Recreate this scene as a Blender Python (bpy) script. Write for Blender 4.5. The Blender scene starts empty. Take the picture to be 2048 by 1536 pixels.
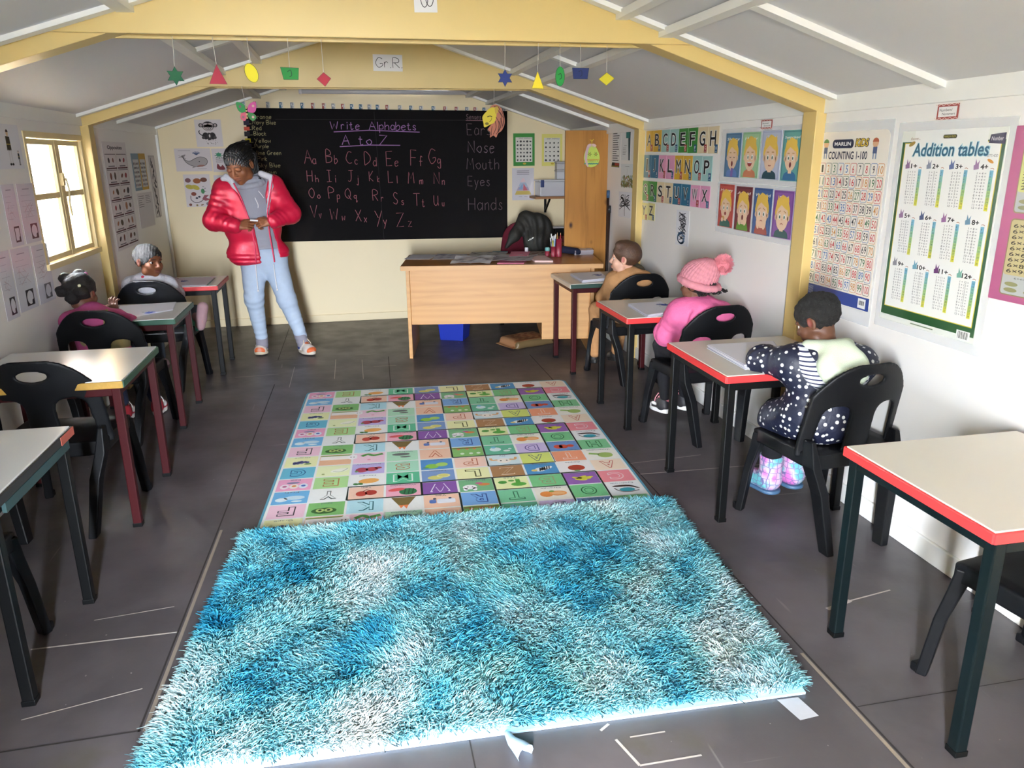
import bpy, bmesh, math, random
import numpy as np
from mathutils import Vector, Matrix, Euler
random.seed(7); np.random.seed(7)
SC = bpy.context.scene
COL = SC.collection
R_ = math.radians

# ------------------------------------------------------------------ camera
W_, H_, F_ = 2048, 1536, 1525.9
CAM = np.array([0.0, 0.0, 1.5])
def _cam_axes(yaw, pitch, roll):
    cy, sy, cp, sp, cr, sr = math.cos(yaw), math.sin(yaw), math.cos(pitch), math.sin(pitch), math.cos(roll), math.sin(roll)
    f = np.array([sy*cp, cy*cp, -sp]); r = np.array([cy, -sy, 0.0]); u = np.cross(r, f)
    return np.array([cr*r + sr*u, -(-sr*r + cr*u), f])
M_ = _cam_axes(R_(11.462), R_(16.581), R_(-0.5))
cd = bpy.data.cameras.new('camera'); cam = bpy.data.objects.new('camera', cd); COL.objects.link(cam)
cd.sensor_width = 36.0; cd.lens = F_/W_*36.0; cd.clip_start = 0.05; cd.clip_end = 200
mw = Matrix.Identity(4)
for i in range(3):
    mw[i][0] = M_[0][i]; mw[i][1] = -M_[1][i]; mw[i][2] = -M_[2][i]; mw[i][3] = CAM[i]
cam.matrix_world = mw
SC.camera = cam
def PY(u, v, y):            # the point of the plane Y=y seen along a sight line of the survey camera
    d = M_.T @ np.array([(u-W_/2)/F_, (v-H_/2)/F_, 1.0]); return CAM + d*((y-CAM[1])/d[1])
def PX(u, v, x):
    d = M_.T @ np.array([(u-W_/2)/F_, (v-H_/2)/F_, 1.0]); return CAM + d*((x-CAM[0])/d[0])
def PZ(u, v, z):
    d = M_.T @ np.array([(u-W_/2)/F_, (v-H_/2)/F_, 1.0]); return CAM + d*((z-CAM[2])/d[2])

# ------------------------------------------------------------------ sky, daylight, exposure
SC.view_settings.view_transform = 'Standard'; SC.view_settings.look = 'None'
SC.view_settings.exposure = 2.5; SC.view_settings.gamma = 1.0; SC.view_settings.use_curve_mapping = False
wd = bpy.data.worlds.new('overcast_sky'); SC.world = wd; wd.use_nodes = True
_t = wd.node_tree; _bg = _t.nodes['Background']; _bg.inputs[0].default_value = (0.88, 0.95, 1.05, 1)
_tc = _t.nodes.new('ShaderNodeTexCoord'); _sx = _t.nodes.new('ShaderNodeSeparateXYZ'); _mr = _t.nodes.new('ShaderNodeMapRange')     # overcast: brighter overhead than at the horizon
_t.links.new(_tc.outputs['Generated'], _sx.inputs[0]); _t.links.new(_sx.outputs['Z'], _mr.inputs[0]); _mr.inputs[1].default_value = 0.0; _mr.inputs[2].default_value = 0.8
_mr.inputs[3].default_value = 75.0; _mr.inputs[4].default_value = 90.0; _t.links.new(_mr.outputs[0], _bg.inputs[1])
SC.cycles.max_bounces = 8; SC.cycles.diffuse_bounces = 5; SC.cycles.glossy_bounces = 3
SC.cycles.transmission_bounces = 6; SC.cycles.transparent_max_bounces = 8
SC.cycles.sample_clamp_indirect = 6.0; SC.cycles.caustics_reflective = False; SC.cycles.caustics_refractive = False
XR, XL, YB, YF = 2.082, -1.615, 7.39, -0.75          # inner faces of the walls
XC = (XR+XL)/2; ZA = 2.335; ZER, ZEL = 1.737, 1.765    # ridge and eaves
# openings that let the day in: (wall, a0, a1, z0, z1)
WIN = [('left', 4.49, 5.40, 0.94, 1.645), ('left', 0.5, 0.85, 0.94, 1.645)]
FILL_DOOR = (-0.45, -0.17, 0.0, 1.78)  # unseen doorway behind the camera, added and sized for frontal fill light
def portal(name, loc, rot, sx, sy):
    l = bpy.data.lights.new(name, 'AREA'); l.shape = 'RECTANGLE'; l.size = sx; l.size_y = sy; l.cycles.is_portal = True
    o = bpy.data.objects.new(name, l); COL.objects.link(o); o.location = loc; o.rotation_euler = rot; return o
for i, (_, a, b, z0, z1) in enumerate(WIN):
    portal('window_daylight', (XL-0.14, (a+b)/2, (z0+z1)/2), (0, -math.pi/2, 0), z1-z0, b-a)
portal('fill_doorway_daylight', ((FILL_DOOR[0]+FILL_DOOR[1])/2, YF-0.1, FILL_DOOR[3]/2), (math.pi/2, 0, 0), FILL_DOOR[1]-FILL_DOOR[0], FILL_DOOR[3])
# ------------------------------------------------------------------ helpers
def lin(c):
    if isinstance(c, str):
        c = c.lstrip('#'); c = [int(c[i:i+2], 16)/255 for i in (0, 2, 4)]
    return tuple(x/12.92 if x <= 0.04045 else ((x+0.055)/1.055)**2.4 for x in c[:3])
MATS = {}
def _nodes(name):
    m = bpy.data.materials.new(name); m.use_nodes = True
    return m, m.node_tree.nodes, m.node_tree.links, m.node_tree.nodes['Principled BSDF']
def mat(name, c, rough=0.6, var=0.06, scale=14.0, bump=0.0, bscale=60.0, spec=0.5, metal=0.0, sheen=0.0):
    if name in MATS: return MATS[name]
    m, N, L, b = _nodes(name); r, g, bl = lin(c)
    tc = N.new('ShaderNodeTexCoord'); no = N.new('ShaderNodeTexNoise'); no.inputs['Scale'].default_value = scale; no.inputs['Detail'].default_value = 4
    L.new(tc.outputs['Object'], no.inputs['Vector'])
    mx = N.new('ShaderNodeMix'); mx.data_type = 'RGBA'
    mx.inputs[6].default_value = (r*(1-var), g*(1-var), bl*(1-var), 1); mx.inputs[7].default_value = (min(r*(1+var), 1), min(g*(1+var), 1), min(bl*(1+var), 1), 1)
    L.new(no.outputs['Fac'], mx.inputs[0]); L.new(mx.outputs[2], b.inputs['Base Color'])
    b.inputs['Roughness'].default_value = rough; b.inputs['Metallic'].default_value = metal; b.inputs['Specular IOR Level'].default_value = spec
    if sheen: b.inputs['Sheen Weight'].default_value = sheen
    if bump:
        n2 = N.new('ShaderNodeTexNoise'); n2.inputs['Scale'].default_value = bscale; n2.inputs['Detail'].default_value = 5; L.new(tc.outputs['Object'], n2.inputs['Vector'])
        bp = N.new('ShaderNodeBump'); bp.inputs['Strength'].default_value = bump; bp.inputs['Distance'].default_value = 0.01
        L.new(n2.outputs['Fac'], bp.inputs['Height']); L.new(bp.outputs[0], b.inputs['Normal'])
    MATS[name] = m; return m
def printmat(name, rough=0.55, coat=0.0, bump=0.0, bscale=8.0, spec=0.4):
    """reads the print colours stored on the mesh"""
    if name in MATS: return MATS[name]
    m, N, L, b = _nodes(name)
    a = N.new('ShaderNodeAttribute'); a.attribute_name = 'Col'; L.new(a.outputs['Color'], b.inputs['Base Color'])
    b.inputs['Roughness'].default_value = rough; b.inputs['Specular IOR Level'].default_value = spec; b.inputs['Coat Weight'].default_value = coat; b.inputs['Coat Roughness'].default_value = 0.12
    if bump:
        tc = N.new('ShaderNodeTexCoord'); n2 = N.new('ShaderNodeTexNoise'); n2.inputs['Scale'].default_value = bscale; n2.inputs['Detail'].default_value = 4
        L.new(tc.outputs['Object'], n2.inputs['Vector'])
        bp = N.new('ShaderNodeBump'); bp.inputs['Strength'].default_value = bump; bp.inputs['Distance'].default_value = 0.02
        L.new(n2.outputs['Fac'], bp.inputs['Height']); L.new(bp.outputs[0], b.inputs['Normal'])
        if coat: L.new(bp.outputs[0], b.inputs['Coat Normal'])
    MATS[name] = m; return m

def tag(o, label=None, cat=None, group=None, kind=None):
    if label: o['label'] = label
    if cat: o['category'] = cat
    if group: o['group'] = group
    if kind: o['kind'] = kind
    return o
def link(name, me, parent=None):
    o = bpy.data.objects.new(name, me); COL.objects.link(o)
    if parent is not None: o.parent = parent
    return o
def empty(name, loc=(0, 0, 0), rz=0.0, label=None, cat=None, group=None):
    o = bpy.data.objects.new(name, None); COL.objects.link(o); o.location = loc; o.rotation_euler = (0, 0, rz); o.empty_display_size = 0.1
    return tag(o, label, cat, group)
def copy_tree(o, parent=None):
    c = o.copy(); COL.objects.link(c)
    if parent is not None: c.parent = parent
    for ch in list(o.children): copy_tree(ch, c)
    return c

class MB:
    """collects shapes, builds them as one mesh object"""
    def __init__(s): s.v = []; s.f = []; s.mi = []; s.sm = []
    def add(s, vs, fs, mi=0, smooth=False):
        n = len(s.v); s.v += [tuple(map(float, p)) for p in vs]; s.f += [tuple(i+n for i in f) for f in fs]; s.mi += [mi]*len(fs); s.sm += [smooth]*len(fs); return s
    def box(s, c, d, rot=None, mi=0):
        x, y, z = d[0]/2, d[1]/2, d[2]/2; vs = []
        for k in ((-1, -1, -1), (1, -1, -1), (1, 1, -1), (-1, 1, -1), (-1, -1, 1), (1, -1, 1), (1, 1, 1), (-1, 1, 1)):
            p = Vector((k[0]*x, k[1]*y, k[2]*z))
            if rot is not None: p = rot @ p
            vs.append((p.x+c[0], p.y+c[1], p.z+c[2]))
        return s.add(vs, [(0, 3, 2, 1), (4, 5, 6, 7), (0, 1, 5, 4), (1, 2, 6, 5), (2, 3, 7, 6), (3, 0, 4, 7)], mi)
    def b2(s, a, b, mi=0):
        return s.box([(a[i]+b[i])/2 for i in range(3)], [abs(b[i]-a[i]) for i in range(3)], None, mi)
    def bar(s, a, b, w, h, mi=0, up=(0, 0, 1)):
        a = Vector(a); b = Vector(b); d = (b-a); L = d.length; d.normalize(); u = Vector(up)
        if abs(d.dot(u)) > 0.98: u = Vector((0, 1, 0))
        r = d.cross(u).normalized(); u = r.cross(d)
        return s.box((a+b)/2, (L, w, h), Matrix((d, r, u)).transposed(), mi)
    def prism(s, poly, a, b, mi=0, axis='z'):
        """extrudes a 2-D outline between a and b along an axis"""
        n = len(poly)
        def P(p, t): return {'z': (p[0], p[1], t), 'y': (p[0], t, p[1]), 'x': (t, p[0], p[1])}[axis]
        vs = [P(p, a) for p in poly]+[P(p, b) for p in poly]
        fs = [tuple(range(n))[::-1], tuple(range(n, 2*n))]+[(i, (i+1) % n, (i+1) % n+n, i+n) for i in range(n)]
        return s.add(vs, fs, mi)
    def tube(s, pts, r, n=8, mi=0, cap=True, closed=False):
        pts = [Vector(p) for p in pts]; m = len(pts); rr = r if isinstance(r, (list, tuple)) else [r]*m
        vs = []; fs = []; up = None
        for i, p in enumerate(pts):
            d = (pts[(i+1) % m]-pts[i-1]) if closed else (pts[min(i+1, m-1)]-pts[max(i-1, 0)])
            if d.length < 1e-9: d = Vector((0, 0, 1))
            d.normalize()
            if up is None: up = Vector((0, 0, 1)) if abs(d.z) < 0.9 else Vector((1, 0, 0))
            a = d.cross(up).normalized(); up = a.cross(d).normalized()
            for k in range(n):
                t = 2*math.pi*k/n; vs.append(p+(a*math.cos(t)+up*math.sin(t))*rr[i])
        for i in range(m if closed else m-1):
            for k in range(n):
                j = (i+1) % m
                fs.append((i*n+k, i*n+(k+1) % n, j*n+(k+1) % n, j*n+k))
        if cap and not closed: fs += [tuple(range(n))[::-1], tuple(range((m-1)*n, m*n))]
        return s.add(vs, fs, mi, True)
    def lathe(s, prof, c=(0, 0, 0), n=24, mi=0):
        vs = []; fs = []
        for (r, z) in prof:
            for k in range(n): t = 2*math.pi*k/n; vs.append((c[0]+r*math.cos(t), c[1]+r*math.sin(t), c[2]+z))
        for i in range(len(prof)-1):
            for k in range(n): fs.append((i*n+k, i*n+(k+1) % n, (i+1)*n+(k+1) % n, (i+1)*n+k))
        return s.add(vs, fs, mi, True)
    def build(s, name, mats, parent=None, bevel=0.0, seg=2):
        me = bpy.data.meshes.new(name); me.from_pydata(s.v, [], s.f)
        for m in (mats if isinstance(mats, (list, tuple)) else [mats]): me.materials.append(m)
        me.polygons.foreach_set('material_index', s.mi); me.polygons.foreach_set('use_smooth', s.sm); me.update()
        o = link(name, me, parent)
        if bevel:
            md = o.modifiers.new('bevel', 'BEVEL'); md.width = bevel; md.segments = seg; md.limit_method = 'ANGLE'; md.angle_limit = R_(40)
        return o

# ------------------------------------------------------------------ smooth bodies from blended shapes
def rc(a, b, ra, rb=None, k=0.02, op='u', c=None): return dict(t='rc', a=np.array(a, float), b=np.array(b, float), ra=ra, rb=ra if rb is None else rb, k=k, op=op, c=c)
def el(c, r, R=None, k=0.02, op='u', col=None): return dict(t='el', a=np.array(c, float), r=np.array(r, float) if not np.isscalar(r) else np.array([r]*3, float), R=R, k=k, op=op, c=col)
def bx(c, r, R=None, rad=0.01, k=0.01, op='u', col=None): return dict(t='bx', a=np.array(c, float), r=np.array(r, float), R=R, rad=rad, k=k, op=op, c=col)
def fn(f, lo, hi, k=0.004, op='u'): return dict(t='fn', f=f, lo=np.array(lo, float), hi=np.array(hi, float), k=k, op=op, c=None)
def pl(n, d, k=0.005): n = np.array(n, float); return dict(t='pl', n=n/np.linalg.norm(n), d=d, k=k, op='i', c=None)   # keeps n.p < d
def sdf(p, X, Y, Z):
    t = p['t']
    if t == 'pl': return p['n'][0]*X+p['n'][1]*Y+p['n'][2]*Z-p['d']
    if t == 'fn': return p['f'](X, Y, Z).astype(np.float32)
    if t == 'rc':
        a, b, r1, r2 = p['a'], p['b'], p['ra'], p['rb']; ba = b-a; l2 = float(ba@ba)
        if l2 < 1e-10: return np.sqrt((X-a[0])**2+(Y-a[1])**2+(Z-a[2])**2)-max(r1, r2)
        h = np.clip(((X-a[0])*ba[0]+(Y-a[1])*ba[1]+(Z-a[2])*ba[2])/l2, 0, 1)
        return np.sqrt((X-a[0]-h*ba[0])**2+(Y-a[1]-h*ba[1])**2+(Z-a[2]-h*ba[2])**2)-(r1+(r2-r1)*h)
    x, y, z = X-p['a'][0], Y-p['a'][1], Z-p['a'][2]
    if p['R'] is not None:
        R = p['R']; x, y, z = (R[0][0]*x+R[1][0]*y+R[2][0]*z, R[0][1]*x+R[1][1]*y+R[2][1]*z, R[0][2]*x+R[1][2]*y+R[2][2]*z)
    r = p['r']
    if t == 'el':
        k0 = np.sqrt((x/r[0])**2+(y/r[1])**2+(z/r[2])**2); k1 = np.sqrt((x/r[0]**2)**2+(y/r[1]**2)**2+(z/r[2]**2)**2)+1e-9
        return np.where(k0 < 1e-3, -float(r.min()), k0*(k0-1)/k1)
    rd = p['rad']; qx, qy, qz = np.abs(x)-r[0]+rd, np.abs(y)-r[1]+rd, np.abs(z)-r[2]+rd
    return np.sqrt(np.maximum(qx, 0)**2+np.maximum(qy, 0)**2+np.maximum(qz, 0)**2)+np.minimum(np.maximum(qx, np.maximum(qy, qz)), 0)-rd
def bounds(p):
    if p['t'] == 'fn': return p['lo'], p['hi']
    if p['t'] == 'rc': m = max(p['ra'], p['rb']); return np.minimum(p['a'], p['b'])-m, np.maximum(p['a'], p['b'])+m
    m = p['r'] if p['R'] is None else np.array([np.linalg.norm(p['r'])]*3)
    return p['a']-m, p['a']+m
def blend(prims, h):
    add = [p for p in prims if p['op'] == 'u']
    lo = np.min([bounds(p)[0] for p in add], axis=0)-3*h; hi = np.max([bounds(p)[1] for p in add], axis=0)+3*h
    n = np.ceil((hi-lo)/h).astype(int)+1; D = np.full(n, 1.0, np.float32)
    ax = [(lo[i]+h*np.arange(n[i])).astype(np.float32) for i in range(3)]
    for p in prims:
        if p['t'] == 'pl': sl = [slice(0, n[i]) for i in range(3)]
        else:
            b0, b1 = bounds(p); e = p['k']+3*h
            sl = [slice(max(0, int((b0[i]-e-lo[i])/h)), min(n[i], int((b1[i]+e-lo[i])/h)+2)) for i in range(3)]
            if any(s.stop <= s.start for s in sl): continue
        X, Y, Z = ax[0][sl[0]][:, None, None], ax[1][sl[1]][None, :, None], ax[2][sl[2]][None, None, :]
        d = sdf(p, X, Y, Z); o = D[tuple(sl)]; k = max(p['k'], 1e-5)
        if p['op'] == 'u': D[tuple(sl)] = np.minimum(o, d)-np.maximum(k-np.abs(o-d), 0)**2/(4*k)
        elif p['op'] == 's': D[tuple(sl)] = np.maximum(o, -d)+np.maximum(k-np.abs(o+d), 0)**2/(4*k)
        else: D[tuple(sl)] = np.maximum(o, d)+np.maximum(k-np.abs(o-d), 0)**2/(4*k)
    return D, lo
def surface(D, lo, h):
    S = D < 0; nx, ny, nz = D.shape
    C = S[:-1, :-1, :-1].astype(np.int8)
    cnt = np.zeros(C.shape, np.int8)
    for i in (0, 1):
        for j in (0, 1):
            for k in (0, 1): cnt += S[i:nx-1+i, j:ny-1+j, k:nz-1+k]
    act = (cnt > 0) & (cnt < 8); ids = np.full(C.shape, -1, np.int64); I = np.argwhere(act); ids[act] = np.arange(len(I))
    acc = np.zeros((len(I), 3)); num = np.zeros(len(I))
    off = [(0, 0, 0), (1, 0, 0), (0, 1, 0), (1, 1, 0), (0, 0, 1), (1, 0, 1), (0, 1, 1), (1, 1, 1)]
    val = [D[I[:, 0]+o[0], I[:, 1]+o[1], I[:, 2]+o[2]] for o in off]
    for a in range(8):
        for ax in range(3):
            if off[a][ax]: continue
            b = a+(1, 2, 4)[ax]; va, vb = val[a], val[b]; m = (va < 0) != (vb < 0)
            t = va[m]/(va[m]-vb[m]); p = np.tile(np.array(off[a], float), (m.sum(), 1)); p[:, ax] += t
            acc[m] += p; num[m] += 1
    V = lo+h*(I+acc/num[:, None]); F = []
    for ax in range(3):
        sa = [slice(None)]*3; sb = [slice(None)]*3; sa[ax] = slice(0, -1); sb[ax] = slice(1, None)
        A, B = S[tuple(sa)], S[tuple(sb)]; E = np.argwhere(A != B)
        u, w = [(1, 2), (2, 0), (0, 1)][ax]
        E = E[(E[:, u] > 0) & (E[:, w] > 0) & (E[:, u] < D.shape[u]-1) & (E[:, w] < D.shape[w]-1)]
        fl = A[E[:, 0], E[:, 1], E[:, 2]]
        def q(du, dw):
            e = E.copy(); e[:, u] -= du; e[:, w] -= dw; return ids[e[:, 0], e[:, 1], e[:, 2]]
        Q = np.stack([q(1, 1), q(0, 1), q(0, 0), q(1, 0)], 1); Q[~fl] = Q[~fl][:, ::-1]; F.append(Q)
    return V, np.concatenate(F)
def fast_mesh(name, V, F, mats, smooth=True):
    me = bpy.data.meshes.new(name); me.vertices.add(len(V)); me.vertices.foreach_set('co', np.asarray(V, np.float32).ravel())
    k = F.shape[1]; me.loops.add(F.size); me.loops.foreach_set('vertex_index', F.astype(np.int32).ravel())
    me.polygons.add(len(F)); me.polygons.foreach_set('loop_start', np.arange(0, F.size, k, dtype=np.int32))
    me.polygons.foreach_set('use_smooth', np.full(len(F), smooth)); me.update(calc_edges=True); me.validate()
    for m in (mats if isinstance(mats, (list, tuple)) else [mats]): me.materials.append(m)
    return me
def vcol(me, C, dom='POINT'):
    a = me.color_attributes.new('Col', 'FLOAT_COLOR', dom); A = np.ones((len(C), 4), np.float32); A[:, :3] = C; a.data.foreach_set('color', A.ravel())
def relax(V, F, it=1, lam=0.5):
    e = np.concatenate([F[:, [0, 1]], F[:, [1, 2]], F[:, [2, 3]], F[:, [3, 0]]])
    for _ in range(it):
        s = np.zeros_like(V); n = np.zeros(len(V)); np.add.at(s, e[:, 0], V[e[:, 1]]); np.add.at(s, e[:, 1], V[e[:, 0]]); np.add.at(n, e[:, 0], 1); np.add.at(n, e[:, 1], 1)
        V = V+lam*(s/np.maximum(n, 1)[:, None]-V)
    return V
def normals(V, F):
    n = np.cross(V[F[:, 2]]-V[F[:, 0]], V[F[:, 3]]-V[F[:, 1]]); N = np.zeros_like(V)
    for i in range(4): np.add.at(N, F[:, i], n)
    return N/(np.linalg.norm(N, axis=1)[:, None]+1e-12)
def wob(V, f, seed):
    """cheap smooth noise"""
    r = np.random.RandomState(seed); o = 0
    for _ in range(5):
        d = r.normal(size=3); d *= f*(0.6+0.8*r.rand())/np.linalg.norm(d); o = o+np.sin(V@d+r.rand()*6.28)
    return o/5
def soft(name, prims, h, mats, parent=None, paint=None, disp=None, it=1, base=None):
    """blends the shapes into one continuous mesh; paint = [(shape, colour, reach)], disp = f(V,N)->offset along N"""
    D, lo = blend(prims, h); V, F = surface(D, lo, h); V = relax(V, F, it)
    if disp is not None:
        N = normals(V, F); V = V+N*disp(V, N)[:, None]
    me = fast_mesh(name, V, F, mats)
    if base is not None:
        C = np.tile(np.array(lin(base)), (len(V), 1))
        for sh, c, reach in (paint or []):
            d = sdf(sh, V[:, 0], V[:, 1], V[:, 2]); w = np.clip(0.5-d/max(reach, 1e-5), 0, 1)[:, None]; C = C*(1-w)+np.array(lin(c))*w
        vcol(me, C)
    return link(name, me, parent)

# ------------------------------------------------------------------ flat printed sheets
_TX = {}
def text2d(s, bold=0.0, shear=0.0):
    k = (s, bold, shear)
    if k not in _TX:
        c = bpy.data.curves.new('t', 'FONT'); c.body = s; c.offset = bold; c.shear = shear; c.resolution_u = 3; c.align_x = 'LEFT'
        o = bpy.data.objects.new('t', c); m = o.to_mesh()
        v = np.array([x.co[:2] for x in m.vertices]); f = [tuple(p.vertices) for p in m.polygons]
        o.to_mesh_clear(); bpy.data.objects.remove(o); bpy.data.curves.remove(c); _TX[k] = (v, f)
    return _TX[k]
def ell(cx, cy, rx, ry, n=20, a0=0.0, a1=2*math.pi, rot=0.0):
    full = abs(a1-a0-2*math.pi) < 1e-6; m = n if full else n+1; out = []
    for i in range(m):
        t = a0+(a1-a0)*i/n; x, y = rx*math.cos(t), ry*math.sin(t); out.append((cx+x*math.cos(rot)-y*math.sin(rot), cy+x*math.sin(rot)+y*math.cos(rot)))
    return out
def smooth_line(p, k=5, closed=False):
    if len(p) < 3: return p
    out = []; n = len(p); P = [np.array(q, float) for q in p]
    for i in range(n if closed else n-1):
        a, b, c, d = (P[(i-1) % n], P[i], P[(i+1) % n], P[(i+2) % n]) if closed else (P[max(i-1, 0)], P[i], P[i+1], P[min(i+2, n-1)])
        for j in range(k):
            t = j/k; out.append(tuple(0.5*((2*b)+(c-a)*t+(2*a-5*b+4*c-d)*t*t+(3*b-a-3*c+d)*t**3)))
    if not closed: out.append(tuple(P[-1]))
    return out
class Sheet:
    """a thin printed sheet in its own u (right) / v (up) frame, in metres"""
    def __init__(s, w, h, col='ffffff', t=0.0012, r=0.0, base=True):
        s.w, s.h, s.t = w, h, t; s.v = []; s.f = []; s.c = []; s.dz = 0.00022
        if base:
            if r: o = [q for cx, cy, a in ((w-r, h-r, 0), (r, h-r, 1), (r, r, 2), (w-r, r, 3)) for q in ell(cx, cy, r, r, 5, a*math.pi/2, (a+1)*math.pi/2)]
            else: o = [(0, 0), (w, 0), (w, h), (0, h)]
            s.outline(o, col)
    def outline(s, o, col, edge=None):
        n = len(o); m = len(s.v); s.v += [(x, y, 0.0) for x, y in o]+[(x, y, s.t) for x, y in o]; c = lin(col); e = lin(edge or col)
        s.f += [tuple(range(m+n-1, m-1, -1)), tuple(range(m+n, m+2*n))]+[(m+i, m+(i+1) % n, m+(i+1) % n+n, m+i+n) for i in range(n)]; s.c += [c, c]+[e]*n
    def raw(s, v2, fs, col, lay):
        m = len(s.v); z = s.t+s.dz*lay; s.v += [(float(x), float(y), z) for x, y in v2]; s.f += [tuple(i+m for i in f) for f in fs]; s.c += [lin(col)]*len(fs)
    def poly(s, p, col, lay=1):
        a = sum(p[i][0]*p[(i+1) % len(p)][1]-p[(i+1) % len(p)][0]*p[i][1] for i in range(len(p)))
        s.raw(p if a > 0 else p[::-1], [tuple(range(len(p)))], col, lay); return s
    def rect(s, x, y, w, h, col, lay=1): return s.poly([(x, y), (x+w, y), (x+w, y+h), (x, y+h)], col, lay)
    def rrect(s, x, y, w, h, r, col, lay=1):
        return s.poly([q for cx, cy, a in ((x+w-r, y+h-r, 0), (x+r, y+h-r, 1), (x+r, y+r, 2), (x+w-r, y+r, 3)) for q in ell(cx, cy, r, r, 4, a*math.pi/2, (a+1)*math.pi/2)], col, lay)
    def oval(s, cx, cy, rx, ry, col, lay=1, rot=0.0, n=18): return s.poly(ell(cx, cy, rx, ry, n, rot=rot), col, lay)
    def line(s, p, w, col, lay=2, closed=False):
        P = [np.array(q, float) for q in p]; n = len(P); vs = []; fs = []
        for i in range(n):
            d = (P[(i+1) % n]-P[i-1]) if closed else (P[min(i+1, n-1)]-P[max(i-1, 0)]); l = np.linalg.norm(d)
            d = d/l if l > 1e-9 else np.array([1.0, 0]); q = np.array([-d[1], d[0]])*w/2; vs += [P[i]+q, P[i]-q]
        for i in range(n if closed else n-1):
            a, b = 2*i, 2*((i+1) % n); fs.append((a, a+1, b+1, b))
        s.raw(vs, fs, col, lay); return s
    def frame(s, x, y, w, h, t, col, lay=1): return s.line([(x, y), (x+w, y), (x+w, y+h), (x, y+h)], t, col, lay, True)
    def text(s, st, cx, cy, h=None, w=None, col='202020', lay=2, bold=0.0, shear=0.0, flip=False, al='c'):
        v, f = text2d(st, bold, shear)
        if not len(v): return s
        lo, hi = v.min(0), v.max(0); d = hi-lo; sy = h/max(d[1], 1e-6) if h else None; sx = w/max(d[0], 1e-6) if w else None
        sx, sy = sx or sy, sy or sx; q = (v-(lo+hi)/2)*np.array([sx, sy])
        if flip: q = -q
        if al == 'l': q[:, 0] += d[0]*sx/2
        s.raw(q+np.array([cx, cy]), f, col, lay); return s
    def build(s, name, m, parent=None):
        me = bpy.data.meshes.new(name); me.from_pydata(s.v, [], s.f); me.materials.append(m)
        k = np.array([len(f) for f in s.f]); vcol(me, np.repeat(np.array(s.c), k, axis=0), 'CORNER'); me.update()
        return link(name, me, parent)
def place(o, org, right, up):
    """stands a sheet up: org = lower left corner, right/up = its directions"""
    r = Vector(right).normalized(); u = Vector(up); u = (u-r*u.dot(r)).normalized(); n = r.cross(u); m = Matrix.Identity(4)
    for i in range(3): m[i][0], m[i][1], m[i][2], m[i][3] = r[i], u[i], n[i], org[i]
    o.matrix_world = m; return o

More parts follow.
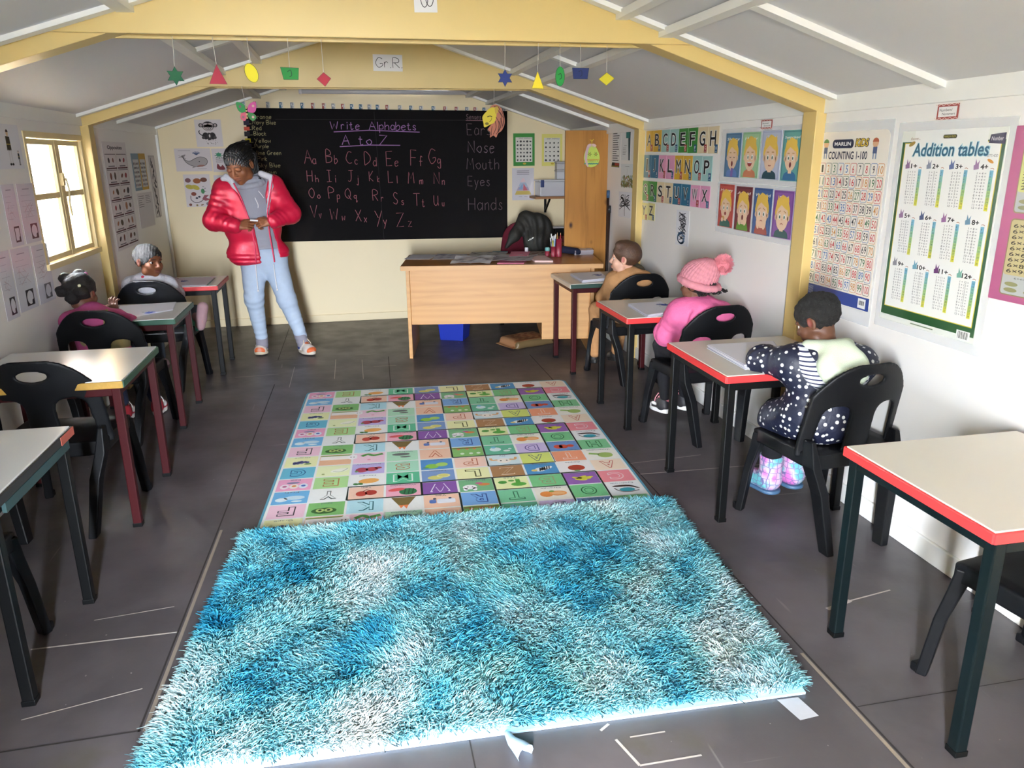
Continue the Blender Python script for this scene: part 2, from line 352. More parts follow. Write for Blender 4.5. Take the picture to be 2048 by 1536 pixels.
# pen strokes for handwriting: strokes split by '/', points x,y on a grid 10 high
PEN = {'A': '0,0 4,10 8,0/2,4 7,4', 'B': '0,0 0,10 5,9 5,6 0,5 6,4 6,1 0,0', 'C': '7,9 3,10 0,6 0,3 3,0 7,1', 'D': '0,0 0,10 6,7 6,3 0,0', 'E': '6,10 0,10 0,0 6,0/0,5 5,5',
 'F': '6,10 0,10 0,0/0,5 5,5', 'G': '7,9 3,10 0,6 0,3 3,0 7,2 7,4 4,4', 'H': '0,10 0,0/7,10 7,0/0,5 7,5', 'I': '0,10 6,10/3,10 3,0/0,0 6,0', 'J': '1,10 7,10/4,10 4,2 2,0 0,1',
 'K': '0,10 0,0/6,10 0,4 6,0', 'L': '0,10 0,0 6,0', 'M': '0,0 1,10 4,4 7,10 8,0', 'N': '0,0 0,10 7,0 7,10', 'O': '4,10 0,7 0,3 4,0 7,3 7,7 4,10', 'P': '0,0 0,10 6,9 6,6 0,5',
 'Q': '4,10 0,7 0,3 4,0 7,3 7,7 4,10/4,3 8,-1', 'R': '0,0 0,10 6,9 6,6 0,5/2,5 7,0', 'S': '6,9 3,10 1,8 3,5 6,3 4,0 0,1', 'T': '0,10 8,10/4,10 4,0', 'U': '0,10 0,3 3,0 6,3 6,10/6,3 7,0',
 'V': '0,10 4,0 8,10', 'W': '0,10 2,0 5,7 8,0 10,10', 'X': '0,10 7,0/7,10 0,0', 'Y': '0,10 4,5/8,10 2,-2', 'Z': '0,10 8,10 0,0 8,0',
 'a': '5,5 2,6 0,3 2,0 5,2/5,6 5,0', 'b': '0,10 0,0 4,1 5,3 3,6 0,4', 'c': '5,5 2,6 0,3 2,0 5,1', 'd': '5,5 2,6 0,3 2,0 5,2/5,10 5,0', 'e': '0,3 5,4 3,6 0,4 1,0 5,1', 'f': '5,9 3,10 2,8 2,0/0,5 5,5',
 'g': '5,5 2,6 0,3 2,1 5,3/5,6 5,-3 2,-4 0,-2', 'h': '0,10 0,0/0,4 3,6 5,4 5,0', 'i': '1,6 1,0/1,8 1,9', 'j': '3,6 3,-3 1,-4 0,-3/3,8 3,9', 'k': '0,9 0,0/4,6 0,3 4,0', 'l': '1,10 1,0',
 'm': '0,6 0,0/0,4 2,6 3,4 3,0/3,4 5,6 6,4 6,0', 'n': '0,6 0,0/0,4 3,6 4,4 4,0', 'o': '3,6 0,4 0,2 3,0 5,2 5,4 3,6', 'p': '0,6 0,-4/0,5 3,6 5,4 4,1 0,1', 'q': '5,5 2,6 0,4 2,1 5,3/5,6 5,-4 7,-2',
 'r': '0,6 0,0/0,4 2,6 4,5', 's': '4,5 2,6 1,4 4,2 3,0 0,1', 't': '2,9 2,1 4,0 5,1/0,6 4,6', 'u': '0,6 0,2 2,0 4,2/4,6 4,0', 'v': '0,6 2,0 4,6', 'w': '0,6 1,0 3,4 5,0 6,6', 'x': '0,6 5,0/5,6 0,0',
 'y': '0,6 2,1/5,6 1,-4', 'z': '0,6 5,6 0,0 6,0', '.': '0,0 1,0', '-': '0,4 5,4', '_': '0,1 6,1', '(': '3,10 0,6 0,3 3,0', '/': '0,0 5,10', '&': '6,0 1,8 3,10 5,8 0,3 3,0 6,4'}
def pen(sh, st, x, y, h, w, col, lay=1, jit=0.25, ls=1.0, seed=0, xs=1.0):
    """handwriting of capital height h starting at x,y"""
    r = random.Random(seed+len(st)); k = h/10.0
    for ch in st:
        if ch == ' ': x += 4*k*ls*xs; continue
        g = PEN.get(ch)
        if g is None: continue
        mxx = 0
        for stq in g.split('/'):
            p = [tuple(float(q) for q in a.split(',')) for a in stq.split()]; mxx = max(mxx, max(a[0] for a in p))
            p = [(x+(a+r.uniform(-jit, jit))*k*xs, y+(b+r.uniform(-jit, jit))*k) for a, b in p]
            sh.line(smooth_line(p, 4) if ch not in 'AEFHIKLMNTVWXYZvwxz-_' else p, w, col, lay)
        x += (mxx+2.2)*k*ls*xs
    return x
# ------------------------------------------------------------------ room materials
M_wall = mat('white_painted_board', 'f1eeea', 0.42, 0.02, 3, 0.05, 30)
M_white = mat('white_trim', 'f2f1ec', 0.45, 0.02)
M_ceil = mat('white_ceiling_board', 'dcdbdd', 0.6, 0.02, 2)
M_yel = mat('cream_yellow_wall', 'ead9b2', 0.5, 0.03, 4, 0.04, 20)
M_frame = mat('yellow_frame_paint', 'd9be7c', 0.42, 0.04, 6, 0.05, 25)
def floor_mat():
    m, N, L, b = _nodes('dark_vinyl_floor')
    tc = N.new('ShaderNodeTexCoord'); sp = N.new('ShaderNodeSeparateXYZ'); L.new(tc.outputs['Object'], sp.inputs[0])
    def noise(sc, det=5, rough=0.55, stretch=None):
        n = N.new('ShaderNodeTexNoise'); n.inputs['Scale'].default_value = sc; n.inputs['Detail'].default_value = det; n.inputs['Roughness'].default_value = rough
        if stretch:
            mp = N.new('ShaderNodeMapping'); mp.inputs['Scale'].default_value = stretch[:3]
            if len(stretch) > 3: mp.inputs['Rotation'].default_value = (0, 0, stretch[3])
            L.new(tc.outputs['Object'], mp.inputs[0]); L.new(mp.outputs[0], n.inputs['Vector'])
        else: L.new(tc.outputs['Object'], n.inputs['Vector'])
        return n.outputs['Fac']
    def ramp(x, a, c):
        r = N.new('ShaderNodeMapRange'); r.inputs[1].default_value = a; r.inputs[2].default_value = c; r.interpolation_type = 'SMOOTHSTEP'; L.new(x, r.inputs[0]); return r.outputs[0]
    def mixc(f, A, B):
        x = N.new('ShaderNodeMix'); x.data_type = 'RGBA'
        for i, s in ((6, A), (7, B)):
            if isinstance(s, tuple): x.inputs[i].default_value = s+(1,)
            else: L.new(s, x.inputs[i])
        if isinstance(f, float): x.inputs[0].default_value = f
        else: L.new(f, x.inputs[0])
        return x.outputs[2]
    def math_(op, a, c):
        x = N.new('ShaderNodeMath'); x.operation = op
        for i, s in ((0, a), (1, c)):
            if isinstance(s, (int, float)): x.inputs[i].default_value = s
            else: L.new(s, x.inputs[i])
        return x.outputs[0]
    c = mixc(ramp(noise(2.2), 0.35, 0.65), lin('4a4547'), lin('5b5557'))
    c = mixc(ramp(noise(1.0, 6, 0.6, (2, 2, 1)), 0.58, 0.72), c, lin('514c45'))
    # chalky scuffs, drawn marks and grit
    sc1 = math_('MULTIPLY', ramp(noise(1.0, 3, 0.5, (1.2, 26, 1, 0.12)), 0.66, 0.74), ramp(noise(1.6, 3), 0.5, 0.62))
    c = mixc(math_('MULTIPLY', sc1, 0.35), c, lin('a39c98'))
    sc2 = math_('MULTIPLY', ramp(noise(1.0, 2, 0.5, (30, 2.0, 1, 0.5)), 0.69, 0.75), ramp(noise(2.1, 3), 0.52, 0.6))
    c = mixc(math_('MULTIPLY', sc2, 0.3), c, lin('9d9692'))
    grit = math_('MULTIPLY', ramp(noise(38, 2), 0.74, 0.78), ramp(noise(3.1, 2), 0.45, 0.6))
    c = mixc(math_('MULTIPLY', grit, 0.7), c, lin('c9c0b8'))
    b_rough = ramp(noise(5.0), 0.2, 0.9)
    L.new(c, b.inputs['Base Color'])
    rr = N.new('ShaderNodeMapRange'); rr.inputs[3].default_value = 0.36; rr.inputs[4].default_value = 0.56; L.new(b_rough, rr.inputs[0]); L.new(rr.outputs[0], b.inputs['Roughness'])
    bp = N.new('ShaderNodeBump'); bp.inputs['Strength'].default_value = 0.12; bp.inputs['Distance'].default_value = 0.01; L.new(noise(9.0), bp.inputs['Height']); L.new(bp.outputs[0], b.inputs['Normal'])
    return m
M_floor = floor_mat()
M_seam = mat('dark_seam', '2b2624', 0.8)
M_seam2 = mat('dusty_seam_edge', '85796c', 0.8)
M_chalkmark = mat('chalk_mark', 'b3aaa2', 0.9, 0.25, 40)
def struct(mb, name, m, bevel=0.0):
    o = mb.build(name, m, None, bevel); o['kind'] = 'structure'; return o
# ------------------------------------------------------------------ floor
struct(MB().b2((XL-0.1, YF-0.1, -0.06), (XR+0.1, YB+0.1, 0)), 'floor', M_floor)
sm = MB()
def seam(a, b, w=0.006, mi=0):
    d = Vector((b[0]-a[0], b[1]-a[1], 0)); q = Vector((-d.y, d.x, 0)).normalized()*w/2
    sm.add([(a[0]-q.x, a[1]-q.y, 0.0012), (b[0]-q.x, b[1]-q.y, 0.0012), (b[0]+q.x, b[1]+q.y, 0.0012), (a[0]+q.x, a[1]+q.y, 0.0012)], [(0, 1, 2, 3)], mi)
seam((-0.665, 1.90), (-0.64, 3.2)); seam((-0.64, 3.2), (-0.605, 5.3)); seam((-0.65, 1.9), (-0.628, 3.1), 0.012, 1)
seam((1.31, 0.9), (1.302, 1.86)); seam((1.302, 1.86), (1.30, 5.7)); seam((1.298, 0.9), (1.29, 1.83), 0.012, 1)
seam((0.216, 0.9), (0.216, 1.72), 0.004); seam((0.18, 5.05), (0.205, 5.9), 0.005); seam((-0.64, 5.98), (-0.64, 7.2), 0.004)
seam((-1.6, 1.885), (-0.66, 1.905), 0.005); seam((-0.66, 5.98), (-0.45, 5.99), 0.004); seam((1.31, 1.577), (2.05, 1.58), 0.003)
for a, b, w in (((-1.1, 2.368), (-0.655, 2.367), 0.007), ((1.51, 2.03), (1.62, 2.06), 0.016), ((1.62, 2.06), (1.8, 2.09), 0.006), ((1.3, 3.27), (1.95, 3.25), 0.006), ((1.3, 3.41), (1.7, 3.44), 0.004),
                ((0.60, 1.60), (0.63, 1.50), 0.008), ((0.63, 1.50), (0.80, 1.50), 0.006), ((0.57, 1.64), (0.6, 1.66), 0.008), ((0.64, 1.60), (0.74, 1.60), 0.005),
                ((-0.2, 5.35), (-0.2, 5.9), 0.005), ((0.0, 5.3), (0.0, 5.85), 0.004), ((-0.5, 5.2), (-0.5, 5.75), 0.004), ((-0.9, 5.55), (-0.6, 5.57), 0.005), ((0.08, 5.62), (0.25, 5.62), 0.005), ((-1.0, 2.02), (-0.7, 2.09), 0.004), ((-0.95, 2.5), (-0.7, 2.53), 0.004)):
    seam(a, b, w, 2)
struct(sm, 'floor_seam_lines', [M_seam, M_seam2, M_chalkmark])
# ------------------------------------------------------------------ walls with their openings
def wall_x(name, x0, x1, ys, ye, z1, holes, m):
    mb = MB(); y = ys
    for a, b, z0, zt in sorted(holes):
        mb.b2((x0, y, 0), (x1, a, z1)); mb.b2((x0, a, 0), (x1, b, z0)); mb.b2((x0, a, zt), (x1, b, z1)); y = b
    mb.b2((x0, y, 0), (x1, ye, z1)); return struct(mb, name, m)
wall_x('wall_left', XL-0.09, XL, YF-0.1, YB+0.1, ZEL+0.06, [w[1:] for w in WIN], M_wall)
wall_x('wall_right', XR, XR+0.09, YF-0.1, YB+0.1, ZER+0.06, [], M_wall)
gab = [(XL-0.05, 0), (XR+0.05, 0), (XR+0.05, ZER+0.05), (XC, ZA+0.05), (XL-0.05, ZEL+0.05)]
struct(MB().prism(gab, YB, YB+0.09, axis='y'), 'wall_back', M_yel)
mb = MB()
mb.b2((XL-0.05, YF-0.09, 0), (FILL_DOOR[0], YF, 1.82)); mb.b2((FILL_DOOR[1], YF-0.09, 0), (XR+0.05, YF, 1.82)); mb.b2((FILL_DOOR[0], YF-0.09, FILL_DOOR[3]), (FILL_DOOR[1], YF, 1.82))
mb.prism([(XL-0.05, 1.76), (XR+0.05, 1.76), (XC, ZA+0.05)], YF-0.09, YF, axis='y'); struct(mb, 'wall_front', M_yel)
for nm, xe, ze in (('ceiling', XR, ZER), ('ceiling.001', XL, ZEL)):
    s = (ze-ZA)/(xe-XC); e = xe+(0.1 if xe > 0 else -0.1); zz = ZA+s*(e-XC)
    struct(MB().prism([(XC, ZA), (e, zz), (e, zz+0.05), (XC, ZA+0.05)][::1 if xe > 0 else -1], YF-0.1, YB+0.1, axis='y'), 'ceiling' if xe > 0 else 'ceiling_slope', M_ceil)
def zc(x): return ZA+((ZER-ZA)/(XR-XC))*(x-XC) if x > XC else ZA+((ZEL-ZA)/(XL-XC))*(x-XC)
# trims: eave boards, baseboards, corner strips
struct(MB().b2((XR-0.016, YF, 1.672), (XR, YB, ZER+0.012)), 'trim_1', M_white, 0.003)
struct(MB().b2((XL, YF, 1.705), (XL+0.016, YB, ZEL+0.01)), 'trim_2', M_white, 0.003)
struct(MB().b2((XR-0.014, YF, 0), (XR, YB, 0.085)), 'baseboard_right', M_white, 0.004)
struct(MB().b2((XL, YF, 0), (XL+0.014, YB, 0.085)), 'baseboard_left', M_white, 0.004)
struct(MB().b2((XL, YB-0.014, 0), (XR, YB, 0.07)), 'baseboard_back', M_yel, 0.004)
struct(MB().b2((XL, YB-0.035, 0.07), (XL+0.02, YB, 1.76)), 'trim_3', M_white, 0.003)
mb = MB()
for Y in (3.16, 3.38, 5.345, 5.55, 7.35):
    w = 0.055
    mb.bar((XC, Y, ZA-0.008), (XR, Y, ZER-0.008), w, 0.02); mb.bar((XC, Y, ZA-0.008), (XL, Y, ZEL-0.008), w, 0.02)
struct(mb, 'trim_4', M_white)
mb = MB()
for x0, x1 in ((1.085, 1.135), (1.270, 1.330), (-0.545, -0.495), (-0.775, -0.715)):      # purlins
    xm = (x0+x1)/2
    for a, b in ((YF, 1.0), (1.13, 3.2), (3.34, 5.38), (5.52, YB)): mb.bar((xm, a, zc(xm)-0.014), (xm, b, zc(xm)-0.014), x1-x0, 0.03)
for Y in (2.10, 4.42, 6.2):
    mb.bar((1.13, Y, zc(1.13)-0.010), (1.275, Y, zc(1.275)-0.010), 0.05, 0.022); mb.bar((-0.545, Y, zc(-0.545)-0.010), (-0.72, Y, zc(-0.72)-0.010), 0.05, 0.022)
for Y in (2.52, 6.2):
    mb.bar((1.325, Y, zc(1.325)-0.010), (XR, Y, ZER-0.010), 0.05, 0.024); mb.bar((-0.77, Y, zc(-0.77)-0.010), (XL, Y, ZEL-0.010), 0.05, 0.024)
struct(mb, 'trim_5', M_white)
# yellow portal frames: post - rafter - gusset - rafter - post
def portal_frame(y0, y1, tri, n):
    mb = MB(); dep = 0.07; ym = (y0+y1)/2; w = y1-y0
    for xe, ze in ((XR, ZER), (XL, ZEL)):
        mb.bar((XC, ym, ZA-dep/2), (xe, ym, ze-dep/2), w, dep)
        s = 1 if xe > 0 else -1
        mb.b2((xe, y0+.0015, 0), (xe-s*0.05, y1-.0015, ze-0.012)); mb.b2((xe, y0+0.03, 0), (xe-s*0.028, y1+0.035, ze-0.066))
    zb = 1.937; xr = XC+(ZA-zb)/((ZA-ZER)/(XR-XC)); xl = XC-(ZA-zb)/((ZA-ZEL)/(XC-XL))
    g = [(xl+0.04, zb), (xr-0.04, zb), (XC, ZA-0.006)]
    mb.prism(g, y0-tri, y0, axis='y'); mb.prism(g, y1, y1+tri, axis='y')
    struct(mb, 'trim_%d' % n, M_frame, 0.003)
portal_frame(3.215, 3.325, 0.018, 6); portal_frame(5.405, 5.505, 0.018, 7); portal_frame(1.02, 1.12, 0.018, 8)
# ------------------------------------------------------------------ windows
M_wood_y = mat('yellow_window_frame', 'ecd7a2', 0.45, 0.06, 8)
M_bar = mat('wooden_burglar_bar', 'e2bfa0', 0.6, 0.1)
m, N, L, b = _nodes('window_glass'); b.inputs['Base Color'].default_value = (1, 1, 1, 1); b.inputs['Roughness'].default_value = 0.0; b.inputs['Transmission Weight'].default_value = 1.0; b.inputs['IOR'].default_value = 1.01
M_glass = m
def window(n, a, b, z0, z1, part='window_frame'):
    x0, x1 = XL-0.085, XL-0.03; t = 0.04; ym = (a+b)/2+0.03
    f = MB()
    f.b2((x0-0.004, a-0.002, z0), (XL+0.004, a+0.03, z1)); f.b2((x0-0.004, b-0.03, z0), (XL+0.004, b+0.002, z1)); f.b2((x0-0.006, a-0.004, z0-0.004), (XL+0.018, b+0.004, z0+0.028)); f.b2((x0-0.006, a-0.004, z1-0.028), (XL+0.006, b+0.004, z1+0.004))
    o = f.build('window_%d' % n, M_wood_y, None, 0.003); o['kind'] = 'structure'
    zm = z0+(z1-z0)*0.53
    for y0, y1 in ((a+0.03, ym-0.02), (ym+0.02, b-0.03)):
        f = MB(); xa, xb = XL-0.05, XL-0.015
        f.b2((xa, y0, z0+0.03), (xb, y0+0.03, z1-0.03)); f.b2((xa, y1-0.03, z0+0.03), (xb, y1, z1-0.03)); f.b2((xa+.0015, y0+.001, z0+0.031), (xb+.0015, y1-.001, z0+0.06)); f.b2((xa+.0015, y0+.001, z1-0.06), (xb+.0015, y1-.001, z1-0.031)); f.b2((xa+.002, y0+.001, zm-0.016), (xb-.002, y1-.001, zm+0.016))
        s = f.build('sash', M_wood_y, o, 0.002)
        MB().b2((XL-0.034, y0+0.03, z0+0.06), (XL-0.031, y1-0.03, z1-0.06)).build('pane', M_glass, s)
    MB().b2((XL-0.05, ym-0.022, z0+0.03), (XL-0.012, ym+0.022, z1-0.03)).build('mullion', M_wood_y, o, 0.002)
    k = MB(); zz = (z0+z1)/2-0.05
    k.tube([(XL-0.005, ym, zz+0.16), (XL+0.012, ym, zz+0.16), (XL+0.016, ym+0.01, zz+0.10), (XL+0.012, ym, zz+0.02), (XL+0.018, ym-0.012, zz-0.05)], 0.006, 6); k.b2((XL-0.012, ym-0.016, zz+0.12), (XL+0.002, ym+0.016, zz+0.19)); k.build('window_stay', M_wood_y, o)
    for i in range(5):
        y = a+0.10+(b-a-0.20)*i/4; MB().b2((XL-0.125, y-0.011, z0-0.02), (XL-0.100, y+0.011, z1+0.02)).build('burglar_bar', M_bar, o, 0.003)
    return o
for i, w in enumerate(WIN): window(i+1, *w[1:])
f = MB()
f.b2((FILL_DOOR[0]-0.05, YF-0.1, 0), (FILL_DOOR[0], YF+0.01, FILL_DOOR[3]+0.05)); f.b2((FILL_DOOR[1], YF-0.1, 0), (FILL_DOOR[1]+0.05, YF+0.01, FILL_DOOR[3]+0.05)); f.b2((FILL_DOOR[0], YF-0.1, FILL_DOOR[3]), (FILL_DOOR[1], YF+0.01, FILL_DOOR[3]+0.05))
o = f.build('fill_door_1', M_wood_y, None, 0.003); o['kind'] = 'structure'  # frame of the added fill doorway, out of view
MB().b2((FILL_DOOR[0]-0.045, YF+0.02, 0.02), (FILL_DOOR[0]-0.005, YF+0.62, FILL_DOOR[3])).build('fill_door_leaf', M_wood_y, o, 0.004)
# ------------------------------------------------------------------ outside the windows: ground, fence, bushes
M_ground = mat('dark_soil_ground', '4a463c', 0.9, 0.1, 3)
o = MB().b2((-14, -14, -0.32), (14, 20, -0.22)).build('ground', M_ground); o['kind'] = 'structure'
o = MB().b2((-9, 3.3, -0.2199), (XL-0.12, 10, -0.20)).build('bounce_slab', mat('pale_bounce_slab', 'd6cebf', 0.9, 0.06, 3)); o['kind'] = 'structure'  # pale slab added outside to bounce daylight up through the window
M_fence = mat('pale_timber_fence', 'd8cdbb', 0.8, 0.1, 5); M_leaf = mat('hedge_leaf', '6f8f3f', 0.6, 0.3, 20)
fe = empty('timber_fence', (-4.4, 5.5, -0.20), 0, 'pale timber fence of horizontal rails seen through the window', 'fence')
for i in range(7): MB().b2((-0.03, -5, 0.1+i*0.19), (0.0, 6, 0.26+i*0.19)).build('fence_rail', M_fence, fe)
for i in range(7): MB().b2((0.0, -4.9+i*1.8, 0), (0.08, -4.82+i*1.8, 1.5)).build('fence_post', M_fence, fe)
bushes = (('leafy green bush seen through the left half of the window', -5.9, 6.3, 1.75), ('green bush beyond the fence outside the right half of the window', -6.0, 9.6, 1.6))
for lab, x, y, h in bushes:
    bu = empty('bush', (x, y, -0.22), 0, lab, 'bush', 'bushes beyond the fence'); fo = MB(); r = random.Random(3)
    for i in range(1500):
        t = r.uniform(0, 6.28); q = r.random()**0.5*0.9; z = 0.5+r.random()*h*(1-0.4*q); a = r.uniform(0, 6.28); s = r.uniform(0.04, 0.09)
        c = Vector((q*math.cos(t), q*math.sin(t), z)); u = Vector((math.cos(a), math.sin(a), r.uniform(-.6, .6)))*s; w = Vector((-math.sin(a), math.cos(a), r.uniform(-.6, .6)))*s*0.45
        fo.add([c-u, c-w, c+u, c+w], [(0, 1, 2, 3)])
    of = fo.build('foliage', M_leaf, bu); of['kind'] = 'stuff'
    MB().tube([(0, 0, 0), (0.03, 0, 0.5), (0, 0.05, 1.2)], [0.06, 0.05, 0.03]).build('trunk', M_bar, bu)
# ------------------------------------------------------------------ school tables
M_lam = mat('cream_laminate', 'dcd6c9', 0.28, 0.03, 5)
M_lamw = mat('white_laminate', 'e6e7e6', 0.25, 0.02, 5)
M_red = mat('red_edge_paint', 'd8383a', 0.4, 0.05, 20); M_salmon = mat('worn_red_edge_paint', 'b55a4c', 0.5, 0.15, 30)
M_green = mat('green_edge_paint', '2c5443', 0.45, 0.1, 20); M_dgreen = mat('dark_green_edge_paint', '27423a', 0.45, 0.1, 20); M_gold = mat('gold_edge_paint', 'b08a3c', 0.5, 0.2, 60, 0.2, 90)
M_blk = mat('black_metal_paint', '08090a', 0.42, 0.08, 10, 0, 60, 0.2); M_teal = mat('dark_teal_metal_paint', '091214', 0.4, 0.15, 6, 0, 60, 0.2); M_mar = mat('maroon_metal_paint', '3a0f13', 0.4, 0.08, 10, 0, 60, 0.22)
M_blk2 = mat('black_edge_paint', '2a2b2d', 0.5, 0.1, 20); M_bluegr = mat('blue_green_smeared_paint', '2c484a', 0.5, 0.5, 5)
ZT = 0.652
def table(label, x0, x1, y0, y1, top, frame, ed, edfront, inner):
    """inner = the x side facing the aisle; ed = edge colour of that side, edfront = edge colour of the side facing the camera"""
    xm, ym = (x0+x1)/2, (y0+y1)/2; w, d = x1-x0, y1-y0
    t = empty('school_table', (xm, ym, 0), 0, label, 'table', 'school tables along the walls')
    MB().b2((-w/2+0.004, -d/2+0.004, ZT-0.03), (w/2-0.004, d/2-0.004, ZT)).build('tabletop', top, t, 0.002)
    s = 1 if inner == 'R' else -1
    e = MB(); e.b2((s*(w/2-0.004), -d/2, ZT-0.032), (s*(w/2+0.004), d/2, ZT-0.003)); e.build('edge_band', ed, t, 0.003)
    e = MB(); e.b2((-w/2, -d/2-0.004, ZT-0.032), (w/2, -d/2+0.004, ZT-0.003)); e.build('edge_band', edfront, t, 0.003)
    e = MB(); e.b2((-s*(w/2-0.004), -d/2, ZT-0.032), (-s*(w/2+0.002), d/2, ZT-0.003)); e.b2((-w/2, d/2-0.004, ZT-0.032), (w/2, d/2+0.004, ZT-0.003)); e.build('edge_band', ed, t, 0.003)
    q = 0.034; lx, ly = w/2-0.028-q/2+0.012, d/2-0.02-q/2+0.012
    fr = MB()
    for sy in (-1, 1): fr.b2((-lx, sy*ly-0.015, ZT-0.066), (lx, sy*ly+0.015, ZT-0.032))
    for sx in (-1, 1): fr.b2((sx*lx-0.015, -ly, ZT-0.066), (sx*lx+0.015, ly, ZT-0.032))
    fr.build('frame', frame, t, 0.003)
    for sx in (-1, 1):
        for sy in (-1, 1):
            l = MB().b2((sx*lx-q/2, sy*ly-q/2, 0), (sx*lx+q/2, sy*ly+q/2, ZT-0.033)).build('leg', frame, t, 0.004)
            MB().b2((sx*lx-q/2-0.002, sy*ly-q/2-0.002, 0), (sx*lx+q/2+0.002, sy*ly+q/2+0.002, 0.018)).build('foot_cap', M_blk, l, 0.002)
    return t
TR = [(1.418, 2.03, 1.345, 1.92), (1.423, 2.03, 2.70, 3.30), (1.428, 2.03, 3.87, 4.42), (1.446, 2.03, 5.06, 5.60)]
TL = [(-1.585, -0.968, 2.07, 2.655), (-1.585, -0.95, 3.20, 3.80), (-1.585, -1.01, 4.47, 5.01), (-1.585, -0.96, 5.63, 6.13)]
table('empty cream table with red edges and dark teal legs below the pink multiplication poster', *TR[0], M_lam, M_teal, M_red, M_red, 'L')
table('cream table with red edges and black legs where the child in polka dots works', *TR[1], M_lam, M_blk, M_red, M_red, 'L')
table('cream red-edged table with black legs in front of the girl in the pink hat', *TR[2], M_lam, M_blk, M_red, M_red, 'L')
table('cream table with dark green front edge and maroon legs beside the teacher\'s desk', *TR[3], M_lam, M_mar, M_lam, M_dgreen, 'L')
tA = table('white-topped table with black edge and black legs at the lower left corner of the photo', *TL[0], M_lamw, M_blk, M_blk2, M_blk2, 'R')
table('white table with green side edge, gold front edge and maroon legs, nothing on it', *TL[1], M_lamw, M_mar, M_green, M_gold, 'R')
table('white table with green edges and maroon legs where the girl with braided puffs sits', *TL[2], M_lamw, M_mar, M_green, M_green, 'R')
table('white table with salmon red edge and black legs under the boy looking back', *TL[3], M_lamw, M_blk, M_salmon, M_red, 'R')
w, d = TL[0][1]-TL[0][0], TL[0][3]-TL[0][2]
MB().b2((w/2+0.0035, d/2-0.115, ZT-0.032), (w/2+0.0055, d/2+0.002, ZT-0.004)).build('edge_patch', M_salmon, tA, 0.0008)
MB().b2((w/2-0.012, -d/2+0.05, ZT-0.0655), (w/2-0.0005, d/2-0.04, ZT-0.036)).build('painted_rail_face', M_bluegr, tA, 0.0008)
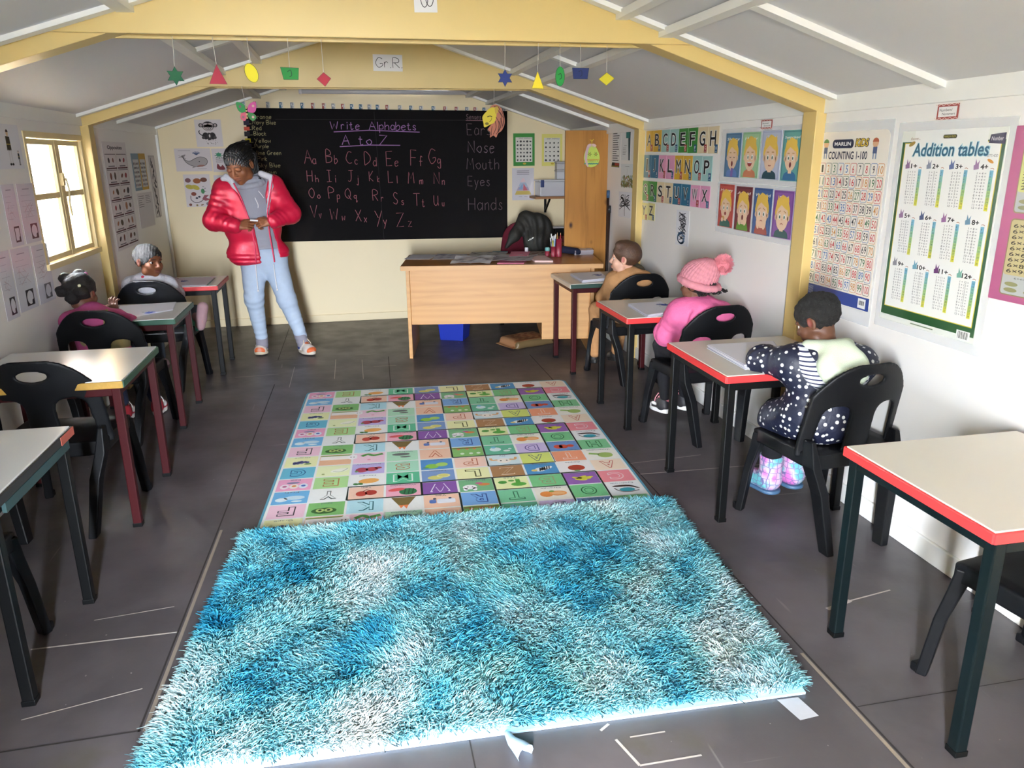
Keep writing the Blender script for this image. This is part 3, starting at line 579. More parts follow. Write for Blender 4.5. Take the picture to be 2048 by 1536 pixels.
# ------------------------------------------------------------------ black plastic chairs
M_chair = mat('black_plastic', '0a0b0e', 0.5, 0.05, 30, 0.04, 220, 0.22)
def make_chair(label):
    c = empty('plastic_chair', (0, 0, 0), 0, label, 'chair', 'black plastic school chairs')
    h = 0.0065; zs = 0.405
    # backrest: curved shell with a handle slot and two arches
    def by(x, z): return -0.160-0.062*np.maximum(0, z-zs)/0.35+1.15*x*x
    def hw(z): t = np.clip((z-zs)/0.35, 0, 1); return 0.228-0.012*t-0.012*t*t
    def shell(X, Y, Z):
        zt = zs+0.354-0.105*(np.maximum(0, np.abs(X)-0.035)/0.165)**2.3
        q = np.minimum(hw(Z)-np.abs(X), zt-Z)
        return np.maximum(np.maximum(np.abs(Y-by(X, Z))-0.0075, -q*0.85), zs-0.03-Z)
    pr = [fn(shell, (-0.24, -0.25, zs-0.03), (0.24, -0.03, zs+0.365))]
    for sx in (-1, 1):
        def arch(X, Y, Z, sx=sx):
            t = np.clip((Z-zs)/0.2, 0, 1); cx = sx*(0.120-0.012*t); w = 0.062-0.010*t
            return np.maximum(np.abs(X-cx)-w, 0)+np.minimum(0, np.abs(X-cx)-w) if False else np.sqrt(np.maximum(np.abs(X-cx)-w+0.04, 0)**2+np.maximum(Z-(zs+0.185)+0.04, 0)**2)-0.04
        pr.append(fn(arch, (sx*0.115-0.09, -0.3, zs+0.02), (sx*0.115+0.09, 0.05, zs+0.21), 0.005, 's'))
    pr.append(fn(lambda X, Y, Z: (np.sqrt((X/0.056)**2+((Z-zs-0.288)/0.0215)**2)-1)*0.0215, (-0.07, -0.3, zs+0.25), (0.07, 0.0, zs+0.33), 0.005, 's'))
    soft('backrest', pr, 0.0055, M_chair, c, it=2)
    # seat with a rolled skirt
    def seatf(X, Y, Z):
        w = 0.213-0.10*np.maximum(0, -Y-0.12)-0.12*np.maximum(0, Y-0.14); d = 0.185+0.010*(1-(X/0.2)**2)
        q = np.minimum(w-np.abs(X), np.minimum(d-Y+0.005, Y+0.185)); zt = zs-0.014*np.clip(1-(X/0.17)**2, 0, 1)*np.clip(1-(Y/0.2)**2, 0, 1)-1.3*np.maximum(0, Y-0.13)**1.7-0.0*q
        top = np.maximum(Z-zt, zt-0.014-Z); skirt = np.maximum(np.maximum(Z-zt, zt-0.062-Z), q-0.014)
        return np.maximum(np.minimum(top, skirt), -q*0.9)
    soft('seat', [fn(seatf, (-0.23, -0.2, zs-0.09), (0.23, 0.22, zs+0.02))], 0.0055, M_chair, c, it=2)
    # flared channel legs: front pair splays out, rear pair grows from the side of the back
    for sx in (-1, 1):
        f = MB()
        def ring(p, w, t, ang):
            ca, sa = math.cos(ang), math.sin(ang); return [(p[0]+a*ca-b*sa, p[1]+a*sa+b*ca, p[2]) for a, b in ((-w, -t), (w, -t), (w, t), (-w, t))]
        def leg(pts):
            vs = []; fs = []
            for p, w, t, a in pts: vs += ring(p, w, t, a)
            for i in range(len(pts)-1):
                for k in range(4): fs.append((i*4+k, i*4+(k+1) % 4, i*4+4+(k+1) % 4, i*4+4+k))
            fs += [(3, 2, 1, 0), tuple(range(len(vs)-4, len(vs)))]; return MB().add(vs, fs)
        a0 = sx*0.5
        leg([((sx*0.180, 0.165, zs-0.02), 0.036, 0.024, -a0), ((sx*0.190, 0.182, zs-0.10), 0.026, 0.02, -a0), ((sx*0.202, 0.205, 0.2), 0.02, 0.017, -a0), ((sx*0.214, 0.228, 0.0), 0.018, 0.016, -a0)][::-1]).build('leg', M_chair, c, 0.005)
        leg([((sx*0.200, -0.145, zs+0.05), 0.010, 0.026, 0), ((sx*0.194, -0.165, zs-0.05), 0.020, 0.034, 0), ((sx*0.165, -0.19, 0.25), 0.020, 0.032, 0), ((sx*0.13, -0.225, 0.0), 0.017, 0.026, 0)][::-1]).build('leg', M_chair, c, 0.005)
        q = MB(); q.b2((sx*0.214-0.02, 0.224, 0), (sx*0.214+0.02, 0.256, 0.03)); q.build('foot_pad', M_chair, c, 0.006)
    return c
chair0 = make_chair('black plastic chair under the child in the polka dot coat')
CH = [((1.83, 2.61), 7, None), ((1.835, 3.795), 7, 'black plastic chair under the girl in the pink bobble hat'), ((1.84, 4.945), 5, 'black plastic chair under the boy in tan, by the teacher\'s desk'),
      ((1.83, 1.47), 7, 'black plastic chair tucked under the nearest red-edged table, no one on it'), ((-1.26, 3.385), -2, 'empty black plastic chair pulled up to the gold-edged white table'),
      ((-1.345, 4.46), -3, 'black plastic chair under the girl with braided puffs and pink top'), ((-1.32, 5.47), -3, 'black plastic chair under the boy who looks back, by the window'),
      ((-1.31, 2.24), -2, 'black plastic chair pushed under the lower left corner table, mostly out of view')]
for (xy, a, lab) in CH:
    c = chair0 if lab is None else copy_tree(chair0)
    c.location = (xy[0], xy[1], 0); c.rotation_euler = (0, 0, R_(a))
    if lab: c['label'] = lab
# ------------------------------------------------------------------ teacher's desk
def wood(name, c1, c2, dark, rot=(0, 0, 0), sc=(1, 1, 1), ring=5.0, rough=0.42, knots=0.0):
    m, N, L, b = _nodes(name); tc = N.new('ShaderNodeTexCoord'); mp = N.new('ShaderNodeMapping'); mp.inputs['Rotation'].default_value = rot; mp.inputs['Scale'].default_value = sc; L.new(tc.outputs['Object'], mp.inputs[0])
    n = N.new('ShaderNodeTexNoise'); n.inputs['Scale'].default_value = 3.0; n.inputs['Detail'].default_value = 6; n.inputs['Distortion'].default_value = 0.6; L.new(mp.outputs[0], n.inputs['Vector'])
    w = N.new('ShaderNodeTexWave'); w.inputs['Scale'].default_value = ring; w.inputs['Distortion'].default_value = 5.0; w.inputs['Detail'].default_value = 4; w.inputs['Detail Scale'].default_value = 1.4; w.bands_direction = 'Z'; L.new(mp.outputs[0], w.inputs['Vector'])
    def mx(f, A, B):
        x = N.new('ShaderNodeMix'); x.data_type = 'RGBA'
        for i, s in ((6, A), (7, B)):
            if isinstance(s, tuple): x.inputs[i].default_value = s+(1,)
            else: L.new(s, x.inputs[i])
        L.new(f, x.inputs[0]); return x.outputs[2]
    c = mx(w.outputs['Fac'], lin(c1), lin(c2)); mr = N.new('ShaderNodeMapRange'); mr.inputs[1].default_value = 0.52; mr.inputs[2].default_value = 0.72; mr.inputs[4].default_value = 0.55; L.new(n.outputs['Fac'], mr.inputs[0]); c = mx(mr.outputs[0], c, lin(dark))
    if knots:
        v = N.new('ShaderNodeTexVoronoi'); v.inputs['Scale'].default_value = 4.6; v.inputs['Randomness'].default_value = 1.0; mq = N.new('ShaderNodeMapping'); mq.inputs['Scale'].default_value = (1, 0.3, 0.62); L.new(tc.outputs['Object'], mq.inputs[0]); L.new(mq.outputs[0], v.inputs['Vector'])
        r1 = N.new('ShaderNodeMapRange'); r1.inputs[1].default_value = 0.10; r1.inputs[2].default_value = 0.03; L.new(v.outputs['Distance'], r1.inputs[0]); c = mx(r1.outputs[0], c, lin('3a1d10'))
    L.new(c, b.inputs['Base Color']); b.inputs['Roughness'].default_value = rough; MATS[name] = m; return m
M_oak = wood('oak_veneer', 'ca985c', 'c49156', 'b07e45', (0, 0, 0), (0.55, 0.55, 7.0), 0.9, 0.45)
M_oak_top = wood('oak_desk_top', 'b98348', 'a9743c', '986634', (1.57, 0, 0), (0.5, 0.5, 5.0), 1.6, 0.3)
M_pine = wood('knotty_pine', 'b9813a', 'ab7431', '8a571f', (0, 0, 0), (9, 9, 0.7), 0.6, 0.45, 1.0)
M_pine_b = wood('pine_shelf_board', 'a8764a', '94643a', '80542e', (0, 0, 0), (1, 6, 6), 2.0, 0.5)
dk = empty('office_desk', (0.325, 5.775, 0), R_(-9.5), 'large oak veneer desk with a modesty panel in front of the blackboard', 'desk')
DW, DD, DZ = 1.53, 0.70, 0.722
MB().b2((0, 0, DZ-0.036), (DW, DD, DZ)).build('desktop', M_oak_top, dk, 0.004)
MB().b2((0.002, -0.0015, DZ-0.035), (DW-0.002, 0.0, DZ-0.001)).build('edge_trim', M_oak, dk)
MB().b2((0.035, 0.03, 0), (0.062, DD-0.03, DZ-0.036)).build('side_panel', M_oak, dk, 0.002)
MB().b2((DW-0.09, 0.03, 0), (DW-0.063, DD-0.03, DZ-0.036)).build('side_panel', M_oak, dk, 0.002)
MB().b2((0.062, 0.06, 0.262), (DW-0.09, 0.078, DZ-0.036)).build('modesty_panel', M_oak, dk, 0.001)
pd = MB().b2((DW-0.46, 0.10, 0.12), (DW-0.09, DD-0.04, DZ-0.036)).build('drawer_pedestal', M_oak, dk, 0.002)
for i in range(3): MB().b2((DW-0.455, DD-0.04, 0.14+i*0.18), (DW-0.1, DD-0.022, 0.30+i*0.18)).build('drawer_front', M_oak, pd, 0.002)
def dpt(u, v, z=0.0): return dk.matrix_basis @ Vector((u, v, DZ+z))
bpy.context.view_layer.update()
# ------------------------------------------------------------------ alphabet play mat
M_mat = printmat('printed_foam_mat', 0.6, 0.0, 0.08, 30)
MWD, MHD, NC, NR = 1.745, 2.06, 10, 14
MTH = 0.008
def pale(c, k=.22): return '%02x%02x%02x' % tuple(int(int(c[i:i+2], 16)*(1-k)+250*k) for i in (0, 2, 4))
def alphabet_mat():
    s = Sheet(MWD, MHD, '5e9fb5', MTH, 0.05); s.dz = 0.0004
    e = 0.012; s.rrect(e, e, MWD-2*e, MHD-2*e, 0.045, 'eef0ee', 1)
    cw, rh = (MWD-0.036)/NC, (MHD-0.036)/NR
    L = lambda bg, ch, c, b='': ('L', bg, ch, c)
    P = lambda bg, kind, word='': ('P', bg, kind, word)
    cells = {  # rows of the repeating pattern, from near to far
     0: [P('eef0a8', 'grape', 'Grape'), P('e9ab7c', 'rabbit2'), P('f0c4d8', 'cater', ''), P('9fdcb4', 'smoke', 'Volcano'), L('f3bd9c', 'V', 'c0562e'), P('68b04a', 'flowers', ''), P('3fae84', 'horse', ''), L('c9b4e8', 'D', '4a3a90'), P('4a7cc4', 'tomato', 'Tomato'), L('62c07a', 'H', '2c6a3a')],
     1: [L('f2bfd4', 'F', '3a3438'), P('62b04e', 'owl', 'Owl'), L('a9deec', 'K', '1f6a74'), P('eef0ee', 'volcano'), P('f3bd9c', 'van', 'Van'), L('5a9ae0', 'R', '1e3f90'), L('5cc08a', 'T', '2a7050'), P('eeeadc', 'orange', 'Orange'), L('56bc72', 'O', '206038'), P('eef0f2', 'eye', 'Eyebrow')],
     2: [P('4fa6de', 'fish', 'Fish'), L('eef0ee', 'Y', '3a443c'), P('f3c0a4', 'cherry', 'Yam'), P('ef9cb4', 'wmelon', 'Watermelon'), L('6a2c92', 'W', 'f0eef4'), P('58a868', 'rabbit', 'Rabbit'), P('e9f0a4', 'tree', 'Tree'), L('58bc6c', 'B', 'a09a78'), P('7a3ca0', 'banana', 'Banana'), L('ea7280', 'C', 'f4d8dc')],
     3: [P('ec92bc', 'eggs', 'Egg'), L('9cd67c', 'E', 'b07848'), P('eef0ee', 'mango', 'Mango'), L('38b47c', 'M', 'e8f6ee'), P('5c84c4', 'lemon', 'Lemon'), L('f0f0a8', 'L', '5a5c30'), L('96602c', 'Z', 'e8d8c4'), P('1f7cc0', 'zebra', 'Zebra'), P('f2eeee', 'apple', 'Apple'), L('f4dcc0', 'A', 'c85a50')],
     4: [L('44b0d0', 'G', '1c5c90'), P('e8f2b4', 'moon', ''), P('b0a2e0', 'rasp', 'Raspberry'), L('98dcb8', 'S', 'b86a3e'), P('2c7cc8', 'pear', 'Pear'), L('f4c8b4', 'P', 'c06a4a'), P('cfe8ee', 'ox', 'Ox'), L('d4e45c', 'A', '5a6a70'), L('f0885a', 'T', 'f8dccc'), P('f2efe2', 'melon', 'Watermelon')]}
    def pic(k, x, y, w, h):
        O = lambda a, b, rx, ry, c, l=3, rot=0.0: s.oval(x+a*w, y+b*h, rx*w, ry*h, c, l, rot, 14)
        if k == 'grape':
            for a, b in ((.3, .5), (.42, .55), (.52, .45), (.62, .55), (.4, .4), (.5, .6), (.3, .38), (.7, .5)): O(a, b, .07, .12, '6a6fa0')
            O(.72, .3, .12, .1, '7a9a58')
        elif k == 'owl':
            O(.45, .42, .36, .28, '3f6a34'); [O(a, .46, .12, .17, 'b6c878', 4) for a in (.34, .58)]; [O(a, .46, .05, .08, '2c3c28', 5) for a in (.34, .58)]
        elif k == 'volcano': s.poly([(x+.14*w, y+h), (x+.36*w, y+.35*h), (x+.64*w, y+.35*h), (x+.86*w, y+h)], '7c6a3c', 3); s.poly([(x+.36*w, y+.36*h), (x+.42*w, y+.1*h), (x+.5*w, y+.3*h), (x+.58*w, y+.05*h), (x+.64*w, y+.36*h)], 'ee8a54', 4)
        elif k == 'smoke': O(.45, .78, .3, .16, '6c706e'); O(.6, .45, .18, .1, '6c706e')
        elif k == 'van': s.rrect(x+.36*w, y+.35*h, .54*w, .42*h, .01, 'e8eaf4', 3); s.rrect(x+.14*w, y+.38*h, .2*w, .34*h, .01, '5c7cc0', 3); O(.3, .8, .05, .08, '444c64', 4); O(.75, .8, .05, .08, '444c64', 4)
        elif k == 'flowers':
            for a in (.2, .5, .75): O(a, .8, .06, .09, 'e88a5c'); O(a+.1, .3, .07, .1, 'e4f0dc')
            s.rect(x, y+.85*h, w, .12*h, '8a7a44', 3)
        elif k == 'horse': O(.35, .55, .2, .22, 'dff0f4'); O(.3, .78, .09, .12, '7cc4e0', 4); O(.72, .35, .12, .1, 'e8f4f0'); O(.85, .55, .06, .08, 'e8f4f0')
        elif k == 'tomato': [O(a, .5, .16, .26, 'd4503c') for a in (.32, .5)]; O(.75, .55, .13, .18, 'd4503c')
        elif k == 'orange': O(.3, .5, .2, .28, 'e8924a'); O(.66, .52, .26, .24, 'eca05c', 4); O(.66, .52, .2, .17, 'f2bc84', 5); O(.48, .74, .08, .07, '6a9a4a', 5)
        elif k == 'eye': s.poly(smooth_line([(x+.15*w, y+.78*h), (x+.3*w, y+.88*h), (x+.7*w, y+.85*h), (x+.95*w, y+.5*h), (x+.88*w, y+.5*h), (x+.66*w, y+.7*h), (x+.3*w, y+.72*h)], 4, True), '3a2420', 3); O(.55, .42, .24, .2, '38a4b4', 3); s.line(smooth_line([(x+.18*w, y+.6*h), (x+.3*w, y+.3*h), (x+.6*w, y+.18*h), (x+.9*w, y+.3*h)], 5), .006, '4a4448', 4)
        elif k == 'fish': O(.62, .55, .3, .2, 'cfe6f2'); O(.25, .4, .18, .2, 'e6f2f6'); O(.7, .2, .16, .08, 'e8f4f8')
        elif k == 'cherry': O(.36, .5, .17, .26, 'c2483a'); O(.64, .56, .18, .26, 'b23c30'); s.line([(x+.4*w, y+.7*h), (x+.5*w, y+.88*h), (x+.62*w, y+.78*h)], .006, '6a3a2a', 4)
        elif k == 'wmelon': O(.64, .42, .27, .34, '2f7a4c'); O(.3, .66, .26, .16, 'e05c60', 4, .2); [s.line([(x+a*w, y+.16*h), (x+(a+.05)*w, y+.7*h)], .006, '1c4a30', 4) for a in (.52, .64, .76)]
        elif k == 'rabbit': O(.3, .42, .22, .24, 'f4f0f2'); O(.16, .2, .07, .16, 'f4f0f2'); O(.44, .2, .07, .16, 'f4f0f2'); [O(a, .44, .02, .04, '443c40', 4) for a in (.24, .38)]; O(.75, .62, .18, .14, 'e08a52'); O(.6, .78, .12, .1, 'c46a9a')
        elif k == 'tree': O(.7, .4, .24, .2, '5cac48'); s.rect(x+.63*w, y+.55*h, .14*w, .38*h, '5cac48', 4); O(.22, .68, .14, .16, '4c9a40'); O(.5, .8, .1, .1, '6aae50')
        elif k == 'banana': [O(.5+a, .5+b, .2, .1, 'd8d448', 3+i % 2, .25*(i-2)) for i, (a, b) in enumerate(((-.12, .1), (-.05, -.08), (.1, .02), (.18, .1), (0., .16)))]
        elif k == 'eggs': [(O(a, .42, .14, .26, c), O(a, .44, .07, .1, d, 4)) for a, c, d in ((.22, 'f2e2ea', 'c06a94'), (.5, 'f4e8e0', 'd88a4a'), (.78, 'e6eaf4', '4a70b8'))]; O(.45, .8, .2, .1, '8a88a8')
        elif k == 'mango': O(.55, .5, .32, .27, 'f0b060', 3, .12); [O(a, .2, .09, .1, '3f7a3c', 4, -.5) for a in (.16, .3)]
        elif k == 'lemon': O(.4, .36, .24, .22, 'dcd678'); O(.66, .54, .22, .22, 'ece8a4', 4); O(.66, .54, .16, .15, 'dcd67c', 5)
        elif k == 'zebra': O(.45, .5, .2, .22, 'f0f0f0', 3, .4); O(.65, .62, .24, .16, 'f0f0f0', 3, .5); O(.25, .42, .1, .12, 'e8d080', 4); [s.line([(x+(.42+.08*i)*w, y+(.3+.05*i)*h), (x+(.46+.08*i)*w, y+(.66+.05*i)*h)], .006, '202020', 5) for i in range(5)]
        elif k == 'apple': O(.52, .44, .28, .33, 'b2432e'); O(.5, .1, .1, .07, '6aa05c', 4)
        elif k == 'moon': O(.7, .5, .3, .18, 'f6f8e8', 3, .3); s.line(smooth_line([(x+.5*w, y+.4*h), (x+.75*w, y+.35*h), (x+.95*w, y+.65*h)], 4), .004, '9ab08c', 4); O(.2, .2, .05, .06, 'a8b46c')
        elif k == 'rasp': O(.3, .45, .2, .28, 'b2465c'); O(.62, .5, .2, .24, 'b84a58'); O(.82, .62, .12, .12, 'b84a58'); O(.14, .3, .06, .1, '7aa06c', 4)
        elif k == 'pear': O(.34, .36, .22, .28, '92cc50'); O(.66, .52, .2, .24, 'b0d870', 4); O(.14, .2, .1, .06, '5a9c3c', 4)
        elif k == 'ox': O(.5, .5, .24, .3, 'f4efe6'); [s.line(smooth_line([(x+.5*w+q*.2*w, y+.62*h), (x+.5*w+q*.38*w, y+.6*h), (x+.5*w+q*.42*w, y+.86*h)], 4), .014, 'e0b078', 4) for q in (-1, 1)]; [O(.5+q*.1, .5, .03, .06, '3c3432', 4) for q in (-1, 1)]
        elif k == 'melon': O(.62, .42, .26, .32, 'a8c46c'); s.line(smooth_line([(x+.1*w, y+.7*h), (x+.3*w, y+.6*h), (x+.42*w, y+.55*h)], 4), .02, '9cc468', 3)
        elif k == 'rabbit2': s.rect(x, y+.5*h, 1.2*w, .4*h, 'f4efec', 3); O(1.05, .68, .16, .26, 'f6f2f4', 4); [O(a, .66, .02, .04, '443c40', 5) for a in (1.0, 1.1)]; s.rect(x, y+.88*h, w, .08*h, '7c9a4c', 4)
        elif k == 'cater': s.line(smooth_line([(x+.25*w, y+.7*h), (x+.45*w, y+.88*h), (x+.65*w, y+.74*h), (x+.95*w, y+.86*h)], 5), .022, '5c9c4c', 3); O(.5, .3, .06, .07, 'e8a0bc')
    for r in range(NR):
        for c in range(NC):
            q = cells[r % 5][c]; x, y = 0.018+c*cw, 0.018+r*rh; g = 0.0052
            s.rect(x+g, y+g, cw-2*g, rh-2*g, pale(q[1]), 2)
            if q[0] == 'L':
                hh, ww = rh*0.62, cw*(0.44 if q[2] not in 'WM' else 0.56)
                s.text(q[2], x+cw/2, y+rh/2, hh, ww, q[3], 3, 0.055 if q[2] not in 'MWNZ' else 0.02, 0, True); s.text(q[2], x+cw/2, y+rh/2, hh*0.87, ww*0.86, pale(q[1]), 4, 0.012, 0, True)
            else:
                pic(q[2], x+0.008, y+0.008, cw-0.016, rh-0.036 if q[3] else rh-0.016)
                if q[3]: s.text(q[3], x+cw*0.5, y+rh-0.018, 0.016, min(cw*0.72, 0.016*len(q[3])), '6e7a80', 4, 0, 0, True)
    bl = '1c2a22'
    X = lambda c: 0.018+c*cw
    Y = lambda r: 0.018+r*rh
    for p in (0, 5, 10):
        def ln(pts, t=0.010): s.line([(X(a), Y(min(b+p, NR))) for a, b in pts], t, bl, 5)
        if p+2 < NR: ln([(2, 2), (2, 3), (4, 3), (10-1, 3)]); ln([(2, 2), (5, 2)]); ln([(4, 2), (4, 3)]); ln([(6, 3), (6, 0), (7, 0)], 0.009); ln([(5, 2), (5, 0)], 0.009); ln([(6, 2), (8, 2)], 0.008); ln([(8, 3), (8, 0), (9, 0), (9, 3)], 0.009)
        ln([(5, 0), (6, 0)], 0.008)
        if p: ln([(6, -1), (6, 0), (8, 0), (8, -1), (6, -1)], 0.009)
    return s.build('alphabet_play_mat', M_mat)
am = alphabet_mat()
tag(am, 'colourful foam play mat printed with upside-down letters and fruit, blue edge, on the floor', 'play mat')
am.location = (-0.487, 2.972, 0.0016); am.rotation_euler = (0, 0, R_(-3.2))
# ------------------------------------------------------------------ shaggy rug
RQ = [np.array(p) for p in ((-0.625, 1.705), (1.195, 1.655), (1.292, 2.905), (-0.515, 2.965))]
def rq(u, v):
    return (RQ[0][None]*((1-u)*(1-v))[:, None]+RQ[1][None]*(u*(1-v))[:, None]+RQ[2][None]*(u*v)[:, None]+RQ[3][None]*((1-u)*v)[:, None])
M_pile = printmat('dyed_plush_yarn', 0.8, 0, 0, 8, 0.2)
_n = M_pile.node_tree; _tr = _n.nodes.new('ShaderNodeBsdfTranslucent'); _ms = _n.nodes.new('ShaderNodeMixShader'); _ms.inputs[0].default_value = 0.5      # thin yarn lets light through
_n.links.new(_n.nodes['Attribute'].outputs['Color'], _tr.inputs['Color']); _n.links.new(_n.nodes['Principled BSDF'].outputs[0], _ms.inputs[1]); _n.links.new(_tr.outputs[0], _ms.inputs[2]); _n.links.new(_ms.outputs[0], _n.nodes['Material Output'].inputs['Surface']); M_back = mat('pale_blue_rug_backing', 'a9cbe4', 0.85, 0.04, 40, 0.1, 200)
rug = empty('shaggy_rug', (0.33, 2.3, 0), 0, 'shaggy blue and white tie-dye rug lying in front of the alphabet mat', 'rug')
def rug_z(P):      # rises where its far edge laps over the mat
    return 0.005+0.0075*np.clip((P[:, 1]-2.86+0.035*P[:, 0])/0.05, 0, 1)
def rug_base():
    n, m = 60, 40; uu, vv = np.meshgrid(np.linspace(0, 1, n), np.linspace(0, 1, m), indexing='ij'); P = rq(uu.ravel(), vv.ravel()); z = rug_z(P)
    T = np.column_stack([P, z+0.004]); B = np.column_stack([P, z-0.004]); k = np.arange(n*m).reshape(n, m)
    q = np.stack([k[:-1, :-1], k[1:, :-1], k[1:, 1:], k[:-1, 1:]], -1).reshape(-1, 4); rim = np.concatenate([k[:, 0], k[-1, 1:], k[::-1, -1][1:], k[0, ::-1][1:-1]]); a, b = rim, np.roll(rim, -1)
    F = np.concatenate([q, q[:, ::-1]+n*m, np.stack([a+n*m, b+n*m, b, a], -1)]); V = np.concatenate([T, B])-np.array([0.33, 2.3, 0])
    return link('backing', fast_mesh('backing', V, F, M_back, False), rug)
rug_base()
def rug_pile(n=76000):
    r = np.random.RandomState(5); u = r.rand(n); v = r.rand(n)**1.0; u[:2600] = np.where(r.rand(2600) < .5, 0.004, 0.996); v[2600:4200] = np.where(r.rand(1600) < .12, 0.012, 0.996)
    v = 0.012+0.986*v
    P = rq(u, v); z = rug_z(P)
    Q = np.column_stack([P, np.zeros(n)])
    ang = 2.2*wob(Q, 9, 1)+1.8*wob(Q, 21, 2)+1.3*wob(Q, 45, 6)+r.normal(0, .5, n)-1.2
    # lean outwards along the borders
    ex = (np.clip((u-0.955)/0.045, 0, 1)-np.clip((0.045-u)/0.045, 0, 1)); ey = np.clip((v-0.95)/0.05, 0, 1)-0.55*np.clip((0.05-v)/0.05, 0, 1)
    D = np.column_stack([np.cos(ang)+1.6*ex, np.sin(ang)+1.6*ey]); D /= np.linalg.norm(D, axis=1)[:, None]
    lean = np.clip(0.72+0.3*wob(Q, 16, 3)+r.normal(0, .14, n), 0.3, 1.1); ln = 0.047*(0.85+0.3*r.rand(n)); ln = ln*np.where((u < .01) | (u > .99), .8, 1)
    S = np.array([0, .33, .66, 1.0]); cv = r.normal(0, .009, (n, 2)); rings = []
    for k, t in enumerate(S):
        xy = P+D*(ln*np.sin(lean)*(t**1.25))[:, None]+cv*(t*t); zz = z+0.003+ln*np.cos(lean)*np.sin(t*1.45)/np.sin(1.45)*(1-0.25*t*lean)
        rad = (0.0020, 0.0022, 0.0020, 0.0009)[k]
        for j in range(3):
            a = 2*math.pi*j/3+ang; rings.append(np.column_stack([xy[:, 0]+rad*np.cos(a), xy[:, 1]+rad*np.sin(a), zz+rad*0.4*math.sin(2*math.pi*j/3)]))
    V = np.stack(rings, 1)-np.array([0.33, 2.3, 0]); base = (np.arange(n)*12)[:, None]; F = []
    for k in range(3):
        for j in range(3): F.append(base+np.array([k*3+j, k*3+(j+1) % 3, k*3+3+(j+1) % 3, k*3+3+j]))
    F = np.concatenate(F)
    # tie-dye patches
    a = 0.30+0.62*wob(Q*np.array([1, .8, 1]), 9, 11)+0.62*wob(Q, 19, 12)+0.42*wob(Q, 42, 13)+r.normal(0, .09, n)
    stops = [(-.6, '24a5d2'), (-.25, '4cc2de'), (.05, '86dcea'), (.35, 'b2e9ee'), (.7, 'dcf3f6'), (1.2, 'f3f8f6')]
    xs = [s[0] for s in stops]; cs = np.array([lin(s[1]) for s in stops]); C = np.column_stack([np.interp(a, xs, cs[:, i]) for i in range(3)])
    g = np.clip((wob(Q, 11, 14)-.25)*3, 0, 1)[:, None]*0.35; C = C*(1-g)+C*g*np.array([.92, .98, .86])
    me = fast_mesh('pile', V.reshape(-1, 3), F, M_pile, True); vcol(me, np.repeat(C, 12, axis=0))
    o = link('pile', me, rug); o['kind'] = 'stuff'; return o
rug_pile()
M_tag = mat('white_label_cloth', 'dcdde2', 0.8, 0.05, 60)
t = MB(); t.add([(0.77, -0.652, 0.004), (0.835, -0.655, 0.004), (0.85, -0.735, 0.003), (0.79, -0.74, 0.003)], [(0, 3, 2, 1), (0, 1, 2, 3)]); o = t.build('care_label', M_tag, rug); o['label'] = 'small white care label at the front edge'
t = MB(); t.tube([(-0.012, -0.625, 0.008), (-0.006, -0.66, 0.012), (0.008, -0.69, 0.016), (0.02, -0.712, 0.014)], [0.008, 0.014, 0.021, 0.026], 10, 0, False); t.build('corner_strap', M_back, rug)
# ------------------------------------------------------------------ things pinned to the walls
M_paper = printmat('printed_paper', 0.7); M_lamin = printmat('laminated_print', 0.35, 0.7, 0.10, 5.0); M_chalkb = printmat('chalk_on_black_board', 0.85, 0, 0, 8, 0.15)
m, N, L, b = _nodes('clear_plastic_sleeve'); b.inputs['Base Color'].default_value = (.95, .96, .97, 1); b.inputs['Roughness'].default_value = 0.12; b.inputs['Alpha'].default_value = 0.30
no = N.new('ShaderNodeTexNoise'); no.inputs['Scale'].default_value = 14; no.inputs['Detail'].default_value = 4; tc = N.new('ShaderNodeTexCoord'); L.new(tc.outputs['Object'], no.inputs['Vector']); bp = N.new('ShaderNodeBump'); bp.inputs['Strength'].default_value = 0.5; bp.inputs['Distance'].default_value = 0.01; L.new(no.outputs['Fac'], bp.inputs['Height']); L.new(bp.outputs[0], b.inputs['Normal'])
M_sleeve = m
def corners(pl, tl, tr, bl):
    f, v = {'R': (PX, XR-0.0025), 'L': (PX, XL+0.0025), 'B': (PY, YB-0.0025)}[pl] if isinstance(pl, str) else (PY, pl)
    return [Vector(f(*q, v)) for q in (tl, tr, bl)]
def hang(pl, tl, tr, bl, name, label, cat, draw, group=None, m=None, lift=0.0, upright=True):
    a, b_, c = corners(pl, tl, tr, bl); w = (b_-a).length; h = (a-c).length
    if upright:
        c = a-Vector((0, 0, h)); r = (b_-a); r.z *= 0.35
    else: r = b_-a
    s = draw(w, h); o = s.build(name, m or M_paper)
    n = {'R': Vector((-1, 0, 0)), 'L': Vector((1, 0, 0)), 'B': Vector((0, -1, 0))}.get(pl, Vector((0, -1, 0))) if isinstance(pl, str) else Vector((0, -1, 0))
    place(o, c+n*lift, r, a-c); return tag(o, label, cat, group)
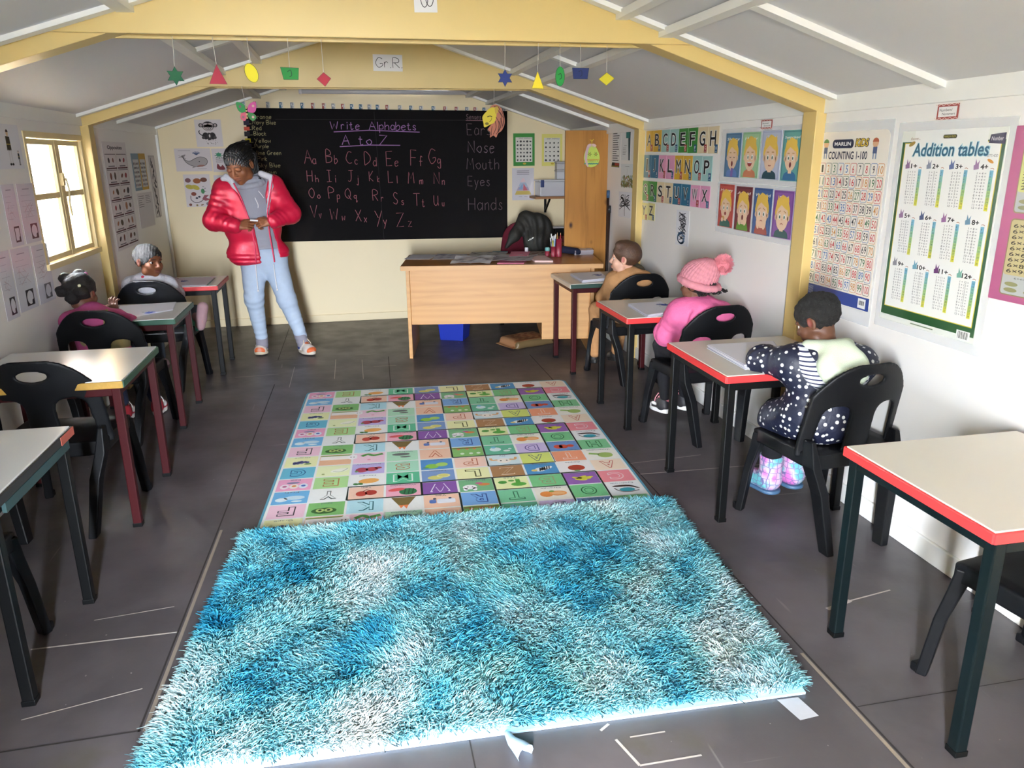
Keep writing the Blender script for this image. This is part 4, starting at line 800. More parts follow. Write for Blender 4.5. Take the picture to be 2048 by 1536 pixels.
# --- alphabet letter cards
CY, CA, CG, CC, CB, CP, CL = 'e8b93c', 'a9d3cd', '3f9440', 'f0dcb4', '2d7796', 'f3a9cc', 'f0e59a'
def xy(x, y, ox=1200, oy=200, k=440/1877): return (ox+x*k, oy+y*k)
rows = [('ABCDEFGH', (403, 260), (1022, 214), (388, 440), (1020, 458), [CY, CY, CA, CA, CG, CG, CC, CC], 'top'), ('IJKLMNOP', (385, 462), (968, 474), (370, 660), (955, 697), [CB, CB, CP, CP, CY, CY, CA, CA], 'second'),
        ('QRSTUVWX', (370, 682), (945, 732), (357, 855), (940, 930), [CG, CG, CC, CC, CB, CB, CP, CP], 'third'), ('YZ', (357, 872), (475, 878), (348, 1018), (468, 1030), [CL, CL], 'bottom')]
cname = {CY: 'golden yellow', CA: 'pale aqua', CG: 'green', CC: 'cream', CB: 'teal blue', CP: 'pink', CL: 'pale yellow'}
for st, tl, tr, bl, br, cols, rn in rows:
    a, b_ = [PX(*xy(*q), XR-0.0025) for q in (tl, tr)]; c, d = [PX(*xy(*q), XR-0.0025) for q in (bl, br)]
    y0, y1 = (a[1]+c[1])/2, (b_[1]+d[1])/2; n = len(st)
    for i, ch in enumerate(st):
        f0, f1 = i/n, (i+1)/n; ya, yb = y0+(y1-y0)*f0, y0+(y1-y0)*f1; zt = a[2]+(b_[2]-a[2])*(f0+f1)/2; zb = c[2]+(d[2]-c[2])*(f0+f1)/2; w = (ya-yb)*0.955; h = (zt-zb)*0.97
        s = Sheet(w, h, cols[i], 0.0015); s.text(ch, w*0.46, h*0.56, h*0.60, w*(0.62 if ch not in 'IJ' else 0.3), 'f4f4f0', 1, 0.06); s.text(ch, w*0.46, h*0.56, h*0.56, w*(0.56 if ch not in 'IJ' else 0.24), '17171a', 2, 0.012 if ch not in 'MW' else 0.0)
        tc_ = ['b8433c', '2f6288'][i % 2]; s.rect(w*0.68, h*0.03, w*0.26, h*0.30, tc_, 3); s.text(ch, w*0.81, h*0.2, h*0.13, w*0.14, 'f2f2f2', 4); s.rect(w*0.72, h*0.07, w*0.18, h*0.02, 'd8d8d8', 4)
        o = s.build('letter_card', M_lamin); place(o, (XR-0.003, ya, zb), (0, -1, 0), (0, 0, 1)); tag(o, '%s card with the black letter %s on the right wall' % (cname[cols[i]], ch), 'letter card', 'alphabet letter cards')
# --- emotion cards
def kid(s, w, h, mood, hair, shirt):
    O = s.oval; cx, cy, r = w*.5, h*.45, w*.34; sk = 'f6d3b4'
    s.poly(smooth_line([(cx-w*.36, 0.012*h), (cx-w*.3, h*.14), (cx, h*.20), (cx+w*.3, h*.14), (cx+w*.36, .012*h)], 4), shirt, 2); s.rect(cx-w*.09, h*.15, w*.18, h*.1, sk, 3)
    O(cx, cy+r*.35, r*1.12, r*1.15, hair, 3); O(cx, cy-r*.06, r*.92, r*1.02, sk, 4)
    for q in (-1, 1): O(cx+q*r*.95, cy-r*.05, r*.17, r*.22, sk, 4)
    s.poly([(cx-r*1.1, cy+r*.3), (cx-r*.9, cy+r*1.3), (cx-r*.1, cy+r*1.75), (cx+r*.7, cy+r*1.5), (cx+r*1.12, cy+r*.5), (cx+r*.5, cy+r*.62), (cx-r*.2, cy+r*.95)], hair, 5)
    for i in range(4): s.poly([(cx+r*(-.85+.45*i), cy+r*1.2), (cx+r*(-.45+.45*i), cy+r*1.2), (cx+r*(-.75+.5*i), cy+r*1.72)], hair, 6+i%2)
    for q in (-1, 1):
        if mood == 'Sleepy': s.line(smooth_line([(cx+q*r*.36-r*.16, cy+.05*r), (cx+q*r*.36, cy-.03*r), (cx+q*r*.36+r*.16, cy+.05*r)], 3), r*.06, '5a4038', 6)
        else: O(cx+q*r*.36, cy+r*.02, r*.17, r*.22, 'fbfbf6', 6); O(cx+q*r*.34, cy, r*.09, r*.13, '4a6a50', 7)
        s.line([(cx+q*r*.2, cy+r*(.42 if mood not in ('Worried', 'Sad', 'Afraid') else .5)), (cx+q*r*.56, cy+r*(.42 if mood not in ('Worried', 'Sad', 'Afraid') else .34))], r*.07, 'c08a4c', 7)
    O(cx, cy-r*.2, r*.08, r*.07, 'eab898', 6)
    if mood in ('Surprised', 'Sleepy', 'Afraid'): O(cx, cy-r*.55, r*.17, r*.24, '7a2e30', 6)
    elif mood == 'Happy': s.poly(ell(cx, cy-r*.4, r*.4, r*.34, 12, math.pi, 2*math.pi), 'a83a3a', 6); s.rect(cx-r*.34, cy-r*.46, r*.68, r*.08, 'fbfbfb', 7)
    elif mood == 'Hungry': O(cx, cy-r*.5, r*.2, r*.16, '9a3a38', 6); O(cx-r*.4, cy-r*.95, r*.3, r*.2, 'd8a258', 7); O(cx-r*.55, cy-r*1.1, r*.22, r*.2, sk, 8)
    else: s.line(smooth_line([(cx-r*.2, cy-r*.58), (cx, cy-r*(.5 if mood != 'Okay' else .62)), (cx+r*.2, cy-r*.58)], 3), r*.07, 'b0604c', 6)
    if mood in ('Afraid', 'Worried'):
        for q in (-1, 1): O(cx+q*r*.55, cy-r*.85, r*.24, r*.42, sk, 7, -q*.4); O(cx+q*r*.65, cy-r*1.3, r*.25, r*.4, shirt, 6, -q*.3)
    if mood == 'Sleepy': s.poly([(cx-r*.2, 0.01*h), (cx-r*.1, cy-r*.9), (cx+r*.3, cy-r*.95), (cx+r*.3, .01*h)], '8a6cb0', 7)
def mood_card(mood, bg, edge, shirt, hair='f2c95c', tcx='f6f6f6'):
    def d(w, h):
        s = Sheet(w, h, bg, 0.0015); s.frame(w*.04, w*.04, w*.92, h-w*.08, w*.05, edge, 1)
        s.text(mood, w/2, h*.855, h*.065 if mood not in ('Sleepy', 'Happy', 'Hungry', 'Okay') else h*.085, w*min(.84, .15*len(mood)), tcx, 2, 0.015, 0.15); kid(s, w, h, mood, hair, shirt); return s
    return d
EM = [('Sleepy', (1085, 285), (1215, 283), (1040, 650), '5f86a6', '4c7090', '6c8cc4'), ('Happy', (1230, 277), (1378, 273), (1190, 658), 'a9d0a4', '8cbc8e', 'd88a68'), ('Okay', (1395, 264), (1562, 260), (1347, 672), 'c4cade', 'b2b8d2', '35545e'), ('Surprised', (1577, 260), (1737, 254), (1517, 684), '6aa9a6', '4c8c8c', '3c6f9c'),
      ('Hungry', (1030, 715), (1155, 724), (985, 1065), 'c65a52', 'a84844', '44736a'), ('Afraid', (1172, 735), (1310, 745), (1127, 1097), '7a3a42', '622c36', '6da044'), ('Worried', (1327, 748), (1482, 760), (1280, 1132), '4a689c', '3c5688', 'b05c54'), ('Sad', (1497, 768), (1667, 780), (1455, 1165), '8a5ca4', '744890', '2f5a5e')]
for nm, tl, tr, bl, bg, ed, shirt in EM:
    hang('R', xy(*tl), xy(*tr), xy(*bl), 'emotion_card', '%s emotion card showing a blond cartoon child, second bay of the right wall' % nm, 'picture card', mood_card(nm, bg, ed, shirt, tcx='f8f6f2' if nm != 'Okay' else 'e8ecf6'), 'emotion cards', M_lamin, 0.002)
def sleeve(pl, tl, tr, bl, label, grp=None):
    def d(w, h):
        s = Sheet(w, h, 'f4f4f6', 0.0008); return s
    return hang(pl, tl, tr, bl, 'plastic_sleeve', label, 'plastic sleeve', d, grp, M_sleeve, 0.0)
sleeve('R', xy(1045, 250), xy(1745, 225), xy(1005, 690), 'clear plastic sleeve sheet holding the upper row of emotion cards')
sleeve('R', xy(1010, 700), xy(1680, 755), xy(962, 1110), 'clear plastic sleeve sheet holding the lower row of emotion cards')
def mini_label(l1, l2):
    def d(w, h):
        s = Sheet(w, h, '9c4640', 0.0012)
        for i in range(9): s.line([(w*i/8-.1*w, h*(.0 if i % 2 else .12)), (w*i/8+.02*w, h*(.12 if i % 2 else 0.))], w*.02, 'e8cfc4', 1); s.line([(w*i/8-.1*w, h*(.9 if i % 2 else 1)), (w*i/8+.02*w, h*(1 if i % 2 else .9))], w*.02, 'e8cfc4', 1)
        s.rect(w*.07, h*.17, w*.86, h*.66, 'f0eeec', 2); s.text(l1, w*.42, h*.62, h*.18, w*.6, '3a3436', 3); s.text(l2, w*.56, h*.36, h*.17, w*.6, '3a3436', 3); return s
    return d
hang('R', (1877, 209.5), (1920, 206), (1872, 240), 'wall_label', 'small red-bordered label reading Numbers/Nommers above the addition poster', 'label', mini_label('Numbers/', 'Nommers'))
hang('R', xy(1380, 170), xy(1474, 164), xy(1374, 250), 'wall_label', 'small red-bordered label above the emotion cards', 'label', mini_label('Senses/', 'Sintuie'))
# --- number charts
NCOL = {'k': '22262e', 'o': 'd08a3a', 'g': '2f6a3c', 'r': 'c8343c', 'b': '3a70b0'}
NUM = ['kogrbrkrko', 'grbrkrkogr', 'brkrkogrbr', 'kogrbrkkko', 'grbrkrkogr', 'brkogrbrkr', 'kogrbrkrko', 'grbrkrkogr', 'brkrkogrbr', 'krkogrbogr']
def counting(w, h):
    s = Sheet(w, h, 'f1e9dc', 0.0015, w*.06); s.rect(0.002, 0.002, w-.004, h*.075, '26418c', 1)
    s.rrect(w*.19, h*.905, w*.32, h*.05, w*.035, '1d2340', 1); s.text('MARLIN', w*.345, h*.93, h*.022, w*.25, 'f4f2ee', 2, 0.03); s.text('KiDS', w*.63, h*.935, h*.05, w*.2, '1d2340', 2, 0.08, 0.15); s.text('KiDS', w*.63, h*.935, h*.044, w*.18, 'e8c43c', 3, 0.02, 0.15)
    s.text('COUNTING 1-100', w*.43, h*.865, h*.045, w*.58, '252a3c', 2, 0.02)
    for cx, c1 in ((.09, '5a8a44'), (.82, 'b05a3c')):          # plain little children beside the heading
        s.oval(w*cx, h*.93, w*.04, h*.022, 'e0b088', 2); s.poly(ell(w*cx, h*.937, w*.042, h*.022, 8, 0, math.pi), c1, 3); s.rect(w*(cx-.028), h*.875, w*.056, h*.036, '4a5a80', 2); s.rect(w*(cx-.025), h*.845, w*.018, h*.03, '8a98b0', 2); s.rect(w*(cx+.01), h*.845, w*.018, h*.03, '8a98b0', 2)
    gx, gy, gw, gh = w*.02, h*.085, w*.96, h*.74
    for r in range(10):
        for c in range(10):
            x, y = gx+gw*c/10, gy+gh*(9-r)/10; col = NCOL[NUM[r][c]]; q = gw*.0045; ec = NCOL['rkgbo'[(r*3+c) % 5]]
            s.rrect(x+q, y+q*1.2, gw/10-2*q, gh/10-2.4*q, gw*.014, ec, 1); s.rrect(x+2*q, y+2.2*q, gw/10-4*q, gh/10-4.4*q, gw*.011, 'f1eade', 2)
            t = str(r*10+c+1); s.text(t, x+gw*.05, y+gh*.05, gh*.058, gw*(.03 if len(t) == 1 else .066 if len(t) == 2 else .076), col, 3, 0.004)
    s.rect(w*.84, h*.012, w*.11, h*.056, 'f2f0ec', 2); [s.rect(w*(.855+.008*i), h*.03, w*(.003+.002*(i % 3)), h*.025, '202020', 3) for i in range(10)]
    for i in range(7): s.rect(w*.04, h*(.02+.007*i), w*.08, h*.0028, 'a8b4d8', 2)
    return s
hang('R', (1645, 265), (1783, 259), (1601, 584), 'number_poster', 'cream counting 1-100 wall poster with coloured numbers and a blue bottom band', 'poster', counting, None, M_lamin)
def addition(w, h):
    s = Sheet(w, h, 'e9ebe2', 0.0015); s.rect(w*.012, h*.03, w*.976, h*.915, '23502c', 1); s.rect(w*.04, h*.075, w*.92, h*.865, 'd8c23c', 2); s.rect(w*.046, h*.079, w*.908, h*.857, 'f2f2ee', 3); s.rect(w*.14, h*.9, w*.7, h*.1, 'f2f2ee', 4)
    s.text('Addition tables', w*.50, h*.905, h*.07, w*.74, '9cc8d4', 5, 0.05, 0.1); s.text('Addition tables', w*.50, h*.905, h*.064, w*.725, '1f5570', 6, 0.012, 0.1)
    s.rrect(w*.43, h*.957, w*.13, h*.018, w*.012, '2c2c20', 6); s.text('MARLIN KiDS', w*.495, h*.966, h*.01, w*.11, 'd8c850', 7); s.poly([(w*.85, h*.93), (w*.985, h*.925), (w*.985, h*.975), (w*.86, h*.968)], '2c2440', 6); s.text('Number', w*.92, h*.95, h*.018, w*.1, 'e4dce8', 7)
    s.text('discover...', w*.15, h*.962, h*.014, w*.1, '8a5a3c', 6); s.oval(w*.12, h*.935, w*.035, h*.01, 'a8883c', 6, .4); s.text("LET'S ADD", w*.9, h*.875, h*.012, w*.09, '3c3c3c', 6, 0, 0.2); s.oval(w*.89, h*.85, w*.03, h*.007, 'c8842c', 6, -.4)
    hc = ['8a6a90', '8890a0', '5a6a98', '9a7aa0', '8a6a90', '4a5a80', '9a6a98', '6a90a8', '8a8a92', '6aa0b8', '6a3a70', '7ab0a0']
    for n in range(1, 13):
        c, r = (n-1) % 4, (n-1)//4; x, y = w*(.07+.225*c), h*(.83-.255*r)
        s.text('%d+' % n, x+w*.10, y-h*.005, h*.024, w*(.065 if n < 10 else .09), '1c1c1c', 5, 0.03); s.poly([(x+w*.01, y-.02*h), (x+w*.055, y-.016*h), (x+w*.05, y+.006*h), (x+w*.055, y+.026*h), (x+w*.036, y+.008*h), (x+w*.02, y+.03*h), (x+w*.018, y+.004*h), (x+.006*w, y)], hc[n-1], 5)
        s.line(smooth_line([(x+w*.155, y-.014*h), (x+w*.17, y-.011*h), (x+w*.185, y-.016*h)], 3), h*.003, 'a86a4c', 5)
        for i, cc in enumerate(('7ab4cc', '84bcb4', '90c09c', 'a4c884', 'bccc6c', 'dcd850')): s.rect(x+w*.152, y-h*(.052+.0305*i), w*.032, h*.0308, cc, 5)
        s.text('\n'.join('%d + %d =' % (k, n) for k in range(1, 13)), x+w*.09, y-h*.114, h*.168, w*.10, '4a4a50', 6); s.text('\n'.join('%d' % (k+n) for k in range(1, 13)), x+w*.168, y-h*.114, h*.168, w*.02, '30504a', 6)
    for i in range(9): s.rect(w*(.845+.011*i), h*.012, w*(.004+.003*(i % 2)), h*.035, '202020', 5)
    s.rect(w*.83, h*.008, w*.125, h*.044, 'f0f0ec', 4); s.rect(w*.36, h*.012, w*.24, h*.006, '7a8a70', 2)
    return s
hang('R', (1808, 263), (2022, 251), (1748, 630), 'addition_poster', 'addition tables wall poster with a dark green border', 'poster', addition, None, M_lamin)
def times(w, h):
    s = Sheet(w, h, 'b05c86', 0.0015)
    def panel(x, y, pw, ph, bg, n):
        s.rrect(x-.004, y-.004, pw+.008, ph+.008, .012, '8a7a5c', 1); s.rrect(x, y, pw, ph, .01, 'b4b8b8', 2); s.rrect(x, y+ph*.26, pw, ph*.74, .01, bg, 3); s.oval(x+pw/2, y+ph+.004, pw*.2, .02, 'a03a30', 4); s.text('x%d' % n, x+pw/2, y+ph+.004, .016, pw*.2, 'f0dcc8', 5)
        s.text('\n'.join('%d\u00d7%d=%2d' % (n, k, n*k) for k in range(1, 10)), x+pw*.5, y+ph*.62, ph*.66, pw*.86, '36302a', 5, 0.01)
        s.text('%d\u00d74=%d' % (n, 4*n), x+pw*.5, y+ph*.225, ph*.025, pw*.4, '50504c', 4); [s.oval(x+pw*(.25+.5*(i % 2)), y+ph*(.06+.08*(i//2)), pw*.17, ph*.03, '8a8a62', 4) for i in range(4)]
    pw, ph = .155, h*.43
    for i in range(4):
        panel(.045+i*.185, h*.52, pw, ph, ['c8cc84', 'd8b484', '9cc8c4', 'd8a8b4'][i], 2+i); panel(.045+i*.185, h*.045, pw, ph, ['c0b486', '8cc4c8', 'c8b8d8', 'd8c884'][i], 6+i)
    return s
a = PX(2044, 251, XR-.0025); c = PX(1969, 593, XR-.0025)
y0 = (a[1]+c[1])/2; h = a[2]-c[2]
o = times(0.80, h).build('multiplication_poster', M_lamin); place(o, (XR-0.003, y0, c[2]), (0, -1, 0), (0, 0, 1)); tag(o, 'pink multiplication tables poster cut off by the right edge of the photo', 'poster')
# clear laminate pouches around the two number charts
sleeve('R', (1638, 247), (1790, 240), (1590, 605), 'clear laminate pouch around the counting 1-100 poster'); sleeve('R', (1800, 246), (2040, 232), (1740, 645), 'clear laminate pouch around the addition tables poster')
# --- papers in the far bay of the right wall
def lines(w, h, s, x, y, n, ww, dy, col='55555a', t=.004, seed=1):
    r = random.Random(seed)
    for i in range(n): s.rect(x, y-i*dy, ww*r.uniform(.55, 1), t, col, 1)
def pA(w, h):
    s = Sheet(w, h, 'e9e9e8', 0.0012); lines(w, h, s, w*.12, h*.94, 13, w*.76, h*.062, '4a4a4c', h*.022); s.poly([(w*.02, h*.02), (w*.9, 0.01*h), (w*.9, h*.13), (w*.1, h*.15)], '2a2824', 2); s.poly([(w*.4, h*.06), (w*.9, h*.06), (w*.9, h*.12), (w*.4, h*.13)], 'b0483c', 3); s.rect(w*.05, h*.03, w*.8, h*.02, 'b0a03c', 3); return s
hang('R', xy(105, 275), xy(182, 272), xy(98, 575), 'word_list', 'white word list with a dark red-striped strip at its foot, beside the cupboard', 'sheet of paper', pA)
def pB(w, h):
    s = Sheet(w, h, 'e7e7e6', 0.0012); s.poly([(w*.86, 0), (w, 0), (w, h), (w*.72, h)], '1d3b40', 1); s.rect(w*.5, h*.76, w*.4, h*.24, '2f7a74', 2); lines(w, h, s, w*.15, h*.42, 5, w*.6, h*.055, '6a6a6c', h*.012, 4); s.rect(w*.3, h*.5, w*.3, h*.014, '6a6a6c', 1); return s
hang('R', xy(190, 268), xy(263, 266), xy(190, 512), 'text_sheet', 'white text sheet with a dark teal side stripe, far bay of right wall', 'sheet of paper', pB)
def pC(w, h):
    s = Sheet(w, h, 'dfe3e4', 0.0012); r = random.Random(4)
    for i in range(160): s.oval(r.uniform(.06, .94)*w, h*(.03+.45*r.random()**1.5), w*.05, h*.03, r.choice(['7a8a44', '8f9a5a', 'a8a868', '5c6c38', 'b0885c']), 1+i % 3, r.random()*3, 7)
    s.line([(w*.5, h*.5), (w*.5, h*.8)], w*.01, '9a9a98', 4); s.rect(w*.35, h*.88, w*.3, h*.02, '7a7a7a', 1); s.oval(w*.45, h*.4, w*.05, h*.04, 'c07a4c', 4); s.oval(w*.62, h*.36, w*.05, h*.04, 'e0d8c8', 4); return s
hang('R', xy(182, 545), xy(292, 545), xy(172, 738), 'garden_picture', 'printed picture of a bright green garden on the right wall', 'picture', pC)
def pD(w, h):
    s = Sheet(w, h, 'e4e4e8', 0.0012); r = random.Random(9)
    s.line(smooth_line([(w*.5, h*.05), (w*.48, h*.3), (w*.52, h*.55), (w*.5, h*.9)], 5), w*.03, '2a2a2e', 1)
    for i in range(26):
        q = -1 if i % 2 else 1; y = h*(.42+.5*r.random()); s.line(smooth_line([(w*.5, h*.5), (w*.5+q*w*r.uniform(.1, .25), y), (w*.5+q*w*r.uniform(.25, .44), y+h*r.uniform(-.15, .1))], 4), w*.022, '2c2c30', 1)
    return s
hang('R', xy(164, 780), xy(272, 782), xy(160, 992), 'tree_drawing', 'black ink tree drawing below the green garden picture', 'drawing', pD)
def pE(w, h):
    s = Sheet(w, h, 'e6e6ea', 0.0008); r = random.Random(2)
    for i in range(30):
        y = h*(.35+.6*r.random()); s.line(smooth_line([(w*r.uniform(.15, .75), y), (w*r.uniform(.2, .8), y-h*.1), (w*r.uniform(.2, .8), y-h*.2)], 4), w*.025, '3a3c44', 1)
    for i in range(16):
        t = r.random()*6; s.line(smooth_line([(w*(.4+.25*math.cos(t)), h*(.22+.15*math.sin(t))), (w*(.45+.3*math.cos(t+.8)), h*(.22+.17*math.sin(t+.8))), (w*(.4+.2*math.cos(t+1.6)), h*(.2+.12*math.sin(t+1.6)))], 4), w*.035, r.choice(['3f6f9c', '2c4a6c', '5a90b8']), 2)
    return s
hang('R', xy(658, 935), xy(768, 940), xy(648, 1232), 'ink_drawing', 'narrow black and blue ink sea drawing below the letter cards', 'drawing', pE)
# --- left wall
def xl(x, y): return (x*.3384, 180+y*.3384)
def pF(w, h):
    s = Sheet(w, h, 'e6e4ea', 0.0012)
    for x0, k, dk_ in ((.52, 1.0, '3a3420'), (.84, .42, '2c2c30')):
        cx = w*x0; b = h*.08; H = h*.8*k
        s.oval(cx, b+H*.9, H*.075, H*.09, 'd8b898', 2); s.poly(ell(cx, b+H*.93, H*.085, H*.075, 10, 0, math.pi), '3c2420', 3); s.poly([(cx-H*.15, b+H*.82), (cx+H*.12, b+H*.8), (cx+H*.14, b+H*.42), (cx-H*.16, b+H*.42)], dk_, 2); s.rect(cx-H*.15, b+H*.58, H*.28, H*.025, 'c8b050', 3)
        for q in (-.1, .05): s.rect(cx+H*q, b+H*.04, H*.07, H*.4, 'd8d4d8' if k > .8 else '3a3a3e', 2); s.oval(cx+H*(q+.03), b+H*.03, H*.07, H*.035, '1e1e20', 3)
    return s
tl_ = PX(*xl(118, 210), XL+.0025); c0 = PX(*xl(125, 465), XL+.0025)
o = pF(0.30, tl_[2]-c0[2]).build('cartoon_print', M_paper); place(o, (XL+.003, (tl_[1]+c0[1])/2-.30, c0[2]), (0, 1, 0), (0, 0, 1)); tag(o, 'white print of a tall figure and a small child left of the window', 'picture')
def worksheet(sd, box):
    def d(w, h):
        r = random.Random(sd); s = Sheet(w, h, 'e2e1ea', 0.0012)
        s.rect(w*.3, h*.9, w*.4, h*.015, '9a98a8', 1); lines(w, h, s, w*.15, h*.8, 5, w*.7, h*.09, 'b4b0c0', h*.006, sd)
        for i in range(8): s.line([(w*r.uniform(.2, .8), h*r.uniform(.4, .7)), (w*r.uniform(.2, .8), h*r.uniform(.4, .7))], w*.008, r.choice(['c08a98', 'a8a4b4', 'b09098']), 1)
        s.rect(w*.4, h*.06, w*.42, h*.26, '3a3238', 1)
        if box == 'o': s.oval(w*.61, h*.19, w*.17, h*.11, 'e4e2ea', 2)
        else: s.rect(w*.45, h*.09, w*.32, h*.2, 'e6e4ec', 2)
        s.oval(w*.74, h*.11, w*.06, h*.04, '3a3238', 3); return s
    return d
WS = [((-85, 562), (-10, 560), (-40, 950), 'b', 'first'), ((0, 560), (76, 555), (38, 932), 'b', 'second'), ((90, 556), (190, 552), (160, 910), 'o', 'third'), ((-90, 985), (-40, 975), (-80, 1400), 'o', 'f'), ((-35, 965), (45, 950), (2, 1378), 'o', 'fourth'), ((52, 946), (165, 932), (127, 1318), 'o', 'fifth'), ((177, 925), (272, 908), (227, 1275), 'o', 'sixth')]
WL = [None, 'upper worksheet with a square dark picture in a sleeve, cut by the left edge', 'upper worksheet with a red star sketch in a sleeve against the window frame', None, 'lower worksheet with a round picture at the very left edge of the photo', 'middle worksheet of the lower row of sleeves on the left wall', 'lower worksheet sleeve just below the window corner']
for i, (tl, tr, bl, bxx, _) in enumerate(WS):
    if WL[i]:
        hang('L', xl(*tl), xl(*tr), xl(*bl), 'worksheet', WL[i], 'worksheet', worksheet(i+3, bxx), 'worksheets in plastic sleeves', M_lamin)
def opposites(w, h):
    s = Sheet(w, h, 'e4dede', 0.0012); s.text('Opposites', w*.5, h*.945, h*.045, w*.62, '2c2836', 2, 0.02); r = random.Random(8)
    for i in range(6):
        for j in range(2):
            x, y, bw, bh = w*(.05+.47*j), h*(.03+.145*(5-i)), w*.43, h*.132; s.frame(x, y, bw, bh, .004, '3a3234', 1); s.rect(x, y+bh*.02, bw, bh*.06, '6a3a40', 2)
            for k in range(2):
                c = r.choice(['7a4a3c', '3c3436', 'b07a5c', '9a3a40', '5a4a3c']); s.oval(x+bw*(.3+.4*k), y+bh*.58, bw*r.uniform(.06, .14), bh*r.uniform(.12, .3), c, 2, r.uniform(-.5, .5), 10)
            s.rect(x+bw*.2, y+bh*.14, bw*.6, bh*.07, '6a6468', 2)
    return s
hang('L', xl(597, 303), xl(737, 308), xl(702, 955), 'opposites_poster', 'white Opposites picture chart in the far corner of left wall', 'poster', opposites)
def chart2(w, h):
    s = Sheet(w, h, '8fa6b4', 0.0012); s.rect(w*.5, 0, w*.5, h, 'd0a850', 1); r = random.Random(5)
    for j in range(2):
        s.rect(w*(.07+.5*j), h*.08, w*.38, h*.76, 'd8d8d6', 2)
        for i in range(24): s.oval(w*(.12+.5*j+.09*(i % 4)), h*(.15+.115*(i//4)), w*.03, h*.035, r.choice(['2c2c38', '46464e', '6a4a3c']), 3, r.random()*3, 7)
    return s
hang('L', xl(770, 375), xl(852, 373), xl(803, 598), 'picture_chart', 'small blue and mustard picture chart beside the Opposites poster', 'poster', chart2)
def lst(w, h):
    s = Sheet(w, h, 'ddd8d8', 0.0012); lines(w, h, s, w*.08, h*.9, 6, w*.36, h*.06, '6a6468', h*.014, 2); lines(w, h, s, w*.55, h*.9, 5, w*.4, h*.05, '6a6468', h*.012, 3); return s
hang('L', xl(805, 612), xl(893, 606), xl(838, 820), 'word_list', 'grey word list sheet under the blue and mustard chart', 'sheet of paper', lst)
def strip(w, h):
    s = Sheet(w, h, 'd8d2d0', 0.0012); r = random.Random(6); s.frame(w*.05, h*.02, w*.9, h*.96, .004, '4a4446', 1)
    for i in range(22): s.oval(w*r.uniform(.25, .75), h*(.05+.9*i/22), w*.15, h*.022, r.choice(['2c2a2e', '4a4448']), 2, r.random()*3, 7)
    return s
hang('L', xl(872, 385), xl(908, 386), xl(927, 756), 'picture_strip', 'narrow picture strip on the left wall next to the back corner', 'poster', strip)
M_sock = mat('white_socket_plastic', 'e6e6ea', 0.3); p = PX(*xl(467, 1118), XL)
so = empty('wall_socket', (XL, p[1], p[2]), 0, 'white double wall socket between the window and the girl with puffs', 'wall socket')
MB().b2((0, -.075, -.04), (.032, .075, .04)).build('socket_box', M_sock, so, 0.006)
for q in (-1, 1): MB().lathe([(0, 0), (.024, 0), (.026, .004)], (0, 0, 0), 16).build('outlet', M_chair, so).matrix_basis = Matrix.Translation((.0325, q*.035, .0)) @ Matrix.Rotation(math.pi/2, 4, 'Y')
